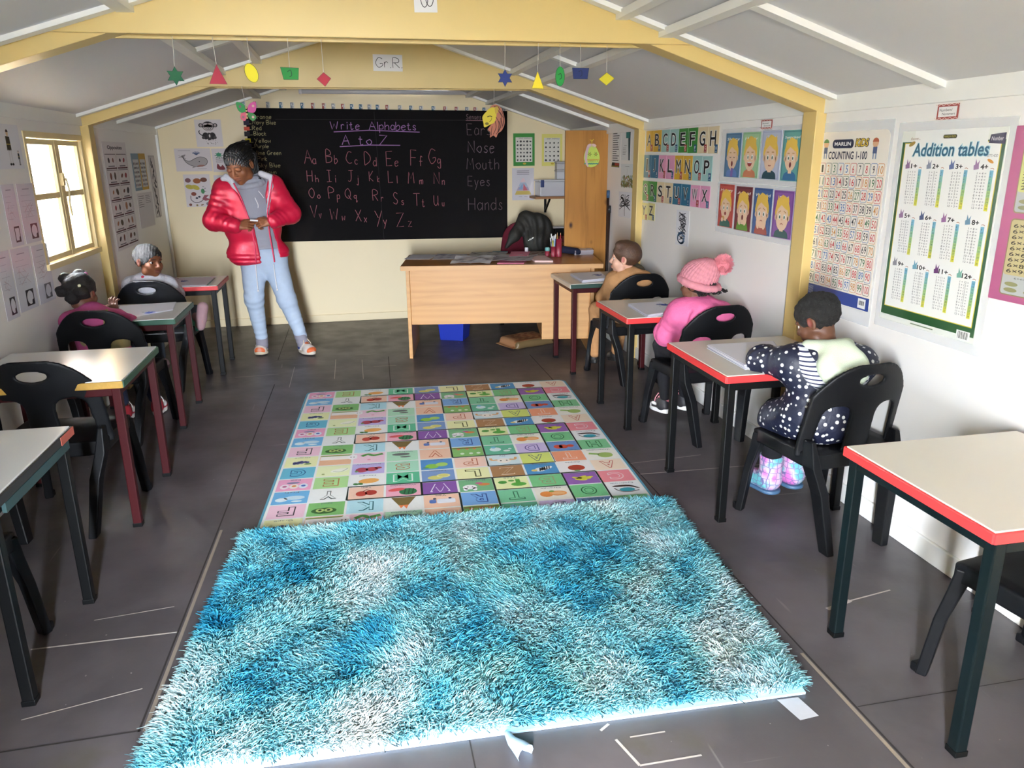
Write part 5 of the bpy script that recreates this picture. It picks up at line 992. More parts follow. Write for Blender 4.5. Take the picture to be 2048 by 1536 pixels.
# --- back wall: blackboard with chalk
def blackboard(w, h):
    s = Sheet(w, h, '100e0f', 0.006); k = 2048/550
    a, b_, c = corners('B', (487, 215.5), (1012, 231), (489, 484)); R0 = (b_-a).normalized(); U0 = (a-c).normalized(); R0.z *= .35; R0.normalize(); U0 = (U0-R0*U0.dot(R0)).normalized(); org = a-Vector((0, 0, (a-c).length))
    def m(x, y):       # board crop pixel -> sheet
        p = Vector(PY(470+x/k, 180+y/k, YB-.0085)); d = p-org; return d.dot(R0), d.dot(U0)
    S = m(100, 0)[0]-m(0, 0)[0]; S /= 100
    def wr(t, x, y, hh, col, lw=.0055, ls=1.0, xs=1.0):
        u, v = m(x, y); pen(s, t, u, v, hh*S, lw, col, 1, .3, ls, int(x), xs)
    pk, vi, ye = 'a0626a', 'a277ac', 'a39a72'
    s.line([m(300, 218), m(2000, 226)], .003, '3a3838', 1); s.line([m(1035, 160), m(1110, 1110)], .003, '343234', 1)
    wr('Write', 712, 292, 60, vi, .006, 1.15); wr('Alphabets', 1000, 296, 62, vi, .006, 1.0); s.line([m(735, 312), m(1000, 300), m(1375, 314)], .007, vi); wr('A to Z', 798, 408, 74, vi, .0065, 1.25); s.line([m(780, 422), m(1000, 410), m(1230, 412)], .007, vi)
    for t, pts in (('Aa', (518, 545, 105)), ('Bb', (680, 540, 100)), ('Cc', (830, 548, 95)), ('Dd', (968, 560, 105)), ('Ee', (1130, 562, 110)), ('Ff', (1310, 560, 120)), ('Gg', (1445, 548, 115)), ('Hh', (540, 680, 85)), ('Ii', (685, 682, 90)), ('Jj', (845, 680, 85)), ('Kk', (1000, 680, 80)), ('Ll', (1142, 688, 90)), ('Mm', (1290, 696, 90)), ('Nn', (1482, 700, 95)),
                   ('Oo', (555, 802, 78)), ('Pp', (700, 808, 90)), ('Qq', (825, 808, 82)), ('Rr', (1028, 824, 86)), ('Ss', (1178, 848, 92)), ('Tt', (1330, 862, 100)), ('Uu', (1482, 860, 82)), ('Vv', (565, 948, 95)), ('Ww', (712, 965, 88)), ('Xx', (900, 978, 95)), ('Yy', (1045, 1000, 108)), ('Zz', (1205, 1018, 112))):
        x, y, hh = pts; wr(t[0], x, y, hh, pk, .005, 1, .68); xo = 62 if t[0] not in 'WMZ' else 86; wr(t[1], x+xo, y+(6 if t[1] not in 'Zz' else 0), hh*.66, pk, .005, 1, .72)
    for t, x, y, hh in (('Orange', 135, 214, 32), ('_Navy Blue', 105, 255, 30), ('_Red', 105, 298, 30), ('_Black', 115, 338, 30), ('_Yellow', 118, 392, 32), ('_Purple', 125, 432, 28), ('-lime Green', 140, 482, 30), ('-Pink', 145, 526, 32), ('Sky Blue', 172, 576, 34), ('Brown', 205, 625, 30), ('n', 295, 670, 30)): wr(t, x, y, hh, ye, .0038, 1.05)
    for t, x, y, hh in (('Senses', 1722, 216, 36), ('Ears', 1728, 335, 88), ('Nose', 1738, 466, 92), ('Mouth', 1728, 590, 88), ('Eyes', 1735, 715, 80), ('Hands', 1738, 895, 100)): wr(t, x, y, hh, '6c5a60' if t != 'Nose' else '84707a', .005, 1.1, .8)
    s.line([m(1718, 226), m(1860, 228)], .005, '84606a'); return s
hang('B', (487, 215.5), (1012, 231), (489, 484), 'blackboard', 'black chalkboard painted on the back wall, filled with chalk alphabet letters', 'blackboard', blackboard, None, M_chalkb)
def kb(x, y): return (470+x*550/2048, 180+y*550/2048)
NX = [62, 148, 243, 340, 424, 500, 578, 660, 731, 802, 869, 936, 1000, 1061, 1133, 1227, 1310, 1385, 1477, 1564, 1649, 1727, 1789, 1856, 1925, 2002]; NCc = 'brxbxbrrxrbbxbrxbxbrrxrbxx'
for i, x in enumerate(NX):
    ch = 'abcdefghijklmnopqrstuvwxyz'[i]; col = {'b': '3a6680', 'r': 'a85a50', 'x': '8a8e94'}[NCc[i]]; y0 = 83+45*(x-62)/1940*1.15
    def d(w, h, ch=ch, col=col):
        s = Sheet(w, h, 'd4d0c8', 0.0012); s.rect(0, 0, w*.72, h, col, 1); s.text(ch.upper(), w*.38, h*.66, h*.34, w*.4, 'ece8e2', 2, .02); s.rect(w*.55, h*.08, w*.36, h*.42, 'e2ded6', 3); s.text(ch, w*.73, h*.28, h*.26, w*.22, '3c3c44', 4); return s
    hang('B', kb(x-14, y0), kb(x+15, y0+.5), kb(x-14, y0+44), 'alphabet_tag', 'tiny %s alphabet tag %s above the blackboard' % ({'b': 'blue', 'r': 'red', 'x': 'grey'}[NCc[i]], ch.upper()), 'letter card', d, 'small alphabet tags')
for nm, c, y0, y1, dx in (('navy', '232038', 225, 262, 0), ('red', 'c8503c', 274, 302, 4), ('black', '2a2628', 309, 345, 6), ('yellow', 'd8c82c', 361, 391, 12), ('purple', '5c4070', 404, 426, 18)):
    hang('B', kb(62+dx, y0), kb(104+dx, y0+1), kb(62+dx, y1), 'colour_swatch', 'small %s paper square at the left edge of the blackboard' % nm, 'paper square', lambda w, h, c=c: Sheet(w, h, c, .0012), 'colour swatches on the blackboard', None, .0075)
# --- drawings on the back wall
def xb(x, y): return (340+x*180/1317, 220+y*180/1317)
def monkey(w, h):
    s = Sheet(w, h, 'd9d1d0', 0.0012); d = '2c2828'; O = lambda a, b, rx, ry, c, l=2, rot=0: s.oval(a*w, b*h, rx*w, ry*h, c, l, rot)
    for q in (-1, 1): O(.5+q*.27, .79, .085, .075, d); O(.5+q*.27, .79, .05, .05, 'a89a98', 3); O(.5+q*.13, .4, .12, .13, d, 2); O(.5+q*.22, .34, .06, .06, '4a4444', 3)
    O(.5, .76, .23, .17, d, 3); O(.5, .7, .2, .12, 'b0a4a2', 4); O(.42, .8, .11, .08, 'b0a4a2', 4); O(.58, .8, .11, .08, 'b0a4a2', 4); O(.5, .38, .1, .14, '3a3434', 3); O(.52, .4, .03, .06, 'd0c8c6', 4)
    for q in (-1, 1): O(.5+q*.085, .67, .085, .055, 'c8c0bc', 5); s.line(ell((.5+q*.085)*w, .67*h, .08*w, .052*h, 14), .003, '5a4a48', 6, True); O(.5+q*.08, .67, .018, .02, d, 6)
    s.line(smooth_line([(.3*w, .4*h), (.18*w, .46*h), (.13*w, .55*h), (.17*w, .6*h)], 5), .008, d, 2)
    r = random.Random(3)
    for i in range(14): x, y = r.uniform(.25, .8), r.uniform(.1, .26); s.line([(w*x, h*y), (w*(x+r.uniform(-.06, .06)), h*(y+r.uniform(-.05, .05)))], .004, '5c5654', 2)
    return s
hang('B', xb(350, 140), xb(740, 135), xb(385, 540), 'monkey_print', 'print of a seated monkey with glasses, high on the back wall', 'picture', monkey)
def whale(w, h):
    s = Sheet(w, h, 'd2c9ca', 0.0012); s.line(smooth_line([(.1*w, .6*h), (.2*w, .62*h), (.3*w, .56*h)], 3), .003, '5a5254', 2)
    body = smooth_line([(.2*w, .68*h), (.28*w, .5*h), (.4*w, .45*h), (.55*w, .56*h), (.7*w, .63*h), (.86*w, .55*h), (.88*w, .38*h), (.8*w, .25*h), (.6*w, .2*h), (.42*w, .26*h), (.28*w, .42*h)], 4, True)
    s.poly(body, 'a49c9a', 1); s.line(body, .004, '4a4446', 2, True); s.poly(smooth_line([(.2*w, .62*h), (.1*w, .72*h), (.14*w, .66*h), (.2*w, .7*h), (.3*w, .74*h), (.26*w, .64*h)], 3, True), '8a8280', 2)
    s.poly(smooth_line([(.58*w, .22*h), (.68*w, .28*h), (.8*w, .26*h), (.72*w, .2*h)], 4, True), '9a6c62', 3); s.poly([(.5*w, .24*h), (.44*w, .14*h), (.58*w, .2*h)], '8a8280', 3); s.oval(.66*w, .42*h, .014*w, .022*h, '202024', 3)
    for i in range(7): t = .6+.33*i; s.line([(w*.6, h*.72), (w*(.6+.13*math.cos(t)), h*(.74+.13*math.sin(t)))], .005, '4c5a80', 2)
    s.rect(w*.1, h*.9, w*.34, h*.012, '8a8284', 1); s.rect(w*.6, h*.1, w*.25, h*.012, '8a8284', 1); return s
hang('B', xb(55, 565), xb(585, 560), xb(85, 900), 'whale_print', 'print of a grey whale spouting water beside the teacher', 'picture', whale)
def sea(w, h):
    s = Sheet(w, h, 'd0c7c8', 0.0012); s.oval(w*.2, h*.74, w*.07, h*.08, '3f8a68', 2)
    for i in range(8): t = i*.8; s.line([(w*.2, h*.72), (w*(.2+.12*math.cos(t)), h*(.7+.14*math.sin(t)))], .006, '3f8a68', 1)
    for i in range(6): s.line(smooth_line([(w*.1, h*(.6-.04*i)), (w*.4, h*(.63-.04*i)), (w*.8, h*(.6-.04*i))], 4), .003, '8a8084', 1)
    s.poly(smooth_line([(w*.12, h*.12), (w*.14, h*.36), (w*.22, h*.22), (w*.28, h*.3), (w*.34, h*.1)], 3, True), '7a3038', 2); s.oval(w*.5, h*.2, w*.12, h*.06, '8a9a4c', 2); s.oval(w*.7, h*.24, w*.1, h*.05, '9a8a3c', 2); return s
hang('B', xb(600, 565), xb(1110, 560), xb(610, 905), 'sea_print', 'print with a green sea creature, half hidden by the teacher\'s head', 'picture', sea)
def mer(w, h):
    s = Sheet(w, h, 'd6cdcd', 0.0012); O = lambda a, b, rx, ry, c, l=1, rot=0: s.oval(a*w, b*h, rx*w, ry*h, c, l, rot)
    O(.16, .82, .11, .07, '7a5458'); O(.5, .8, .15, .08, '9a5a34'); O(.76, .83, .13, .07, '6e4234'); O(.2, .62, .16, .07, 'b8a848', 1, -.2); O(.42, .6, .16, .07, 'c0b04c', 2, -.4); O(.68, .48, .07, .08, '4c8a5c'); O(.32, .4, .1, .06, '8a4a3c')
    s.line(smooth_line([(.2*w, .35*h), (.2*w, .22*h), (.36*w, .13*h), (.58*w, .17*h), (.7*w, .27*h)], 5), .006, '6a5c60', 1); s.poly([(.62*w, .24*h), (.72*w, .36*h), (.9*w, .36*h), (.78*w, .28*h), (.95*w, .22*h), (.74*w, .18*h)], '94525c', 2)
    O(.42, .27, .05, .03, '3c3a48', 2); O(.52, .31, .05, .03, '3c3a48', 2); O(.15, .07, .06, .04, '7a4a40'); O(.4, .05, .04, .03, '8a7a4c'); O(.6, .06, .06, .02, '8a6a4c', 1, .3); O(.83, .09, .08, .05, '7c6a78')
    for i in range(8): O(.7+.03*(i % 4), .62-.05*(i//2), .012, .012, '3c3c44')
    return s
hang('B', xb(190, 945), xb(575, 935), xb(215, 1420), 'sea_creatures_print', 'coloured print of shells and sea creatures below the whale', 'picture', mer)
hang('B', xb(635, 955), xb(1000, 950), xb(640, 1190), 'pale_print', 'pale pencil print mostly hidden behind the teacher\'s shoulder', 'picture', lambda w, h: Sheet(w, h, 'd4cbcc', .0012).line(smooth_line([(w*.1, h*.5), (w*.3, h*.7), (w*.5, h*.5), (w*.3, h*.4)], 4), .005, '8a8084', 1).line(smooth_line([(w*.3, h*.8), (w*.36, h*.95), (w*.42, h*.86)], 3), .004, '7a7480', 1))
def xc(x, y): return (1000+x*300/853, 180+y*300/853)
def animals(bg, sd, title):
    def d(w, h):
        s = Sheet(w, h, bg, 0.0012); s.rect(w*.11, h*.12, w*.78, h*.76, 'd8d4ca', 1); r = random.Random(sd); s.text(title, w*.55, h*.85, h*.035, w*.6, '3a3430', 3)
        for i in range(5 if sd == 1 else 4):
            for j in range(6 if sd == 1 else 5): s.oval(w*(.2+.6*i/(4 if sd == 1 else 3)), h*(.18+.62*j/(5.4 if sd == 1 else 4.6)), w*r.uniform(.03, .055), h*r.uniform(.018, .034), r.choice(['2a2a2c', '3c3a38']), 2, r.uniform(-.6, .6), 8)
        s.oval(w*.52, h*.07, w*.08, h*.03, 'c8a83c', 3); return s
    return d
hang('B', xc(75, 247), xc(197, 246), xc(75, 432), 'wall_chart', 'small animal chart with a green border on the back wall', 'poster', animals('3c8a3c', 1, 'WILD ANIMALS'))
hang('B', xc(238, 250), xc(355, 249), xc(238, 432), 'wall_chart', 'small baby animals chart on yellow paper beside the cupboard', 'poster', animals('e2d878', 2, 'BABY ANIMALS'))
def pyr(w, h):
    s = Sheet(w, h, 'd0ccd2', 0.0012)
    for i, c in enumerate(('c8b05c', 'b0a0b8', 'a8b8cc', 'e0c4c8')): y0, y1 = .17+.13*i, .29+.13*i; a0, a1 = .38*(1-i/4.4), .38*(1-(i+.92)/4.4); s.poly([(w*(.5-a0), h*y0), (w*(.5+a0), h*y0), (w*(.5+a1), h*y1), (w*(.5-a1), h*y1)], c, 1)
    s.poly([(w*.5, h*.3), (w*.72, h*.3), (w*.52, h*.52)], 'c86a74', 2); s.poly([(w*.28, h*.34), (w*.48, h*.34), (w*.48, h*.52)], '8aa4c8', 2)
    for i in range(3): s.rect(w*.22, h*(.9-.05*i), w*.56, h*.016, '6a666c', 1)
    s.rect(w*.3, h*.1, w*.15, h*.012, '8a868c', 1); s.rect(w*.55, h*.1, w*.15, h*.012, '8a868c', 1); return s
hang('B', xc(68, 444), xc(193, 443), xc(66, 627), 'food_pyramid_sheet', 'pale laminated sheet with a coloured food pyramid under the green chart', 'poster', pyr, None, M_lamin)
# --- paper signs on the gussets, hanging shapes
def grr(w, h):
    s = Sheet(w, h, 'e6e3e2', 0.0012); pen(s, 'Gr.R.', w*.1, h*.22, h*.58, h*.035, '2a2626', 1, .2, 1.0, 4); return s
hang(5.385, (745, 108.5), (804, 110.5), (746, 142), 'grade_sign', 'white paper sign reading Gr.R. on the rear yellow gusset', 'sign', grr)
def oo(w, h):
    s = Sheet(w, h, 'e4e2e2', 0.0012); s.line(smooth_line(ell(w*.45, h*.55, w*.16, h*.36, 12, 2.4, 6.0), 3), h*.03, '38343a', 1); s.line(smooth_line(ell(w*.68, h*.56, w*.17, h*.34, 12), 3, True), h*.03, '38343a', 1, True); return s
a = PY(829, 25, 3.195); b_ = PY(875, 26, 3.195); w = b_[0]-a[0]; o = oo(w, w*1.1).build('grade_sign', M_paper); place(o, (a[0], 3.194, a[2]), (1, 0, .02), (0, 0, 1)); tag(o, 'white paper sign with looping letters cut off by the top edge', 'sign')
M_string = mat('white_string', 'cfc8bc', 0.8)
star6 = [(math.cos(math.pi/2+i*math.pi/6)*(1 if i % 2 == 0 else .56), math.sin(math.pi/2+i*math.pi/6)*(1 if i % 2 == 0 else .56)) for i in range(12)]
HS = [('green paper star with six points', 'star', 345, 79, 351, 152, star6, .034, '1d5a38', .34), ('red paper triangle', 'triangle', 425, 79, 435, 150, [(0, 1.15), (-.98, -.98), (.98, -.98)], .033, '9c2438', .15), ('yellow paper oval', 'oval', 494, 80, 503, 146, ell(0, 0, .82, 1.25, 22, rot=.35), .029, 'd4c420', 0), ('green paper basket shape', 'trapezium', 575, 81, 580, 147, [(-1.15, .75), (1.15, .68), (1.0, -.75), (-.85, -.75)], .030, '1f7a30', 0), ('red paper diamond', 'diamond', 642, 82, 648, 159, [(0, 1), (-1.05, .05), (.1, -1), (1.05, .15)], .026, 'a02432', 0),
      ('dark blue paper star with six points', 'star', 1010, 88, 1010, 156, star6, .034, '1f2f6c', 0), ('yellow paper triangle', 'triangle', 1077, 88, 1075, 162, [(0, 1.25), (-.82, -.95), (.92, -1.0)], .030, 'dcc628', 0), ('green paper oval', 'oval', 1120, 90, 1120, 153, ell(0, 0, .72, 1.38, 22), .028, '1f8838', 0), ('dark blue paper basket shape', 'trapezium', 1161, 92, 1161, 147, [(-1.25, .75), (1.25, .75), (1.05, -.75), (-1.05, -.75)], .029, '1d2a5c', 0), ('yellow paper diamond', 'diamond', 1214, 94, 1213, 158, [(0, 1.0), (-1.35, -.05), (0, -1.0), (1.35, .1)], .026, 'c0b428', 0)]
for i, (lab, k, sx, sy, u, v, pts, sc, col, tw) in enumerate(HS):
    Y = 3.262; p = PY(u, v, Y); tp = PY(sx, sy, Y); r = empty('hanging_shape', p, tw, '%s hanging from the front yellow beam' % lab, 'paper shape', 'paper shapes hanging from the beam')
    s = Sheet(1, 1, col, .0016, 0, False); s.outline([(x*sc, y*sc) for x, y in pts], col); s.line([(x*sc*.96, y*sc*.96) for x, y in pts], .0014, '202428', 1, True)
    if k in ('oval', 'trapezium') and col[0] in '12': s.line(smooth_line([(-.3*sc, .2*sc), (.1*sc, .4*sc), (.2*sc, -.2*sc), (-.1*sc, -.4*sc)], 4), .003, '123a1c' if col != '1d2a5c' else '101838', 1)
    o = s.build('shape', M_paper, r); o.rotation_euler = (math.pi/2, 0, 0)
    top = max(q[1] for q in pts)*sc; dx = tp[0]-p[0]
    MB().tube([(0, 0, top-.003), (dx*.6, 0, (1.939-p[2]+top)/2), (dx, 0, 1.9395-p[2])], .0011, 5).build('string', M_string, r)
# butterfly and lion hang from the rear beam
def butterfly():
    p = PY(493, 222, 5.36); r = empty('paper_butterfly', p, 0, 'green and pink paper butterfly hanging at the upper left corner of the blackboard', 'paper butterfly', None); k = .0033
    s = Sheet(1, 1, 'ffffff', .0016, 0, False)
    def W(pts, c): s.outline([(x*k, y*k) for x, y in smooth_line(pts, 4, True)], c, '202020')
    W([(-1, 1), (-4, 12), (-17, 16), (-16, 3), (-10, -3), (-3, -2)], '3f9a54'); W([(2, 1), (6, 12), (17, 17), (19, 8), (15, -2), (6, -3)], 'd85ca0'); W([(-1, -3), (-10, -4), (-12, -14), (-5, -18), (-1, -12)], 'd8687c'); W([(2, -3), (12, -4), (17, -12), (10, -18), (3, -12)], '4c8a50')
    for x, y in ((-11, 8), (13, 9), (-7, -11), (11, -11)): s.oval(x*k, y*k, 2.4*k, 2.4*k, '8a6a70' if x < 0 else 'e0b0a8', 2)
    o = s.build('wings', M_paper, r); o.rotation_euler = (math.pi/2, 0, 0)
    b2_ = MB(); [b2_.tube([(0, -.003, y*k), (.0005, -.003, (y+4)*k)], 1.7*k, 8) for y in (-14, -8, -2, 4)]; b2_.build('body', mat('cream_paper', 'e2c48a', .7), r); MB().tube([(-.003, 0, 10*k), (-.014, 0, 1.9395-p[2])], .0016, 5).build('string', M_string, r)
butterfly()
def lion():
    p = PY(988, 238, 5.36); r = empty('paper_lion', p, 0, 'paper lion head with yellow face and brown mane hanging over the blackboard', 'paper lion'); k = .0033; s = Sheet(1, 1, 'ffffff', .0016, 0, False)
    s.outline([(x*k, y*k) for x, y in smooth_line([(-8, 21), (2, 28), (13, 23), (20, 10), (22, -8), (16, -22), (8, -28), (4, -36), (-2, -32), (-9, -36), (-8, -26), (-13, -20), (-4, -8), (2, 6)], 4, True)], 'b8735c', '2a2020')
    s.poly([(x*k, y*k) for x, y in smooth_line([(-6, 22), (4, 20), (5, 6), (1, -6), (-8, -11), (-20, -16), (-22, -8), (-24, 4), (-16, 14)], 4, True)], 'd8c440', 2); s.poly([(x*k, y*k) for x, y in smooth_line([(2, 22), (9, 24), (9, 14), (3, 10)], 3, True)], 'c8a448', 3)
    for a in ((16, 16, 20, 2, 16, -18), (0, 24, 8, 24, 13, 16), (-4, -14, -6, -24, -6, -32), (10, -4, 12, -16, 4, -30), (8, 18, 16, 4, 14, -14), (12, 14, 20, 0, 18, -14), (4, 4, 10, -8, 8, -24), (2, -4, 4, -16, -2, -30), (14, 2, 14, -14, 8, -26)): s.line(smooth_line([(a[0]*k, a[1]*k), (a[2]*k, a[3]*k), (a[4]*k, a[5]*k)], 4), .004, '4a2a26', 3)
    s.line([(-14*k, 4*k), (-8*k, 6*k), (-4*k, 4*k)], .005, '201a18', 3); s.oval(-15*k, -9*k, 4*k, 2.6*k, '7a6a30', 3); s.line(smooth_line([(-10*k, -6*k), (-6*k, -2*k), (-5*k, 2*k)], 3), .003, '3a3020', 3)
    o = s.build('lion_head', M_paper, r); o.rotation_euler = (math.pi/2, 0, 0); MB().tube([(0, 0, 26*k), (.004, 0, 1.9395-p[2])], .0016, 5).build('string', M_string, r)
lion()
# --- fluorescent batten on the back wall
M_tube = mat('white_lamp_plastic', 'e4e2e6', 0.35); a = PY(598, 178, 7.35); b_ = PY(943, 181, 7.35)
ba = empty('fluorescent_batten', ((a[0]+b_[0])/2, 7.35, (a[2]+b_[2])/2), 0, 'long white fluorescent batten lamp on the back wall above the blackboard', 'lamp'); hl = (b_[0]-a[0])/2
MB().b2((-hl, -.005, -.012), (hl, .038, .045)).build('housing', M_tube, ba, .006); q = MB().tube([(-hl+.02, -.012, -.018), (hl-.02, -.012, -.018)], .022, 14).build('tube_cover', M_tube, ba)
for s_ in (-1, 1): MB().b2((s_*hl-.022*s_, -.035, -.042), (s_*hl+.004*s_, .03, .03)).build('end_cap', M_tube, ba, .008)
# ------------------------------------------------------------------ people
def skin_mat(name, rough=0.5):
    if name in MATS: return MATS[name]
    m = printmat(name, rough); b = m.node_tree.nodes['Principled BSDF']; b.inputs['Subsurface Weight'].default_value = 0.08; b.inputs['Subsurface Radius'].default_value = (.012, .006, .003); return m
M_skin = skin_mat('skin')
def cloth(name, c, rough=0.85, bump=0.15, bs=300, var=0.06): return mat(name, c, rough, var, 25, bump, bs, 0.25)
def knit(name, rough=0.9):
    return printmat(name, rough, 0, 0.25, 320)
def basis(f, up=(0, 0, 1), roll=0.0):
    y = np.array(f, float); y /= np.linalg.norm(y); x = np.cross(y, up); x /= np.linalg.norm(x); z = np.cross(x, y)
    if roll: x, z = x*math.cos(roll)+z*math.sin(roll), z*math.cos(roll)-x*math.sin(roll)
    return np.array([x, y, z]).T
V3 = lambda *p: np.array(p, float)
def head(c, R, H, child=False, lids=False):
    g = lambda x, y, z: c+R@(np.array([x, y, z])*H)
    E_ = lambda p, r, k=.05, op='u': el(g(*p), np.array(r)*H, R, k*H, op)
    fz = .04 if child else 0
    p = [E_((0, -.07, .14), (.345 if child else .33, .41, .36)), E_((0, .10, -.20), (.26, .26, .27), .12), E_((0, .245, -.405), (.085, .075, .07), .08)]
    for s in (-1, 1): p += [E_((s*.165, .225, -.13), (.115, .10, .12), .08), E_((s*.235, .06, -.30), (.07, .12, .10), .08)]
    p += [E_((0, .285, .075), (.23, .075, .045), .06)]
    for s in (-1, 1): p.append(E_((s*.145, .385, .005), (.075, .06, .05), .06, 's'))
    p += [rc(g(0, .34, .02), g(0, .415, -.115), .032*H, .048*H, .04*H)]+[E_((s*.048, .375, -.135), (.04, .05, .033), .025) for s in (-1, 1)]
    up, lo = E_((0, .345, -.238), (.115, .055, .026), .015), E_((0, .338, -.283), (.098, .055, .03), .015)
    p += [up, E_((0, .37, -.261), (.12, .03, .006), .01, 's'), lo]
    for s in (-1, 1):
        if lids: p.append(E_((s*.145, .315, .0), (.088, .055, .052), .015))
        p += [E_((s*.35, -.05, -.02), (.035, .085, .135), .02), E_((s*.385, -.035, .0), (.03, .045, .085), .02, 's')]
    return p, g, dict(up=up, lo=lo, E=E_)
def eyes(g, R, H, par, iris='2a1810'):
    for s in (-1, 1):
        c = g(s*.145, .246, .0); D = [el(c, .068*H, R)]; 
        a = [el(g(s*.145, .312, .0), .040*H, R)]
        b = [el(g(s*.145, .320, .0), .020*H, R)]
        soft('eye', D, .0016, MATS['eye_paint'], par, [(a[0], iris, .002), (b[0], '080606', .001)], None, 0, 'e4dedc')
printmat('eye_paint', 0.12)
def hand(w, d, n, side, k=1.0, curl=(.5, .5, .5, .5), thumb=.3):
    """w wrist, d towards the fingers, n out of the back of the hand, side = which way (along d x n) the thumb lies"""
    d = d/np.linalg.norm(d); n = n-d*(n@d); n /= np.linalg.norm(n); l = np.cross(d, n); P = [rc(w-d*.02*k, w+d*.02*k, .022*k, .02*k, .015*k)]
    for i in range(4):
        o = (1.5-i)*side; kn = w+d*(.082-.006*abs(i-1.2))*k+l*o*.0195*k
        P.append(rc(w+d*.012*k+l*o*.010*k, kn, .0145*k, .0105*k, .012*k)); a = curl[i]*.55; q = kn; f = (.96, 1.06, 1.0, .8)[i]*k
        for j, (sl, r0, r1) in enumerate(((.040, .0092, .0086), (.025, .0086, .0078), (.021, .0078, .0064))):
            v = d*math.cos(a)-n*math.sin(a)+l*o*.05; e = q+v*sl*f; P.append(rc(q, e, r0*k, r1*k, .004*k)); q = e; a += curl[i]*(1.0 if j == 0 else .75)
    b = w+d*.022*k+l*side*.022*k-n*.006*k; v1 = d*.75+l*side*.62-n*.25; m_ = b+v1*.038*k; v2 = d*.95+l*side*(.25-thumb)-n*(.3+thumb); e = m_+v2*.03*k
    return P+[rc(b, m_, .0135*k, .011*k, .01*k), rc(m_, e, .0105*k, .0085*k, .004*k), rc(e, e+v2*.018*k, .0085*k, .0065*k, .004*k)]
def fold(pts, amp=.006, f=70, seed=1, rad=.09):
    """cloth creases: fine everywhere, strong rings around the given joints"""
    def d(V, N):
        o = amp*.35*wob(V, f*.45, seed)+amp*.25*wob(V, f, seed+3)
        for p, ax, s in pts:
            q = V-p; ax = ax/np.linalg.norm(ax); t = q@ax; w = np.exp(-(np.linalg.norm(q, axis=1)/(rad*s))**2); o = o+amp*.75*w*np.sin(t*135/s+7*wob(V, 16, seed+7))*(.35+.65*np.clip(.5+1.6*wob(V, 13, seed+11), 0, 1))
        return o
    return d
def shoe(par, heel, toe, w, up, sole, paint=None, tall=0.0, lace=None, name='shoe', h=.0035):
    heel, toe = np.array(heel, float), np.array(toe, float); d = toe-heel; L = np.linalg.norm(d); d /= L; R = basis(d); z = R[:, 2]; x = R[:, 0]
    m = lambda a, b, c: heel+d*a*L+z*b+x*c
    pr = [el(m(.72, .030, 0), (w*.98, L*.33, .036), R, .02), el(m(.28, .038, 0), (w*.86, L*.30, .045), R, .02), rc(m(.22, .04, 0), m(.24, .075+tall, 0), w*.8, w*.78, .02), rc(m(.35, .06, 0), m(.66, .045, 0), w*.6, w*.6, .02)]
    if tall < .05: pr.append(rc(m(.24, .08, 0), m(.24, .14, 0), w*.55, w*.6, .004, 's'))
    o = soft(name, pr+[pl(-z, -(heel@z)-.012)], h, M_shoe, par, [(f(m, L, w, R), c, r) for f, c, r in (paint or [])], None, 1, up)
    s = MB(); n = 22; A = []
    for i in range(n):
        t = 2*math.pi*i/n; a = .5-.56*math.cos(t); wd = w*(1.06 if a > .45 else .93); A.append((a, wd*math.sin(t)*(1-.12*max(0, a-.9))))
    vs = [m(a, .0, b) for a, b in A]+[m(a, .026-.004*math.sin(a*3), b*1.02) for a, b in A]
    s.add(vs, [tuple(range(n))[::-1], tuple(range(n, 2*n))]+[(i, (i+1) % n, (i+1) % n+n, i+n) for i in range(n)]); s.build('sole', mat('sole_'+sole, sole, .6), o, .004)
    if lace:
        lb = MB()
        for i in range(4): a = .40+.09*i; b = .098-.017*i; lb.tube([m(a, b-.012, -w*.55), m(a+.02, b+.002, 0), m(a, b-.012, w*.55)], .0032, 6)
        for s_ in (-1, 1): lb.tube([m(.42, .100, 0), m(.46, .108, s_*w*.35), m(.56, .078, s_*w*.62), m(.54, .058, s_*w*.78)], .003, 6)
        lb.build('laces', mat('lace_'+lace, lace, .8), o)
    return o
M_shoe = printmat('shoe_upper', 0.6)
def arm(s, e, w, r=(.034, .028, .022)): return [rc(s, e, r[0], r[1], .02), rc(e, w, r[1], r[2], .015)]
def leg(h, k, a, r=(.05, .038, .026)): return [rc(h, k, r[0], r[1], .02), rc(k, a, r[1], r[2], .015)]

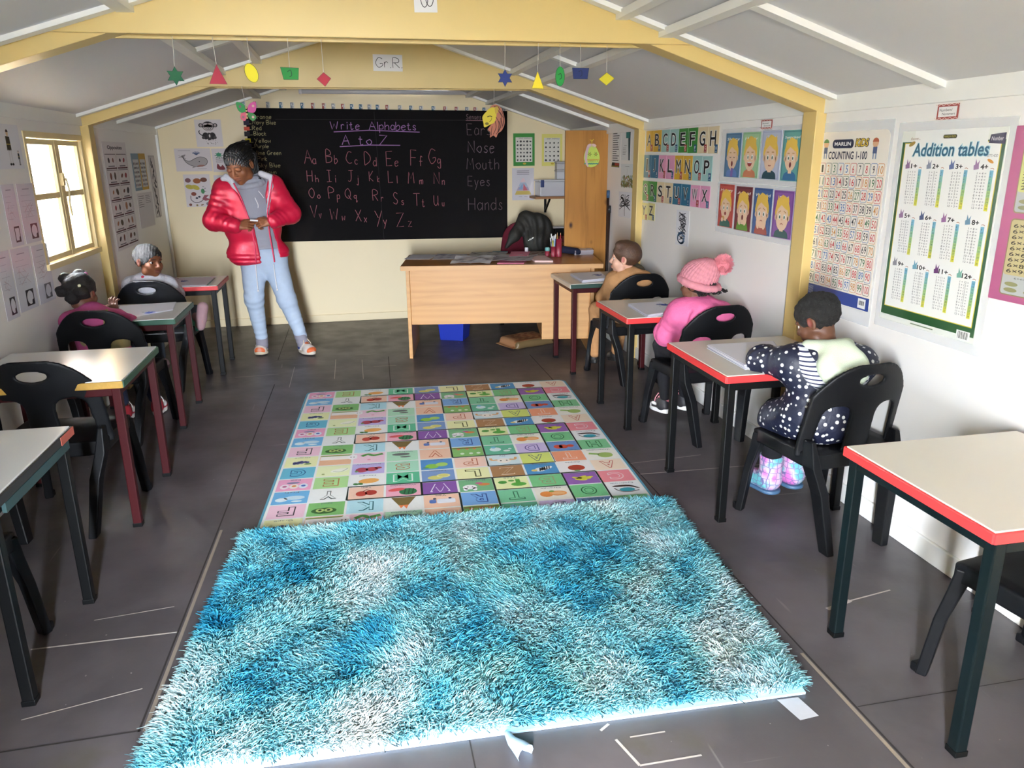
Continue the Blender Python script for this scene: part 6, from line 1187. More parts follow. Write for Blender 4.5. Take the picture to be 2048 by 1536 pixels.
# ---------------- the teacher
def teacher():
    T = empty('person', (PZ(565, 700, 0)[0], 6.18, 0), 0, 'woman in a red jacket and pale jeans standing by the blackboard, looking down', 'person'); o0 = np.array(T.location)
    P = lambda u, v, y: PY(u, v, y)-o0
    skin, H = '8a5638', .262
    hc = P(479, 330, 6.06); R = basis((-.40, -.80, -.42), roll=-.06)
    nk = P(503, 362, 6.16); ch = P(500, 395, 6.18); pe = P(527, 507, 6.19)
    sR, sL = P(450, 377, 6.18), P(546, 372, 6.18); eR, eL = P(428, 441, 6.10), P(580, 427, 6.10); wR, wL = P(475, 453, 5.965), P(542, 444, 5.965)
    hR, hL = P(510, 522, 6.19), P(545, 522, 6.19); kR, kL = P(508, 598, 6.14), P(574, 600, 6.13); aR, aL = P(524, 682, 6.22), P(604, 681, 6.18)
    pr, g, ft = head(hc, R, H, lids=True)
    body = pr+[rc(hc+R@V3(0, -.08*H, -.28*H), nk, .052, .058, .03), rc(nk, ch, .06, .085, .04), rc(ch, pe, .085, .085, .05)]+arm(sR, eR, wR, (.045, .036, .027))+arm(sL, eL, wL, (.045, .036, .027))+leg(hR, kR, aR, (.07, .05, .036))+leg(hL, kL, aL, (.07, .05, .036))+[rc(aR, aR+V3(-.005, -.05, -.085), .028, .018), rc(aL, aL+V3(.02, -.05, -.085), .028, .018)]
    body += hand(wR, P(500, 448, 5.955)-wR, V3(-.1, -.85, .5), -1, .95, (.75, 1.25, 1.35, 1.4), .1)+hand(wL, P(512, 446, 5.955)-wL, V3(.1, -.85, .5), 1, .95, (.75, 1.25, 1.35, 1.4), .1)
    E_ = ft['E']
    paint = [(ft['up'], '6e3a34', .006), (ft['lo'], '7c4840', .006)]+[(E_((s*.145, .35, .085), (.085, .05, .012)), '2c1a14', .006) for s in (-1, 1)]+[(E_((s*.145, .375, -.038), (.075, .03, .010)), '24130e', .004) for s in (-1, 1)]
    soft('body', body, .0042, M_skin, T, paint, None, 1, skin)
    M_hair = mat('black_braided_hair', '090707', .5, .2, 60, .3, 120)
    D, lo = blend([E_((0, -.10, .17), (.375, .44, .375)), E_((0, .50, -.22), (.45, .42, .40), .03, 's'), E_((0, .18, -.5), (.40, .42, .42), .03, 's'), E_((-.02, -.42, .28), (.22, .2, .17), .1)], .004); V, F = surface(D, lo, .004); V = relax(V, F, 1); N_ = normals(V, F)
    q = (V-hc)@R/H; ph = np.arctan2(q[:, 0]+.0, q[:, 2]+.05); V = V+N_*(.0045*np.sin(ph*34)+.0015*np.sin((q[:, 1])*120))[:, None]
    hair = link('hair', fast_mesh('hair', V, F, M_hair), T)
    b = MB(); r = random.Random(4)
    for i in range(22):
        st = g(-.05+.26*r.random(), -.40-.14*r.random(), .18+.22*r.random()); e = P(509+r.uniform(-5, 11), 352+r.uniform(-10, 12), 6.13+r.uniform(-.03, .03)); m1 = P(506+r.uniform(-4, 6), 312+r.uniform(-6, 8), 6.13+r.uniform(-.03, .04)); m2 = P(508+r.uniform(-4, 8), 334+r.uniform(-5, 5), 6.13+r.uniform(-.03, .03))
        pts = smooth3([st, m1, m2, e]); b.tube(pts, [.0085*(1-.35*j/len(pts))*(1+.16*(j % 2)) for j in range(len(pts))], 7)
    for i in range(6): a = i*1.05; b.tube([g(-.02+.16*math.cos(a), -.46+.14*math.sin(a), .40), g(-.02+.2*math.cos(a+.8), -.46+.17*math.sin(a+.8), .42), g(-.02+.14*math.cos(a+1.7), -.46+.12*math.sin(a+1.7), .39)], .011, 7)
    b.tube(smooth3([P(505, 352, 6.03), P(516, 352, 6.02), P(522, 358, 6.03), P(517, 356, 6.05)]), .003, 6); b.build('braids', M_hair, hair)
    # grey hoodie with a cowl collar
    M_grey = knit('grey_marl_fleece')
    tor = lambda s_, d: [el(P(498, 398, 6.18), (.175*s_, .118*s_, .17), None, .06), el(P(508, 450, 6.18), (.172*s_, .120*s_, .17), None, .08), el(P(522, 497, 6.19), (.172*s_, .124*s_, .10), None, .06)]
    pr = tor(1.0, 0)+[rc(sR, sL, .07, .07, .06), rc(nk-V3(0, -.01, .03), nk+V3(.0, -.035, -.06), .075, .09, .04), pl((0, 0, -1), -(P(525, 500, 6.05)[2]))]
    mk = np.array(lin('9a9ba6'))
    hd = soft('hoodie', pr, .005, M_grey, T, None, fold([(P(525, 488, 6.06), V3(0, 0, 1), 1.2)], .004, 60, 3), 1, '9b9ca7')
    pr = []
    for i in range(18):
        a = 2*math.pi*i/18; a2 = 2*math.pi*(i+1)/18
        for dz, rr, t in ((.006, .076, .021), (-.026, .094, .022), (.03, .066, .014)):
            f = lambda a: nk+V3(-.006+rr*math.cos(a), -.018+rr*1.02*math.sin(a), dz+.012+.022*math.sin(a)+.012*math.cos(a)); pr.append(rc(f(a), f(a2), t, t, .006))
    soft('cowl_collar', pr, .005, M_grey, hd, None, fold([], .004, 60, 9), 1, 'a3a4ae')
    M_cord = mat('white_cord', 'e2e0e2', .8)
    c = MB()
    for pts in ([(507, 386), (511, 398), (516, 409), (516, 416)], [(515, 380), (522, 388), (528, 396)]): c.tube(smooth3([P(u, v, 6.055-.0) for u, v in pts]), .0035, 6)
    c.build('drawstring', M_cord, hd)
    # red puffer jacket, open in front
    M_red_j = cloth('red_nylon', 'cc173e', .45, .25, 20, .05); M_red_j.node_tree.nodes['Principled BSDF'].inputs['Specular IOR Level'].default_value = .5
    zs_ = [P(0, v, 6.05)[2] for v in (530, 470, 430, 400, 372, 350)]; xl_ = [P(u, 430, 6.05)[0] for u in (512, 506, 493, 482, 467, 452)]; xr_ = [P(u, 430, 6.05)[0] for u in (550, 541, 535, 534, 539, 547)]
    def opening(X, Y, Z):
        a, b_ = np.interp(Z, zs_, xl_), np.interp(Z, zs_, xr_); return np.maximum(np.maximum(a-X, X-b_), Y-(6.14-o0[1]))+0*Z
    pr = [el(P(498, 398, 6.19), (.205, .145, .17), None, .06), el(P(506, 455, 6.19), (.212, .150, .17), None, .08), el(P(516, 505, 6.20), (.232, .156, .13), None, .06), rc(sR+V3(.02, 0, -.01), sL+V3(-.02, 0, -.01), .085, .085, .06), rc(sR, eR, .082, .075, .04), rc(eR, wR+(eR-wR)*.12, .074, .056, .03), rc(sL, eL, .082, .075, .04), rc(eL, wL+(eL-wL)*.12, .074, .056, .03),
          rc(nk+V3(-.07, .03, .0), nk+V3(.075, .035, .01), .045, .045, .04), fn(opening, (-1, -.5, .6), (1, .5, 1.6), .012, 's'), pl((0.10, 0, -1), -(P(515, 530, 6.06)[2])+.10*P(515, 530, 6.06)[0])]
    hem = P(515, 527, 6.06)[2]
    fo = fold([(eR, wR-eR, 1.1), (eL, wL-eL, 1.1), (eR*.5+sR*.5, eR-sR, 1.0), (eL*.5+sL*.5, eL-sL, 1.0), (wR+(eR-wR)*.3, wR-eR, .8), (wL+(eL-wL)*.3, wL-eL, .8)], .0075, 55, 5)
    def jd(V, N): return fo(V, N)+.006*np.sin((V[:, 2]-hem)*190)*np.clip(1-(V[:, 2]-hem)/.09, 0, 1)*(np.abs(N[:, 2]) < .6)
    jk = soft('jacket', pr, .005, M_red_j, T, None, jd, 1)
    for e_, w_ in ((eR, wR), (eL, wL)):
        u = (w_-e_)/np.linalg.norm(w_-e_); cf = []
        for t in (.0, .011, .022): cf.append(rc(w_-u*(.034-t), w_-u*(.03-t), .043-.002*t/.011, None, .004))
        soft('cuff', cf, .004, mat('red_rib_knit', 'b01432', .8, .1, 60), jk)
    M_lin = cloth('white_fleece_lining', 'd9d7dd', .95, .3, 160)
    pr = []
    for pts, r0 in (([(446, 357), (457, 358), (468, 372), (478, 392), (488, 414), (493, 430)], .019), ([(452, 352), (463, 361), (473, 380)], .018), ([(530, 350), (541, 353), (542, 372), (538, 400), (535, 425)], .018), ([(522, 347), (533, 352)], .022)):
        Q = [P(u, v, 6.085-.0*i) for i, (u, v) in enumerate(pts)]
        for i in range(len(Q)-1): pr.append(rc(Q[i], Q[i+1], r0*(1-.1*i), r0*(1-.1*(i+1)), .015))
    soft('jacket_lining', pr, .004, M_lin, jk, None, fold([], .004, 80, 2), 1)
    z = MB()
    for pts in ([(467, 366), (482, 396), (494, 428), (503, 455), (509, 490), (512, 528)], [(546, 352), (539, 398), (535, 428), (539, 465), (545, 500), (549, 524)]): z.tube(smooth3([P(u, v, 6.035) for u, v in pts]), .0055, 6)
    z.build('zip', mat('red_zip_tape', 'd8305a', .5), jk)
    c = MB()
    for pts in ([(511, 530), (513, 552), (516, 580)], [(547, 528), (550, 552), (554, 578)]):
        Q = smooth3([P(u, v, 6.06) for u, v in pts]); c.tube(Q, .004, 6); c.tube([Q[-1], Q[-1]+V3(0, 0, -.012)], .007, 7)
    c.build('hem_cord', M_cord, jk)
    # jeans
    M_jean = cloth('pale_blue_denim', 'b3c2d6', .85, .12, 260, .09)
    pr = [el(P(527, 512, 6.19), (.168, .118, .11), None, .06), rc(hR+V3(-.012, 0, 0), kR, .098, .070, .05), rc(kR, P(523, 672, 6.21), .070, .046, .03), rc(hL+V3(.012, 0, 0), kL, .098, .070, .05), rc(kL, P(602, 670, 6.18), .070, .047, .03), pl((0, 0, 1), P(525, 496, 6.06)[2])]
    soft('jeans', pr, .005, M_jean, T, None, fold([(kR, kR-aR, 1.25), (kL, kL-aL, 1.25), (aR+(kR-aR)*.2, kR-aR, 1.0), (aL+(kL-aL)*.2, kL-aL, 1.0), (kR+(aR-kR)*.5, kR-aR, .8), (kL+(aL-kL)*.5, kL-aL, .8)], .0055, 60, 8, .075), 1)
    for a, cx in ((aR, 0), (aL, .01)): soft('sock', [rc(a+V3(-cx, .0, .05), a+V3(cx, -.01, -.03), .049, .047, .01)], .004, knit('grey_sock'), T, None, fold([(a, V3(0, 0, 1), .6)], .004, 80, 4), 1, '8f8b96')
    pt = [(lambda m, L, w, R: el(m(.96, .03, 0), (w*1.0, L*.10, .03), R), 'd8693a', .006), (lambda m, L, w, R: el(m(.25, .055, w*.8), (w*.35, L*.13, .03), R), '2c3a78', .006), (lambda m, L, w, R: el(m(.25, .055, -w*.8), (w*.35, L*.13, .03), R), '2c3a78', .006), (lambda m, L, w, R: el(m(.55, .075, 0), (w*.35, L*.14, .02), R), 'c8683e', .006), (lambda m, L, w, R: el(m(.05, .05, 0), (w*.9, L*.08, .03), R), 'b05a3c', .006)]
    tR, tL = PZ(520, 709, .012)-o0, PZ(626, 709, .012)-o0
    shoe(T, aR*V3(1, 1, 0)+V3(0, .035, .012), tR+V3(0, -.01, 0), .052, 'd2c4b8', 'c8b8a0', pt, 0, 'd8ccb8'); shoe(T, aL*V3(1, 1, 0)+V3(-.015, .035, .012), tL+V3(.0, 0, 0), .052, 'd8cec6', 'cfc4b4', pt, 0, 'd8ccb8')
    p = P(508, 441, 5.93)+o0; st = MB(); st.box((0, 0, 0), (.055, .004, .012), Euler((0, .12, .1)).to_matrix()); s_ = st.build('paper_slip', mat('white_slip', 'e8e6e6', .7), None, .002); s_.location = p; tag(s_, 'small white slip pinched between the teacher\'s fingers', 'paper slip')
def smooth3(p, k=5):
    P = [np.array(q, float) for q in p]; out = []; n = len(P)
    for i in range(n-1):
        a, b, c, d = P[max(i-1, 0)], P[i], P[i+1], P[min(i+2, n-1)]
        for j in range(k): t = j/k; out.append(.5*((2*b)+(c-a)*t+(2*a-5*b+4*c-d)*t*t+(3*b-a-3*c+d)*t**3))
    return out+[P[-1]]
teacher()

# ---------------- seated children
class Kid:
    def __init__(s, loc, label, hc, face, H, skin, nk, ch, pe, sh, elb, wr, hip, kn, an, iris='20120c', roll=0.0, hands=None, lips='7a4038', brow='1a1210', nose=None, lids=False):
        s.T = empty('person', (loc[0], loc[1], 0), 0, label, 'person'); o = V3(loc[0], loc[1], 0); s.o = o
        f = lambda p: np.array(p, float)-o
        s.hc, s.R, s.H = f(hc), basis(face, roll=roll), H; s.nk, s.ch, s.pe = f(nk), f(ch), f(pe); s.sh, s.el, s.wr, s.hip, s.kn, s.an = [[f(q) for q in x] for x in (sh, elb, wr, hip, kn, an)]
        pr, s.g, ft = head(s.hc, s.R, H, True, lids); E_ = s.E = ft['E']
        b = pr+[rc(s.hc+s.R@V3(0, -.08*H, -.26*H), s.nk, .036, .040, .02), rc(s.nk, s.ch, .045, .07, .03), rc(s.ch, s.pe, .07, .08, .03)]
        for i in (0, 1):
            b += arm(s.sh[i], s.el[i], s.wr[i])+leg(s.hip[i], s.kn[i], s.an[i], (.048, .036, .024))
            d, n, sd, cu = (hands or [None, None])[i] or (s.wr[i]-s.el[i], V3(0, 0, 1), (1, -1)[i], (.5, .5, .5, .5)); b += hand(s.wr[i], np.array(d, float), np.array(n, float), sd, .72, cu)
        paint = [(ft['up'], lips, .004), (ft['lo'], lips, .004)]+[(E_((q*.145, .35, .095), (.085, .05, .014)), brow, .005) for q in (-1, 1)]+[(E_((q*.365, -.03, -.0), (.03, .05, .08)), lips, .01) for q in (-1, 1)]
        soft('body', b, .0036, M_skin, s.T, paint, None, 1, skin); eyes(s.g, s.R, H, s.T, iris)
    def top(s, name, m, rt=(.115, .085), ra=(.058, .052, .04), hem=.40, amp=.005, extra=(), base=None, paint=None, seed=1, cuff=.08, h=.0045):
        pr = [el((s.ch+s.nk)/2+V3(0, 0, -.03), (rt[0]*.92, rt[1], .13), None, .05), el((s.ch+s.pe)/2, (rt[0], rt[1]*1.05, .15), None, .06), el(s.pe+V3(0, 0, .02), (rt[0]*1.08, rt[1]*1.15, .10), None, .05), rc(s.sh[0], s.sh[1], ra[0]*1.0, None, .05)]; F_ = []
        for i in (0, 1):
            w = s.wr[i]+(s.el[i]-s.wr[i])*cuff; pr += [rc(s.sh[i], s.el[i], ra[0], ra[1], .03), rc(s.el[i], w, ra[1], ra[2], .02)]; F_ += [(s.el[i], s.wr[i]-s.el[i], .8), ((s.sh[i]+s.el[i])/2, s.sh[i]-s.el[i], .8), (w, s.el[i]-w, .6)]
        pr += list(extra)+[pl((0, 0, -1), -hem)]
        return soft(name, pr, h, m, s.T, paint, fold(F_, amp, 75, seed, .07), 1, base)
    def legs(s, name, m, r=(.062, .05, .036), amp=.004, seed=2, base=None):
        pr = [el(s.pe+V3(0, .02, -.01), (.115, .11, .07), None, .04)]; F_ = []
        for i in (0, 1): pr += [rc(s.hip[i], s.kn[i], r[0], r[1], .03), rc(s.kn[i], s.an[i]+(s.kn[i]-s.an[i])*.06, r[1], r[2], .02)]; F_ += [(s.kn[i], s.an[i]-s.kn[i], .7)]
        return soft(name, pr, .0045, m, s.T, None, fold(F_, amp, 75, seed, .07), 1, base)
def afro(k, name, col, bumps, amp, cut=.02, extra=(), m=None):
    E_ = k.E; pr = [E_((0, -.09, .155), (.385, .44, .385)), E_((0, .52, -.17), (.5, .40, .42), .03, 's'), E_((0, .15, -.52), (.45, .45, .40), .03, 's')]+[E_((s*.37, .0, -.06), (.06, .11, .16), .02, 's') for s in (-1, 1)]+list(extra)
    M = m or mat(name+'_mat', col, .8, .35, 90, .5, 260)
    return soft(name, pr, .0035, M, k.T, None, lambda V, N: amp*(wob(V, bumps, 5)+wob(V, bumps*1.7, 6)), 1)
# boy in tan by the desk
k = Kid((1.83, 4.93), 'small boy with short brown hair in a tan tracksuit, seated beside the desk', (1.765, 4.88, .842), (-.86, .50, .02), .222, 'd9a890', (1.79, 4.87, .735), (1.80, 4.87, .66), (1.82, 4.885, .47),
        [(1.705, 4.90, .695), (1.90, 4.85, .695)], [(1.655, 4.97, .57), (1.93, 4.97, .56)], [(1.70, 5.10, .52), (1.86, 5.12, .53)], [(1.75, 4.90, .46), (1.88, 4.89, .46)], [(1.655, 5.12, .455), (1.86, 5.14, .455)], [(1.655, 5.14, .12), (1.83, 5.16, .12)], '3a4a50', 0, None, 'b86a62', '8a6244')
M_tan = cloth('tan_fleece', 'b3855a', .9, .5, 30)
extra = [rc(k.nk+V3(.0, -.045, .0), k.nk+V3(.055, -.035, -.005), .032, .034, .03), rc(k.nk+V3(0, -.05, -.02), k.nk+V3(-.05, -.03, 0), .034, .03, .03), rc(k.nk+V3(-.05, .02, .01), k.nk+V3(.05, .02, .01), .026, None, .02)]
k.top('hooded_top', M_tan, (.112, .09), (.056, .05, .04), .44, .005, extra, None, None, 11); k.legs('trousers', M_tan, (.062, .052, .042))
M_brown = mat('brown_hair', '4e3424', .55, .35, 40, .4, 160)
hr = afro(k, 'hair', '', 60, .0025, m=M_brown, extra=[k.E((0, .10, .43), (.28, .2, .10), .1)])
for i in (0, 1): shoe(k.T, k.an[i]*V3(1, 1, 0)+V3(0, -.02, .06), k.an[i]*V3(1, 1, 0)+V3(-.01, .12, .04), .038, '1c1a1a', '161616', None, .06, None, 'boot')
# girl in the pink bobble hat
k = Kid((1.83, 3.78), 'girl in a pink knitted bobble hat and pink puffer jacket, seated', (1.775, 3.775, .842), (-.62, .76, -.16), .21, '6a4330', (1.785, 3.75, .735), (1.79, 3.765, .65), (1.82, 3.755, .47),
        [(1.69, 3.78, .685), (1.90, 3.72, .675)], [(1.645, 3.84, .565), (1.94, 3.83, .56)], [(1.70, 4.0, .56), (1.86, 4.0, .58)], [(1.75, 3.76, .46), (1.88, 3.75, .46)], [(1.69, 4.0, .455), (1.84, 4.02, .455)], [(1.735, 4.02, .12), (1.87, 4.05, .12)])
M_pink = cloth('pink_quilted_nylon', 'dc6a9a', .6, .7, 26)
kp = k
extra = [rc(k.nk+V3(-.075, .0, .0), k.nk+V3(-.02, -.06, -.005), .03, .034, .03), rc(k.nk+V3(-.02, -.06, -.005), k.nk+V3(.085, -.05, -.02), .034, .034, .03), el(k.nk+V3(.02, -.085, -.07), (.115, .045, .085), None, .012), rc(k.nk+V3(-.09, .01, .0), k.nk+V3(-.04, -.075, -.02), .022, .024, .01), rc(k.nk+V3(-.04, -.075, -.02), k.nk+V3(.09, -.075, -.045), .024, .022, .01)]
jk = k.top('puffer_jacket', M_pink, (.13, .10), (.072, .066, .05), .445, .013, extra, None, None, 21); k.legs('leggings', cloth('black_leggings', '16161a', .9), (.06, .048, .032))
E_ = k.E
def ribs(V, N, kk=k):
    q = (V-kk.hc)@kk.R/kk.H; c = q-np.array([0, -.12, .2]); ax = np.array([0, -.62, .78]); t = c@ax; w = c-np.outer(t, ax); a = np.arctan2(w[:, 0], w@np.cross(ax, [1, 0, 0])); return .0034*np.abs(np.sin(a*15))-.002+.0012*np.sin(t*60)
M_kn = mat('pink_wool', 'cf8792', .95, .16, 60, .35, 320)
pr = [E_((0, -.10, .20), (.43, .49, .42)), E_((.0, -.34, .34), (.30, .30, .28), .12), E_((0, .52, -.28), (.6, .42, .45), .03, 's'), E_((0, .10, -.62), (.6, .6, .50), .03, 's')]
hat = soft('knitted_hat', pr, .0036, M_kn, k.T, None, ribs, 1)
brim = []
for i in range(28):
    a0, a1 = 2*math.pi*i/28, 2*math.pi*(i+1)/28; q = lambda a: k.g(.415*math.sin(a), -.07+.45*math.cos(a), .03+.20*math.cos(a)); brim.append(rc(q(a0), q(a1), .085*k.H*(1+.10*(i % 2)), .085*k.H*(1+.10*((i+1) % 2)), .008))
soft('hat_brim', brim, .0036, M_kn, hat, None, lambda V, N: .0015*wob(V, 160, 3), 1)
pc = k.g(.12, -.70, .42); pf = MB(); r = random.Random(6); rad = .052
for i in range(2600):
    d = V3(r.gauss(0, 1), r.gauss(0, 1), r.gauss(0, 1)); d /= np.linalg.norm(d); e = pc+d*rad*r.uniform(.86, 1.08)+V3(r.uniform(-1, 1), r.uniform(-1, 1), r.uniform(-1, 1))*.006; b_ = pc+d*rad*.45; u = np.cross(d, V3(.3, .5, .8)); u /= np.linalg.norm(u)
    pf.add([b_-u*.0022, b_+u*.0022, e+u*.001, e-u*.001], [(0, 1, 2, 3)])
po = pf.build('pompom', mat('pink_fluff', 'e28e98', .95, .15, 60), hat); po['label'] = 'fluffy pink pompom'
soft('pompom_core', [el(pc, rad*.8)], .006, mat('pink_fluff', 'e28e98'), po, None, lambda V, N: .003*wob(V, 120, 1))
cu = MB()
for i in range(70):
    a = r.uniform(-1.2, 1.3); st = k.g(.40*math.sin(a), -.40*math.cos(a)-.02, -.14); L = r.uniform(.04, .085); d = k.R@V3(.55*math.sin(a)+.35, -.7*math.cos(a), -.35); d[2] = min(d[2], -.25); p0 = [st+d*L*t+V3(.006*math.sin(t*18+i), .006*math.cos(t*16+i), .004*math.sin(t*20)) for t in np.linspace(0, 1, 12)]; cu.tube(p0, .0032, 5)
cu.build('curly_hair', mat('black_curls', '120e0e', .6, .2, 60), k.T)
soft('hair', [E_((0, -.12, .02), (.36, .40, .30)), E_((0, .5, -.15), (.5, .45, .5), .03, 's')], .004, mat('black_curls', '120e0e'), k.T, None, lambda V, N: .003*wob(V, 130, 2))
for i in (0, 1):
    soft('sock', [rc(k.an[i]+V3(0, 0, .05), k.an[i]+V3(0, .01, -.02), .031, .034, .01)], .004, knit('pink_sock'), k.T, None, None, 1, 'd8808c')
    shoe(k.T, k.an[i]+V3(0, -.035, -.075), k.an[i]+V3(-.03, .125, -.08), .036, '222024', 'e4e2e0', [(lambda m, L, w, R: el(m(.75, .03, 0), (w*1.1, L*.12, .02), R), 'e2e0de', .006), (lambda m, L, w, R: el(m(.55, .045, w*.9), (w*.5, L*.16, .009), R), 'e2e0de', .004), (lambda m, L, w, R: el(m(.55, .045, -w*.9), (w*.5, L*.16, .009), R), 'e2e0de', .004)], 0, 'd88a96')
# child in the polka dot coat
k = Kid((1.82, 2.6), 'child in a navy polka dot coat with a mint hood, bent over the table', (1.772, 2.665, .868), (-.50, .72, -.48), .205, '5a3826', (1.79, 2.61, .76), (1.80, 2.595, .66), (1.82, 2.58, .47),
        [(1.675, 2.64, .705), (1.925, 2.58, .705)], [(1.615, 2.77, .688), (1.96, 2.74, .69)], [(1.72, 2.90, .672), (1.86, 2.93, .672)], [(1.76, 2.62, .46), (1.89, 2.61, .46)], [(1.715, 2.80, .455), (1.86, 2.82, .455)], [(1.735, 2.83, .19), (1.865, 2.86, .19)])
m, N, L, b = _nodes('navy_polka_dot_cloth'); tc = N.new('ShaderNodeTexCoord'); mp = N.new('ShaderNodeMapping'); mp.inputs['Scale'].default_value = (40, 40, 40); L.new(tc.outputs['Object'], mp.inputs[0])
vo = N.new('ShaderNodeTexVoronoi'); vo.inputs['Scale'].default_value = 1.0; vo.inputs['Randomness'].default_value = 0.55; L.new(mp.outputs[0], vo.inputs['Vector']); mr = N.new('ShaderNodeMapRange'); mr.inputs[1].default_value = .31; mr.inputs[2].default_value = .27; L.new(vo.outputs['Distance'], mr.inputs[0])
mx = N.new('ShaderNodeMix'); mx.data_type = 'RGBA'; mx.inputs[6].default_value = lin('10152c')+(1,); mx.inputs[7].default_value = lin('c9c8c6')+(1,); L.new(mr.outputs[0], mx.inputs[0]); L.new(mx.outputs[2], b.inputs['Base Color']); n2 = N.new('ShaderNodeTexNoise'); n2.inputs['Scale'].default_value = 26; n2.inputs['Detail'].default_value = 4; L.new(tc.outputs['Object'], n2.inputs['Vector']); bp = N.new('ShaderNodeBump'); bp.inputs['Strength'].default_value = .6; bp.inputs['Distance'].default_value = .01; L.new(n2.outputs['Fac'], bp.inputs['Height']); L.new(bp.outputs[0], b.inputs['Normal']); b.inputs['Roughness'].default_value = .55
M_dot = m
k.top('polka_dot_coat', M_dot, (.135, .105), (.066, .060, .046), .405, .011, [rc(k.pe+V3(-.09, .02, .0), k.pe+V3(-.135, .17, -.03), .08, .075, .07), rc(k.pe+V3(.085, .02, -.0), k.pe+V3(.09, .17, -.03), .075, .07, .07), el(k.pe+V3(-.015, .075, .0), (.18, .14, .08), None, .07), rc(k.ch+V3(-.05, .02, 0), k.pe+V3(-.08, .03, .05), .075, .085, .07), rc(k.ch+V3(.045, .02, 0), k.pe+V3(.07, .03, .05), .075, .08, .07), rc(k.sh[0], k.sh[0]+V3(.04, -.02, -.02), .066, .072, .04)], None, None, 31)
hc_ = k.nk+V3(.0, -.098, -.012); Rh = basis((0, -.8, .45))
hood = soft('mint_hood', [el(hc_+V3(.01, -.01, -.03), (.108, .058, .092), Rh, .03), rc(k.nk+V3(-.075, .0, .015), k.nk+V3(-.02, -.06, .02), .032, .038, .03), rc(k.nk+V3(.085, -.005, .015), k.nk+V3(.03, -.06, .02), .032, .038, .03), el(hc_+V3(.01, -.075, .02), (.066, .045, .05), Rh, .03, 's')], .004, cloth('mint_fleece', 'c3cdb6', .95, .2, 200), k.T, None, fold([], .005, 50, 4), 1)
m, N, L, b = _nodes('navy_white_stripe'); tc = N.new('ShaderNodeTexCoord'); wv = N.new('ShaderNodeTexWave'); wv.bands_direction = 'Z'; wv.inputs['Scale'].default_value = 20; L.new(tc.outputs['Object'], wv.inputs['Vector']); cr_ = N.new('ShaderNodeMapRange'); cr_.inputs[1].default_value = .22; cr_.inputs[2].default_value = .3; L.new(wv.outputs['Fac'], cr_.inputs[0]); mx = N.new('ShaderNodeMix'); mx.data_type = 'RGBA'; mx.inputs[6].default_value = lin('20264a')+(1,); mx.inputs[7].default_value = lin('d4d4d6')+(1,); L.new(cr_.outputs[0], mx.inputs[0]); L.new(mx.outputs[2], b.inputs['Base Color']); b.inputs['Roughness'].default_value = .85
pr = []; Q = smooth3([k.nk+V3(-.095, .02, -.0), k.nk+V3(-.105, -.035, -.035), k.nk+V3(-.075, -.085, -.09), k.nk+V3(.0, -.105, -.128), k.nk+V3(.085, -.09, -.105), k.nk+V3(.125, -.05, -.05), k.nk+V3(.115, .01, -.005)])
for i in range(len(Q)-1): pr.append(rc(Q[i], Q[i+1], .030, .030, .02))
soft('striped_hood_edge', pr, .004, m, hood, None, fold([], .003, 60, 6), 1)
afro(k, 'hair', '0a0706', 150, .0035); k.legs('trousers', cloth('black_trousers', '141418', .9), (.06, .05, .042))
m, N, L, b = _nodes('mermaid_scale_boot'); tc = N.new('ShaderNodeTexCoord'); vo = N.new('ShaderNodeTexVoronoi'); vo.feature = 'DISTANCE_TO_EDGE'; vo.inputs['Scale'].default_value = 40; vo.inputs['Randomness'].default_value = .35; L.new(tc.outputs['Object'], vo.inputs['Vector']); no = N.new('ShaderNodeTexNoise'); no.inputs['Scale'].default_value = 14; L.new(tc.outputs['Object'], no.inputs['Vector']); cr = N.new('ShaderNodeValToRGB'); cr.color_ramp.elements[0].color = lin('5fa8b0')+(1,); cr.color_ramp.elements[0].position = .38; cr.color_ramp.elements[1].color = lin('c06ab0')+(1,); cr.color_ramp.elements[1].position = .6; e_ = cr.color_ramp.elements.new(.5); e_.color = lin('c9a8c8')+(1,); L.new(no.outputs['Fac'], cr.inputs[0]); mr = N.new('ShaderNodeMapRange'); mr.inputs[1].default_value = .03; mr.inputs[2].default_value = .07; L.new(vo.outputs['Distance'], mr.inputs[0]); mx = N.new('ShaderNodeMix'); mx.data_type = 'RGBA'; mx.inputs[6].default_value = lin('6a6490')+(1,); L.new(cr.outputs[0], mx.inputs[7]); L.new(mr.outputs[0], mx.inputs[0]); L.new(mx.outputs[2], b.inputs['Base Color']); b.inputs['Roughness'].default_value = .3; M_mer = m
for i in (0, 1):
    a = k.an[i]; bo = soft('boot', [rc(a+V3(0, 0, .055), a+V3(0, .0, -.06), .052, .046, .02), rc(a+V3(0, -.005, -.07), a+V3(-.03, .085, -.085), .045, .04, .03), pl((0, 0, 1), a[2]+.05), pl((0, 0, -1), -(a[2]-.112))], .004, M_mer, k.T, None, lambda V, N: .002*wob(V, 50, 1), 1)
    soft('boot_sole', [rc(a+V3(0, -.008, -.116), a+V3(-.03, .088, -.118), .046, .042, .01), pl((0, 0, 1), a[2]-.106), pl((0, 0, -1), -(a[2]-.124))], .004, mat('boot_rubber', '3c5a78', .5), bo)
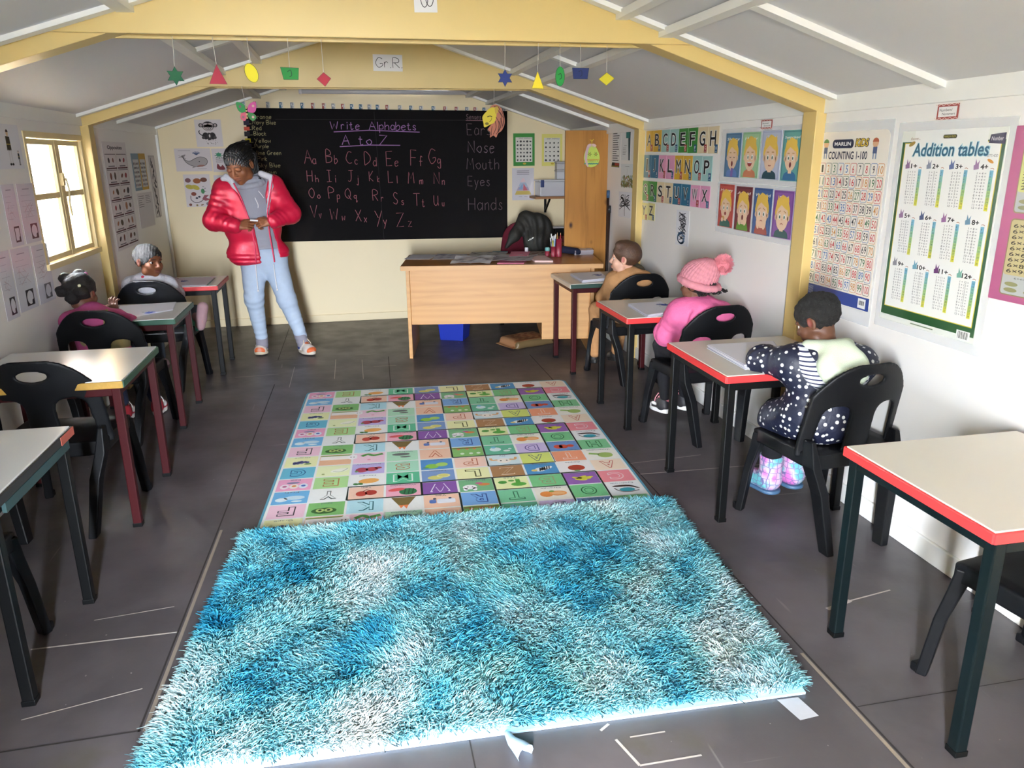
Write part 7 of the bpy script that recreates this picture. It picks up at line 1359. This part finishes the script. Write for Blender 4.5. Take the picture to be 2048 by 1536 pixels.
# boy who looks back
k = Kid((-1.33, 5.45), 'boy with cropped hair in a white fleecy jacket, looking back over his shoulder', (-1.325, 5.405, .862), (.80, -.60, -.06), .212, '7a4a30', (-1.345, 5.42, .75), (-1.345, 5.42, .66), (-1.33, 5.42, .47),
        [(-1.46, 5.45, .695), (-1.25, 5.45, .69)], [(-1.47, 5.57, .60), (-1.23, 5.575, .61)], [(-1.38, 5.72, .667), (-1.26, 5.73, .667)], [(-1.39, 5.42, .46), (-1.26, 5.42, .46)], [(-1.41, 5.66, .455), (-1.12, 5.60, .475)], [(-1.41, 5.68, .14), (-1.075, 5.49, .46)], '2a1812', .05, None, '70382e')
k.top('fleece_jacket', cloth('white_sherpa', 'd6d5de', .95, .5, 120), (.125, .095), (.064, .058, .045), .42, .005, [rc(k.nk+V3(-.06, -.03, -.005), k.nk+V3(.06, -.03, -.005), .032, .032, .03)], None, None, 41)
soft('red_collar', [rc(k.nk+V3(-.085, -.015, .002), k.nk+V3(-.02, -.055, .012), .014, .016, .01), rc(k.nk+V3(-.02, -.055, .012), k.nk+V3(.02, -.05, .008), .014, .012, .01)], .004, cloth('red_collar_cloth', 'b8324c'), k.T)
k.legs('trousers', cloth('grey_marl_trousers', '56606e', .9), (.06, .05, .036)); afro(k, 'hair', '120e0e', 170, .004)
soft('teal_hem', [rc(k.hip[1]+V3(.05, .07, -.02), k.hip[1]+V3(.135, .10, -.03), .035, .03, .02), rc(k.hip[1]+V3(.135, .10, -.03), k.hip[1]+V3(.16, .05, -.075), .026, .018, .02)], .004, cloth('teal_cloth', '5fb0a8', .8), k.T, None, fold([], .006, 70, 3))
a = k.an[1]; sl = soft('slipper', [rc(a+V3(.0, -.015, -.055), a+V3(.035, -.03, .075), .034, .036, .03), rc(a+V3(-.02, .02, -.0), a+V3(.01, -.01, .0), .036, .036, .02)], .004, cloth('pink_suede', 'a8868c', .95, .2, 180), k.T, None, lambda V, N: .002*wob(V, 70, 2))
shoe(k.T, k.an[0]*V3(1, 1, 0)+V3(0, -.03, .055), k.an[0]*V3(1, 1, 0)+V3(0, .12, .05), .036, 'a8868c', '6a5054', None, 0, None, 'slipper')
# girl with puffs
k = Kid((-1.37, 4.43), 'girl with hair puffs and a white bead, in pink top and khaki vest', (-1.452, 4.445, .818), (.30, .93, -.20), .205, '6a4230', (-1.42, 4.42, .715), (-1.40, 4.41, .64), (-1.36, 4.405, .47),
        [(-1.52, 4.43, .665), (-1.295, 4.43, .665)], [(-1.55, 4.55, .59), (-1.265, 4.53, .625)], [(-1.46, 4.68, .667), (-1.345, 4.62, .664)], [(-1.42, 4.41, .46), (-1.29, 4.41, .46)], [(-1.43, 4.66, .455), (-1.27, 4.67, .455)], [(-1.41, 4.70, .11), (-1.25, 4.78, .10)], hands=[None, ((-.2, .1, .9), (-.3, -.9, 0), -1, (.55, .6, .7, .75))])
k.top('pink_top', cloth('pink_jersey', 'a84a76', .9, .5, 30), (.115, .088), (.055, .05, .038), .43, .005, (), None, None, 51); k.legs('jeans', cloth('navy_denim', '35405a', .9), (.06, .048, .036))
soft('khaki_vest', [el((k.ch+k.nk)/2+V3(.02, 0, -.04), (.118, .098, .12), None, .04), el((k.ch+k.pe)/2+V3(.015, 0, -.01), (.128, .104, .14), None, .05), fn(lambda X, Y, Z, c=k.ch: np.abs(X-c[0]-.02)-.045-.0*Y+0*Z, (-.3, -.5, .3), (.3, .0, .8), .01, 's'), pl((0, 0, -1), -.44)], .0045, cloth('khaki_cotton', '8a7c56', .9), k.T, None, fold([], .005, 60, 3), 1)
E_ = k.E; M_hp = mat('dark_brown_hair', '150d0a', .75, .35, 70, .5, 220)
pu = [E_((0, -.09, .155), (.375, .43, .375)), E_((0, .52, -.17), (.5, .40, .42), .03, 's'), E_((0, .15, -.50), (.45, .45, .40), .03, 's')]+[E_(p, (.17, .17, .16), .04) for p in ((-.24, -.25, .36), (.22, -.27, .36), (-.26, -.36, .04), (.26, -.36, .02), (0, -.44, .2), (-.02, -.02, .46), (.0, -.36, -.14))]
hp = soft('hair', pu, .0036, M_hp, k.T, None, lambda V, N: .003*(wob(V, 120, 5)+wob(V, 210, 8)), 1)
soft('hair_bead', [el(k.g(.28, -.46, .18), .0085)], .0025, mat('cream_bead', 'd8d0b0', .3), hp)
soft('hair_band', [el(k.g(.16, -.02, .50), .011), el(k.g(.05, .02, .53), .009)], .003, mat('pink_bead', 'c86a9c', .4), hp)
for i in (0, 1): shoe(k.T, k.an[i]*V3(1, 1, 0)+V3(0, -.03, .008), k.an[i]*V3(1, 1, 0)+V3(.01, .13, .008), .036, 'b03040', 'e0dcd8', [(lambda m, L, w, R: el(m(.6, .05, w*.7), (w*.6, L*.2, .02), R), 'e2dede', .006)], 0, 'e4e0dc')
# ------------------------------------------------------------------ cupboard, shelf and what stands on them
cu_ = empty('pine_cupboard', (1.885, 6.585, 0), 0, 'tall knotty pine cupboard with a plain side panel, standing in the far right corner', 'cupboard')
xa, xb_ = PY(1131, 300, 6.235)[0]-1.885, PY(1214, 300, 6.235)[0]-1.885+.01; zt = 1.70
MB().b2((xa, -.35, 0), (xb_, -.328, zt)).build('side_panel', M_pine, cu_, .002)
MB().b2((xa+.14, -.02, 0), (xb_, .002, zt)).build('side_panel', M_pine, cu_, .002)
MB().b2((xb_-.012, -.328, 0), (xb_, -.02, zt)).build('back_panel', M_pine_b, cu_)
for z in (.08, .45, .85, 1.25, 1.66): MB().b2((xa+.14, -.328, z), (xb_-.012, -.02, z+.02)).build('shelf', M_pine_b, cu_)
def egg():
    p = PY(1183, 310, 6.2315); r = empty('paper_easter_egg', p, 0, 'lime green paper easter egg with a bow stuck on the cupboard', 'paper egg'); k = .0040; s = Sheet(1, 1, 'ffffff', .0016, 0, False)
    s.outline([(x*k, y*k) for x, y in smooth_line([(0, 20), (9, 15), (16, 2), (17, -10), (11, -20), (0, -24), (-11, -20), (-16, -9), (-15, 3), (-9, 15)], 4, True)], 'c2d864', '4a4a38')
    s.poly([(x*k, y*k) for x, y in smooth_line([(-10, 17), (-14, 2), (-14, -10), (-10, -21), (-6, -23), (-9, -10), (-8, 4), (-5, 17)], 4, True)], 'cbb0b4', 3)
    for x in (-4, 9): [s.poly([(x*k+k*5.5*math.cos(a), k*1.5+k*5.5*math.sin(a)), (x*k+k*2*math.cos(a+.4), k*1.5+k*2*math.sin(a+.4)), (x*k, k*1.5), (x*k+k*2*math.cos(a-.4), k*1.5+k*2*math.sin(a-.4))], '5a7a34', 2) for a in np.arange(0, 6.28, 1.05)]; s.oval(x*k, 1.5*k, 1.6*k, 1.6*k, 'c8a848', 3)
    for y, c, w in ((-9.5, 'c8923c', .006), (-12, '5a4a2c', .002), (-17, '4c8a80', .008)): s.line(smooth_line([(k*x, k*(y+1.2*math.sin(x*1.4))) for x in range(-15, 17, 2)], 3), w, c, 2)
    for q in (-1, 1): s.oval(q*5*k, 19*k, 5*k, 2.6*k, 'd8b8bc', 4, q*-.4); s.line([(0, 18*k), (q*7*k, 13*k)], .004, 'c8a4ac', 4)
    s.line([(x*k, y*k) for x, y in ((0, 20), (0, 30))], .005, 'd8c040', 4); s.line([(-4*k, 30*k), (0, 26*k), (4*k, 31*k)], .005, 'd8c040', 4)
    o = s.build('egg', M_paper, r); o.rotation_euler = (math.pi/2, 0, 0)
egg()
sb = empty('wall_shelf', (1.88, 7.26, 1.118), 0, 'short brown wooden wall shelf with a black bracket on the back wall', 'shelf')
MB().b2((-.195, -.13, 0), (.19, .128, .022)).build('shelf_board', M_pine_b, sb, .002)
q = MB(); q.b2((-.05, .105, -.14), (-.03, .127, 0)); q.bar((-.04, .12, -.13), (-.04, -.06, -.004), .016, .012); q.build('bracket', M_blk, sb)
m, N, L, b = _nodes('frosted_clear_plastic'); b.inputs['Base Color'].default_value = (.82, .82, .86, 1); b.inputs['Roughness'].default_value = .3; b.inputs['Alpha'].default_value = .62; M_frost = m
tb = empty('plastic_tub', (1.885, 7.25, 1.1402), 0, 'frosted plastic storage tub on the wall shelf', 'storage tub')
MB().b2((-.155, -.11, 0), (.15, .11, .135)).build('tub', M_frost, tb, .012); MB().b2((-.162, -.117, .135), (.157, .117, .152)).build('lid', M_frost, tb, .006)
MB().b2((-.10, -.09, .004), (.13, .09, .075)).build('contents', mat('mauve_contents', '8a7080', .8, .4, 30), tb, .02)
q = MB(); q.b2((-.150, -.119, .085), (-.115, -.110, .15)); q.build('clip', mat('navy_clip', '2c3c6c', .4), tb, .004)
for i, (z, h, lab) in enumerate(((1.2926, .085, 'small clear jar with dark contents standing on the storage tub'), (1.3782, .075, 'small pale plastic box stacked on the clear jar'))):
    j = empty('small_container', (1.955, 7.25, z), 0, lab, 'container', 'small containers above the tub'); MB().b2((-.045, -.045, 0), (.045, .045, h*.82)).build('box', M_frost if i == 0 else mat('pale_plastic', 'b8b4b4', .5), j, .008); MB().b2((-.048, -.048, h*.82), (.048, .048, h)).build('lid', mat('pale_plastic', 'b8b4b4', .5), j, .004)
lc = empty('low_cabinet', (1.83, 7.20, 0), 0, 'low brown cabinet against the back wall, mostly hidden behind desk and chair', 'cabinet')
MB().b2((-.07, -.17, 0), (.23, .17, .70)).build('body', M_pine_b, lc, .003); MB().b2((-.08, -.18, .70), (.235, .175, .722)).build('top', M_pine_b, lc, .003); MB().b2((-.05, -.178, .06), (.19, -.17, .66)).build('door', M_pine_b, lc, .002)
o = MB().b2((-.13, -.10, 0), (.13, .10, .055)).build('red_box', mat('dark_red_card', '7c2430', .6), None, .006); o.location = (1.885, 7.18, .7225); tag(o, 'flat dark red box on the low cabinet', 'box')
bt = empty('black_container', (1.92, 7.17, .778), 0, 'black container with a pale lid on the dark red box', 'container')
MB().b2((-.05, -.06, 0), (.05, .06, .07)).build('box', M_blk, bt, .008); MB().b2((-.07, -.07, .07), (.06, .07, .082)).build('lid', M_frost, bt, .004)
for i, (x, y, x1, y1, z1, c, lab) in enumerate(((2.052, 6.10, 2.068, 6.16, 1.20, 'blue', 'dark broom handle with a blue tip leaning beside the cupboard'), (2.030, 6.06, 2.068, 6.12, 1.08, 'black', 'plain dark broom handle leaning next to the blue-tipped one'))):
    b_ = empty('broom_handle', (x, y, 0), 0, lab, 'broom', 'broom handles by the cupboard'); MB().tube([(0, 0, .0), (x1-x, y1-y, z1)], .0115, 10).build('pole', mat('dark_varnished_pole', '2a1a16', .4), b_)
    MB().tube([(x1-x, y1-y, z1-.03), (x1-x, y1-y, z1+.03)], .0135, 10).build('tip', mat(c+'_cap', '3a5a7c' if c == 'blue' else '1c1c1e', .4), b_)
# ------------------------------------------------------------------ swivel chair with a jacket behind the desk
p = PZ(1010, 646, .02); oc = empty('office_chair', (1.46, 6.84, 0), R_(12), 'maroon swivel chair behind the desk with a dark jacket on its back', 'chair')
M_marf = cloth('maroon_upholstery', '5c1726', .9, .2, 150)
soft('backrest', [el((.0, .0, .77), (.165, .04, .17), None, .03), el((.0, -.01, .68), (.18, .045, .10), None, .05)], .007, M_marf, oc, None, None, 1)
soft('seat', [el((0, .27, .45), (.235, .23, .05), None, .03)], .008, M_marf, oc, None, None, 1)
MB().tube([(0, .25, .08), (0, .25, .42)], .028, 12).build('gas_lift', M_blk, oc); MB().bar((0, .03, .55), (0, .22, .41), .06, .02).build('back_bracket', M_blk, oc, .003)
ba_ = MB()
for i in range(5): a = i*1.2566+.3; ba_.bar((0, .25, .085), (.26*math.cos(a), .25+.26*math.sin(a), .07), .04, .03)
bs = ba_.build('star_base', M_blk, oc, .004)
for i in range(5): a = i*1.2566+.3; w_ = MB(); c = (.27*math.cos(a), .25+.27*math.sin(a), .028); w_.tube([(c[0]-.016, c[1], c[2]), (c[0]-.004, c[1], c[2])], .0275, 14); w_.tube([(c[0]+.004, c[1], c[2]), (c[0]+.016, c[1], c[2])], .0275, 14); w_.tube([(c[0], c[1], c[2]), (c[0], c[1], .075)], .008, 8); w_.build('caster', M_blk, bs)
jo = V3(1.46, 6.72, .0); P = lambda u, v, y: PY(u, v, y)-V3(1.46, 6.76, .75)
jk = empty('jacket', (1.46, 6.76, .75), 0, 'dark olive jacket with small white lettering hung over the maroon swivel chair', 'jacket')
pr = [el(P(1072, 470, 6.76), (.11, .075, .17), None, .06), rc(P(1052, 437, 6.80), P(1078, 440, 6.78), .055, .06, .05), rc(P(1050, 436, 6.80), P(1030, 470, 6.74), .055, .05, .05), rc(P(1030, 470, 6.74), P(1013, 494, 6.72), .045, .016, .04), rc(P(1090, 450, 6.78), P(1103, 500, 6.76), .06, .08, .05), rc(P(1072, 480, 6.74), P(1070, 512, 6.74), .10, .09, .05)]
jm = soft('shell', pr, .006, cloth('dark_olive_nylon', '2b2a27', .6, .2, 90), jk, None, fold([(P(1064, 455, 6.76), V3(1, 0, .4), 1.6), (P(1085, 470, 6.74), V3(1, 0, .2), 1.6)], .008, 40, 5), 1)
s = Sheet(1, 1, 'ffffff', .001, 0, False); [s.rect(.012*i, .006*i, .010, .009+.004*(i % 2), 'd8d8d4', 1) for i in range(5)]
o = s.build('lettering', M_paper, jk); q = P(1056, 482, 6.655); o.location = q; o.rotation_euler = (math.pi/2, 0, 0)
# ------------------------------------------------------------------ under the desk
bn = empty('waste_bin', (.80, 6.42, 0), R_(-24), 'blue plastic waste bin standing under the desk', 'bin'); q = MB(); t0, t1, hh = .10, .125, .30
def sq(t, z): return [(-t, -t, z), (t, -t, z), (t, t, z), (-t, t, z)]
vs = sq(t0, 0)+sq(t1, hh)+sq(t1-.006, hh)+sq(t0-.004, .012); q.add(vs, [(3, 2, 1, 0)]+[(i, (i+1) % 4, (i+1) % 4+4, i+4) for i in range(4)]+[(i+4, (i+1) % 4+4, (i+1) % 4+8, i+8) for i in range(4)]+[(i+8, (i+1) % 4+8, (i+1) % 4+12, i+12) for i in range(4)]+[(12, 13, 14, 15)])
q.build('bucket', mat('blue_plastic', '1c34a8', .4, .04), bn, .012); MB().b2((-t1-.008, -t1-.008, hh-.025), (t1+.008, -t1+.002, hh)).build('rim', mat('blue_plastic', '1c34a8'), bn, .004)
pk = empty('paper_packet', (1.352, 6.06, 0), 0, 'brown printed paper packet lying on the floor under the desk', 'packet')
ax = V3(.385, .155, 0); ax /= np.linalg.norm(ax); ay = V3(-.30, 1, 0); ay -= ax*(ay@ax); ay /= np.linalg.norm(ay); Rk = np.array([ax, ay, [0, 0, 1]]).T
pr = [bx((0, 0, .034), (.185, .14, .034), Rk, .03, .02), bx(ax*.195+V3(0, 0, .012), (.03, .13, .006), Rk, .006, .02), bx(-ax*.19+V3(0, 0, .012), (.03, .13, .006), Rk, .006, .02)]
D, lo = blend(pr, .005); V, F = surface(D, lo, .005); V = relax(V, F, 1); N_ = normals(V, F); V = V+N_*(.006*wob(V, 25, 3)+.003*wob(V, 60, 5))[:, None]; V[:, 2] = np.maximum(V[:, 2], .001)
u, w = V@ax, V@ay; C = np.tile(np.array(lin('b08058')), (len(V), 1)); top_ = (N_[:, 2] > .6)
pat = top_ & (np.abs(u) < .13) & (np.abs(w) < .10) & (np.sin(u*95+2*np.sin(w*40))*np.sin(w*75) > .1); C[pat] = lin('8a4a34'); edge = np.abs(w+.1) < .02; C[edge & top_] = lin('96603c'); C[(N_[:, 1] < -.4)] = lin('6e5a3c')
me = fast_mesh('wrapper', V, F, printmat('glossy_brown_paper', .35)); vcol(me, C); link('wrapper', me, pk)
# ------------------------------------------------------------------ on the teacher's desk
def dz(u, v): p = PZ(u, v, DZ); return p
def flat(name, label, cat, px, col, t=.0012, z=0.0, group=None, draw=None, m=None, curl=0.0, seed=1):
    P4 = [PZ(u, v, DZ+z) for u, v in px]; c = sum(P4)/4; r = np.random.RandomState(seed); n = 9; V = []; 
    for i in range(n):
        for j in range(n):
            a, b_ = i/(n-1), j/(n-1); p = P4[0]*(1-a)*(1-b_)+P4[1]*a*(1-b_)+P4[2]*a*b_+P4[3]*(1-a)*b_; V.append(p-c)
    V = np.array(V); V[:, 2] = .0005; k = np.arange(n*n).reshape(n, n)
    if curl: V[:, 2] += np.maximum(0, curl*(wob(V, 22, seed)*.6+.35)+curl*.6*wob(V, 55, seed+1))
    F = np.stack([k[:-1, :-1], k[1:, :-1], k[1:, 1:], k[:-1, 1:]], -1).reshape(-1, 4)
    T_ = V+np.array([0, 0, t]); rim = np.concatenate([k[:, 0], k[-1, 1:], k[::-1, -1][1:], k[0, ::-1][1:-1]]); a, b_ = rim, np.roll(rim, -1)
    nn = n*n; FF = np.concatenate([F+nn, F[:, ::-1], np.stack([a, b_, b_+nn, a+nn], -1)]); VV = np.concatenate([V, T_])
    if np.cross(V[k[1, 0]]-V[k[0, 0]], V[k[0, 1]]-V[k[0, 0]])[2] < 0: FF = FF[:, ::-1]
    me = fast_mesh(name, VV, FF, m or M_paper, False); C = np.tile(np.array(lin(col)), (len(VV), 1)); r = np.random.RandomState(seed)
    if draw: 
        for i in range(draw[1]): C[nn+r.randint(0, nn)] = lin(draw[0])
    vcol(me, C); o = link(name, me); o.location = c+np.array([0, 0, 0]); return tag(o, label, cat, group)
def q4(x0, y0, x1, y1, sk=6, ox=780, oy=460, k=460/2048): return [(ox+x0*k+sk*k, oy+y0*k), (ox+x1*k+sk*k, oy+y0*k), (ox+x1*k, oy+y1*k), (ox+x0*k, oy+y1*k)]
PG = 'papers on the teacher\'s desk'
flat('sheet_of_paper', 'clean white sheet at the left end of the desk', 'paper', q4(120, 219, 352, 262, 80), 'e4e2e8', .001, 0, PG)
flat('sheet_of_paper', 'white sheet with dark scribbles right of the clean sheet', 'paper', q4(372, 217, 640, 264, 50), 'd6d4da', .001, .0004, PG, ('6a6078', 12), None, .004, 3)
flat('sheet_of_paper', 'crumpled white sheets lying at the middle of the desk front', 'paper', q4(535, 236, 890, 298, 60), 'e2dfe2', .001, .002, PG, ('8a808c', 10), None, .022, 7)
flat('newspaper', 'newspaper page with a grid of pictures at the back of the desk', 'paper', q4(690, 202, 1010, 240, 40), 'c6c2bc', .001, .001, PG, ('55504e', 22), None, .005, 9)
flat('newspaper', 'grey magazine pages spread over the desk centre', 'paper', q4(880, 228, 1250, 284, 70), 'b8b2b6', .001, .004, PG, ('77707a', 22), None, .014, 12)
flat('booklet', 'red and pink booklet under the magazine pages at the front edge of the desk', 'booklet', q4(955, 276, 1192, 301, 24), 'c06a84', .006, 0)
flat('pink_note', 'bright pink note sheets at the back of the desk', 'paper', q4(1060, 196, 1230, 236, 20), 'd8829c', .001, .007, PG, None, None, .007, 15)
flat('magazine', 'brownish magazine behind the pink notebook', 'paper', q4(1215, 192, 1390, 240, 20), '9a8a80', .003, .001, PG, ('6a3a3c', 16), None, .004, 17)
flat('notebook', 'pale pink notebook at the front of the desk', 'notebook', q4(1290, 242, 1452, 288, -70), 'e6c8c4', .013, 0)
flat('teal_folder', 'small teal folder at the back edge of the desk', 'folder', q4(905, 193, 1040, 208, 10), '6a98a0', .004, .0)
def at(u, v, z=0): p = PZ(u, v, DZ+z); return p
M_cup = mat('dark_red_plastic', '8a2438', .35, .05)
def cup(name, label, u, v, r, h, lid=None):
    p = at(u, v); e = empty(name, (p[0], p[1], DZ+.0002), 0, label, 'pot', 'dark red pots on the desk'); MB().lathe([(0, .002), (r*.96, .002), (r, .006), (r, h), (r-.003, h), (r-.004, .012), (0, .012)], (0, 0, 0), 22).build('pot', M_cup, e)
    if lid: MB().lathe([(r*.9, h), (r*1.05, h), (r*1.05, h+.022), (r*.8, h+.03), (0, h+.03)], (0, 0, 0), 20).build('lid', mat('teal_lid', lid, .4), e)
    return p
cup('small_pot', 'low dark red pot with a teal lid on the desk', 1094.5, 513, .019, .045, '7cb8b4'); p1 = cup('pen_pot', 'dark red pot full of pens on the desk', 1106.5, 514, .021, .085); p2 = cup('tall_pot', 'tallest dark red pot holding pencils, beside the pen pot', 1117.5, 514, .024, .145)
r = random.Random(12)
PENS = [('white pen sticking out of the pen pot', 'd8d8dc'), ('green pen in the pen pot', '8ab85c'), ('black pen in the pen pot', '26262a'), ('grey pen in the pen pot', '9aa0a8'), ('yellow pen in the pen pot', 'd8c85c'), ('blue pen in the pen pot', '6a90c0')]
for i, (lab, c) in enumerate(PENS):
    a = i*1.05; e = empty('pen', (p1[0]+.008*math.cos(a), p1[1]+.008*math.sin(a), DZ+.014), 0, lab, 'pen', 'pens in the pen pot'); tx, ty = .016*math.cos(a)-.004*(i == 0)*4, .016*math.sin(a); L_ = .14+.015*(i % 3)
    MB().tube([(0, 0, 0), (tx*.8, ty*.8, L_*.78)], .0045, 8).build('barrel', mat('pen_'+c, c, .4), e); MB().tube([(tx*.8, ty*.8, L_*.78), (tx, ty, L_)], [.0056, .005], 8).build('cap', mat('pen_cap_white', 'e0e0e0', .4), e)
for i, (lab, c) in enumerate((('orange pencil in the tall pot', 'c8743c'), ('brown pencil in the tall pot', '7a4a34'), ('ochre pencil in the tall pot', 'b8924c'), ('red pencil in the tall pot', 'a83038'))):
    a = i*1.57+.5; e = empty('pencil', (p2[0]+.009*math.cos(a), p2[1]+.009*math.sin(a), DZ+.014), 0, lab, 'pencil', 'pencils in the tall pot'); tx, ty = .010*math.cos(a), .010*math.sin(a); L_ = .158+.008*(i % 2)
    MB().tube([(0, 0, 0), (tx, ty, L_)], .004, 6).build('shaft', mat('pencil_'+c, c, .5), e); MB().tube([(tx, ty, L_), (tx*1.08, ty*1.08, L_+.014)], [.0038, .0006], 6).build('point', mat('pencil_wood', 'd8b48a', .7), e)
gp = at(1053, 506); o = MB().lathe([(0, 0), (.015, 0), (.015, .034), (.012, .038), (0, .038)], (0, 0, 0), 18).build('white_bottle_cap', mat('white_cap_plastic', 'e4e4e8', .4)); o.location = (gp[0], gp[1], DZ+.0095); tag(o, 'small white cap standing among the papers at the back of the desk', 'bottle cap')
a, b_ = at(1128, 507), at(1156, 510); o = soft('pencil_case', [rc(a+V3(0, .01, .028), b_+V3(0, .01, .024), .028, .026, .02), rc(a+V3(0, .045, .028), b_+V3(0, .04, .024), .028, .026, .02), pl((0, 0, -1), -DZ-.001)], .005, cloth('navy_canvas', '1e2238', .8), None, None, fold([], .004, 60, 3), 1); tag(o, 'navy pencil case on the desk in front of the paper stack', 'pencil case')
def sheaf(name, label, cat, corners_, h, zb, group=None, seed=1, hand_=None, cols=('e4e3ea', 'd8d6e0', 'c4c2d0')):
    """a stack of loose sheets, its top sheet a part of its own"""
    P4 = [np.array(PZ(u, v, zb+h)) for u, v in corners_]; c = sum(P4)/4; c[2] = zb; e = empty(name, c, 0, label, cat, group); r = random.Random(seed); n = max(3, int(h/.0022)); q = MB()
    for i in range(n):
        z0 = h*i/n+.0003; z1 = h*(i+1)/n-.0004; d = V3(r.uniform(-.004, .004), r.uniform(-.004, .004), 0); a = r.uniform(-.012, .012); ca, sa = math.cos(a), math.sin(a); pts = []
        for p in P4: x, y = p[0]-c[0], p[1]-c[1]; pts.append((x*ca-y*sa+d[0], x*sa+y*ca+d[1]))
        A = sum(pts[k][0]*pts[(k+1) % 4][1]-pts[(k+1) % 4][0]*pts[k][1] for k in range(4)); q.prism(pts if A > 0 else pts[::-1], z0, z1, i % 3)
    q.build('sheets', [mat('paper_'+x, x, .75, .02) for x in cols], e)
    pts = [(p[0]-c[0], p[1]-c[1]) for p in P4]; A = sum(pts[k][0]*pts[(k+1) % 4][1]-pts[(k+1) % 4][0]*pts[k][1] for k in range(4)); pts = pts if A > 0 else pts[::-1]
    s = Sheet(1, 1, 'e9e8ef', .0008, 0, False); s.outline(pts, 'e6e5ee')
    if hand_:
        hp = np.array(PZ(hand_[0], hand_[1], zb+h))-c; k = hand_[2]; ca, sa = math.cos(hand_[3]), math.sin(hand_[3]); M2 = lambda x, y: (hp[0]+(x*ca-y*sa)*k, hp[1]+(x*sa+y*ca)*k); bl = '27469c'
        s.poly([M2(x, y) for x, y in smooth_line([(-2, -2), (2, -2.2), (2.4, .5), (2, 2), (-2, 2), (-2.6, .2)], 4, True)], bl, 1)
        for x0, y0, x1, y1 in ((-1.7, 1.5, -2.6, 5), (-.6, 1.8, -.8, 5.9), (.6, 1.8, .9, 5.7), (1.7, 1.5, 2.5, 4.6), (2.1, -.6, 4.6, 1.2)): s.line([M2(x0, y0), M2((x0+x1)/2, (y0+y1)/2), M2(x1, y1)], .9*k, bl, 2)
        s.oval(*M2(-5.5, 1.5), .8*k, .5*k, '3a3c54', 1)
    o = s.build('top_sheet', M_paper, e); o.location = (0, 0, h); return e
SG = 'paper stacks with blue handprints'
sheaf('paper_pile', 'pile of printed papers at the back right of the desk by the cupboard', 'paper stack', [(1140, 492), (1180, 491), (1187, 500), (1150, 502)], .034, DZ, None, 3, None, ('d8d4d8', 'a8a0a8', 'c8b8c0'))
sheaf('paper_stack', 'paper stack with a blue handprint in front of the polka dot coat child', 'paper stack', [(1416, 689), (1545, 682), (1578, 722), (1490, 730)], .021, ZT, SG, 5, (1570, 711, .008, .9))
sheaf('paper_stack', 'paper stack with a blue handprint in front of the pink hat girl', 'paper stack', [(1256, 607), (1322, 603), (1352, 621), (1295, 630)], .016, ZT, SG, 6, (1329, 610, .0085, .9))
sheaf('paper_stack', 'paper stack with a blue handprint in front of the boy in tan', 'paper stack', [(1141, 547), (1200, 543), (1216, 556), (1165, 561)], .016, ZT, SG, 7, (1197, 550.5, .0085, .5))
sheaf('handprint_sheet', 'thin papers with a blue handprint on the red-edged left table', 'paper stack', [(326, 557), (432, 553.5), (411, 570), (322, 573)], .004, ZT, SG, 8, (365, 563, .009, -.3))
sheaf('handprint_sheet', 'thin papers with a blue handprint on the green-edged table with the puffed-hair girl', 'paper stack', [(240, 612), (352, 604), (345, 619), (228, 640)], .004, ZT, SG, 9, (297, 626, .008, -.4))
a, b_ = PZ(415, 570, ZT+.008), PZ(430, 556, ZT+.008); o = MB().tube([(0, 0, 0), tuple((b_-a)*.93), tuple(b_-a)], [.0045, .0045, .001], 7).build('grey_pencil', mat('grey_pencil_paint', '5c6660', .5)); o.location = (a[0], a[1], ZT+.0095); tag(o, 'grey pencil lying on the papers of the red-edged left table', 'pencil')
# backpack on the boy's table
bp_ = empty('backpack', (1.975, 5.30, ZT), 0, 'dark olive backpack lying on the far table against the right wall', 'bag')
M_ol = cloth('dark_olive_canvas', '46433a', .8, .25, 120)
soft('body', [el((0, 0, .05), (.075, .17, .052), None, .03), el((-.01, -.08, .045), (.07, .10, .05), None, .03), pl((0, 0, -1), -.002)], .005, M_ol, bp_, None, fold([], .006, 45, 3), 1)
q = MB(); q.tube(smooth3([(-.07, -.06, .07), (-.05, -.01, .107), (-.05, .06, .106), (-.075, .1, .06)]), .007, 6); q.build('strap', M_blk, bp_); q = MB(); q.tube(smooth3([(-.03, -.15, .075), (0, -.05, .103), (.0, .08, .104), (-.01, .15, .06)]), .004, 6); q.build('zip', mat('grey_zip', '8a867c', .5), bp_)
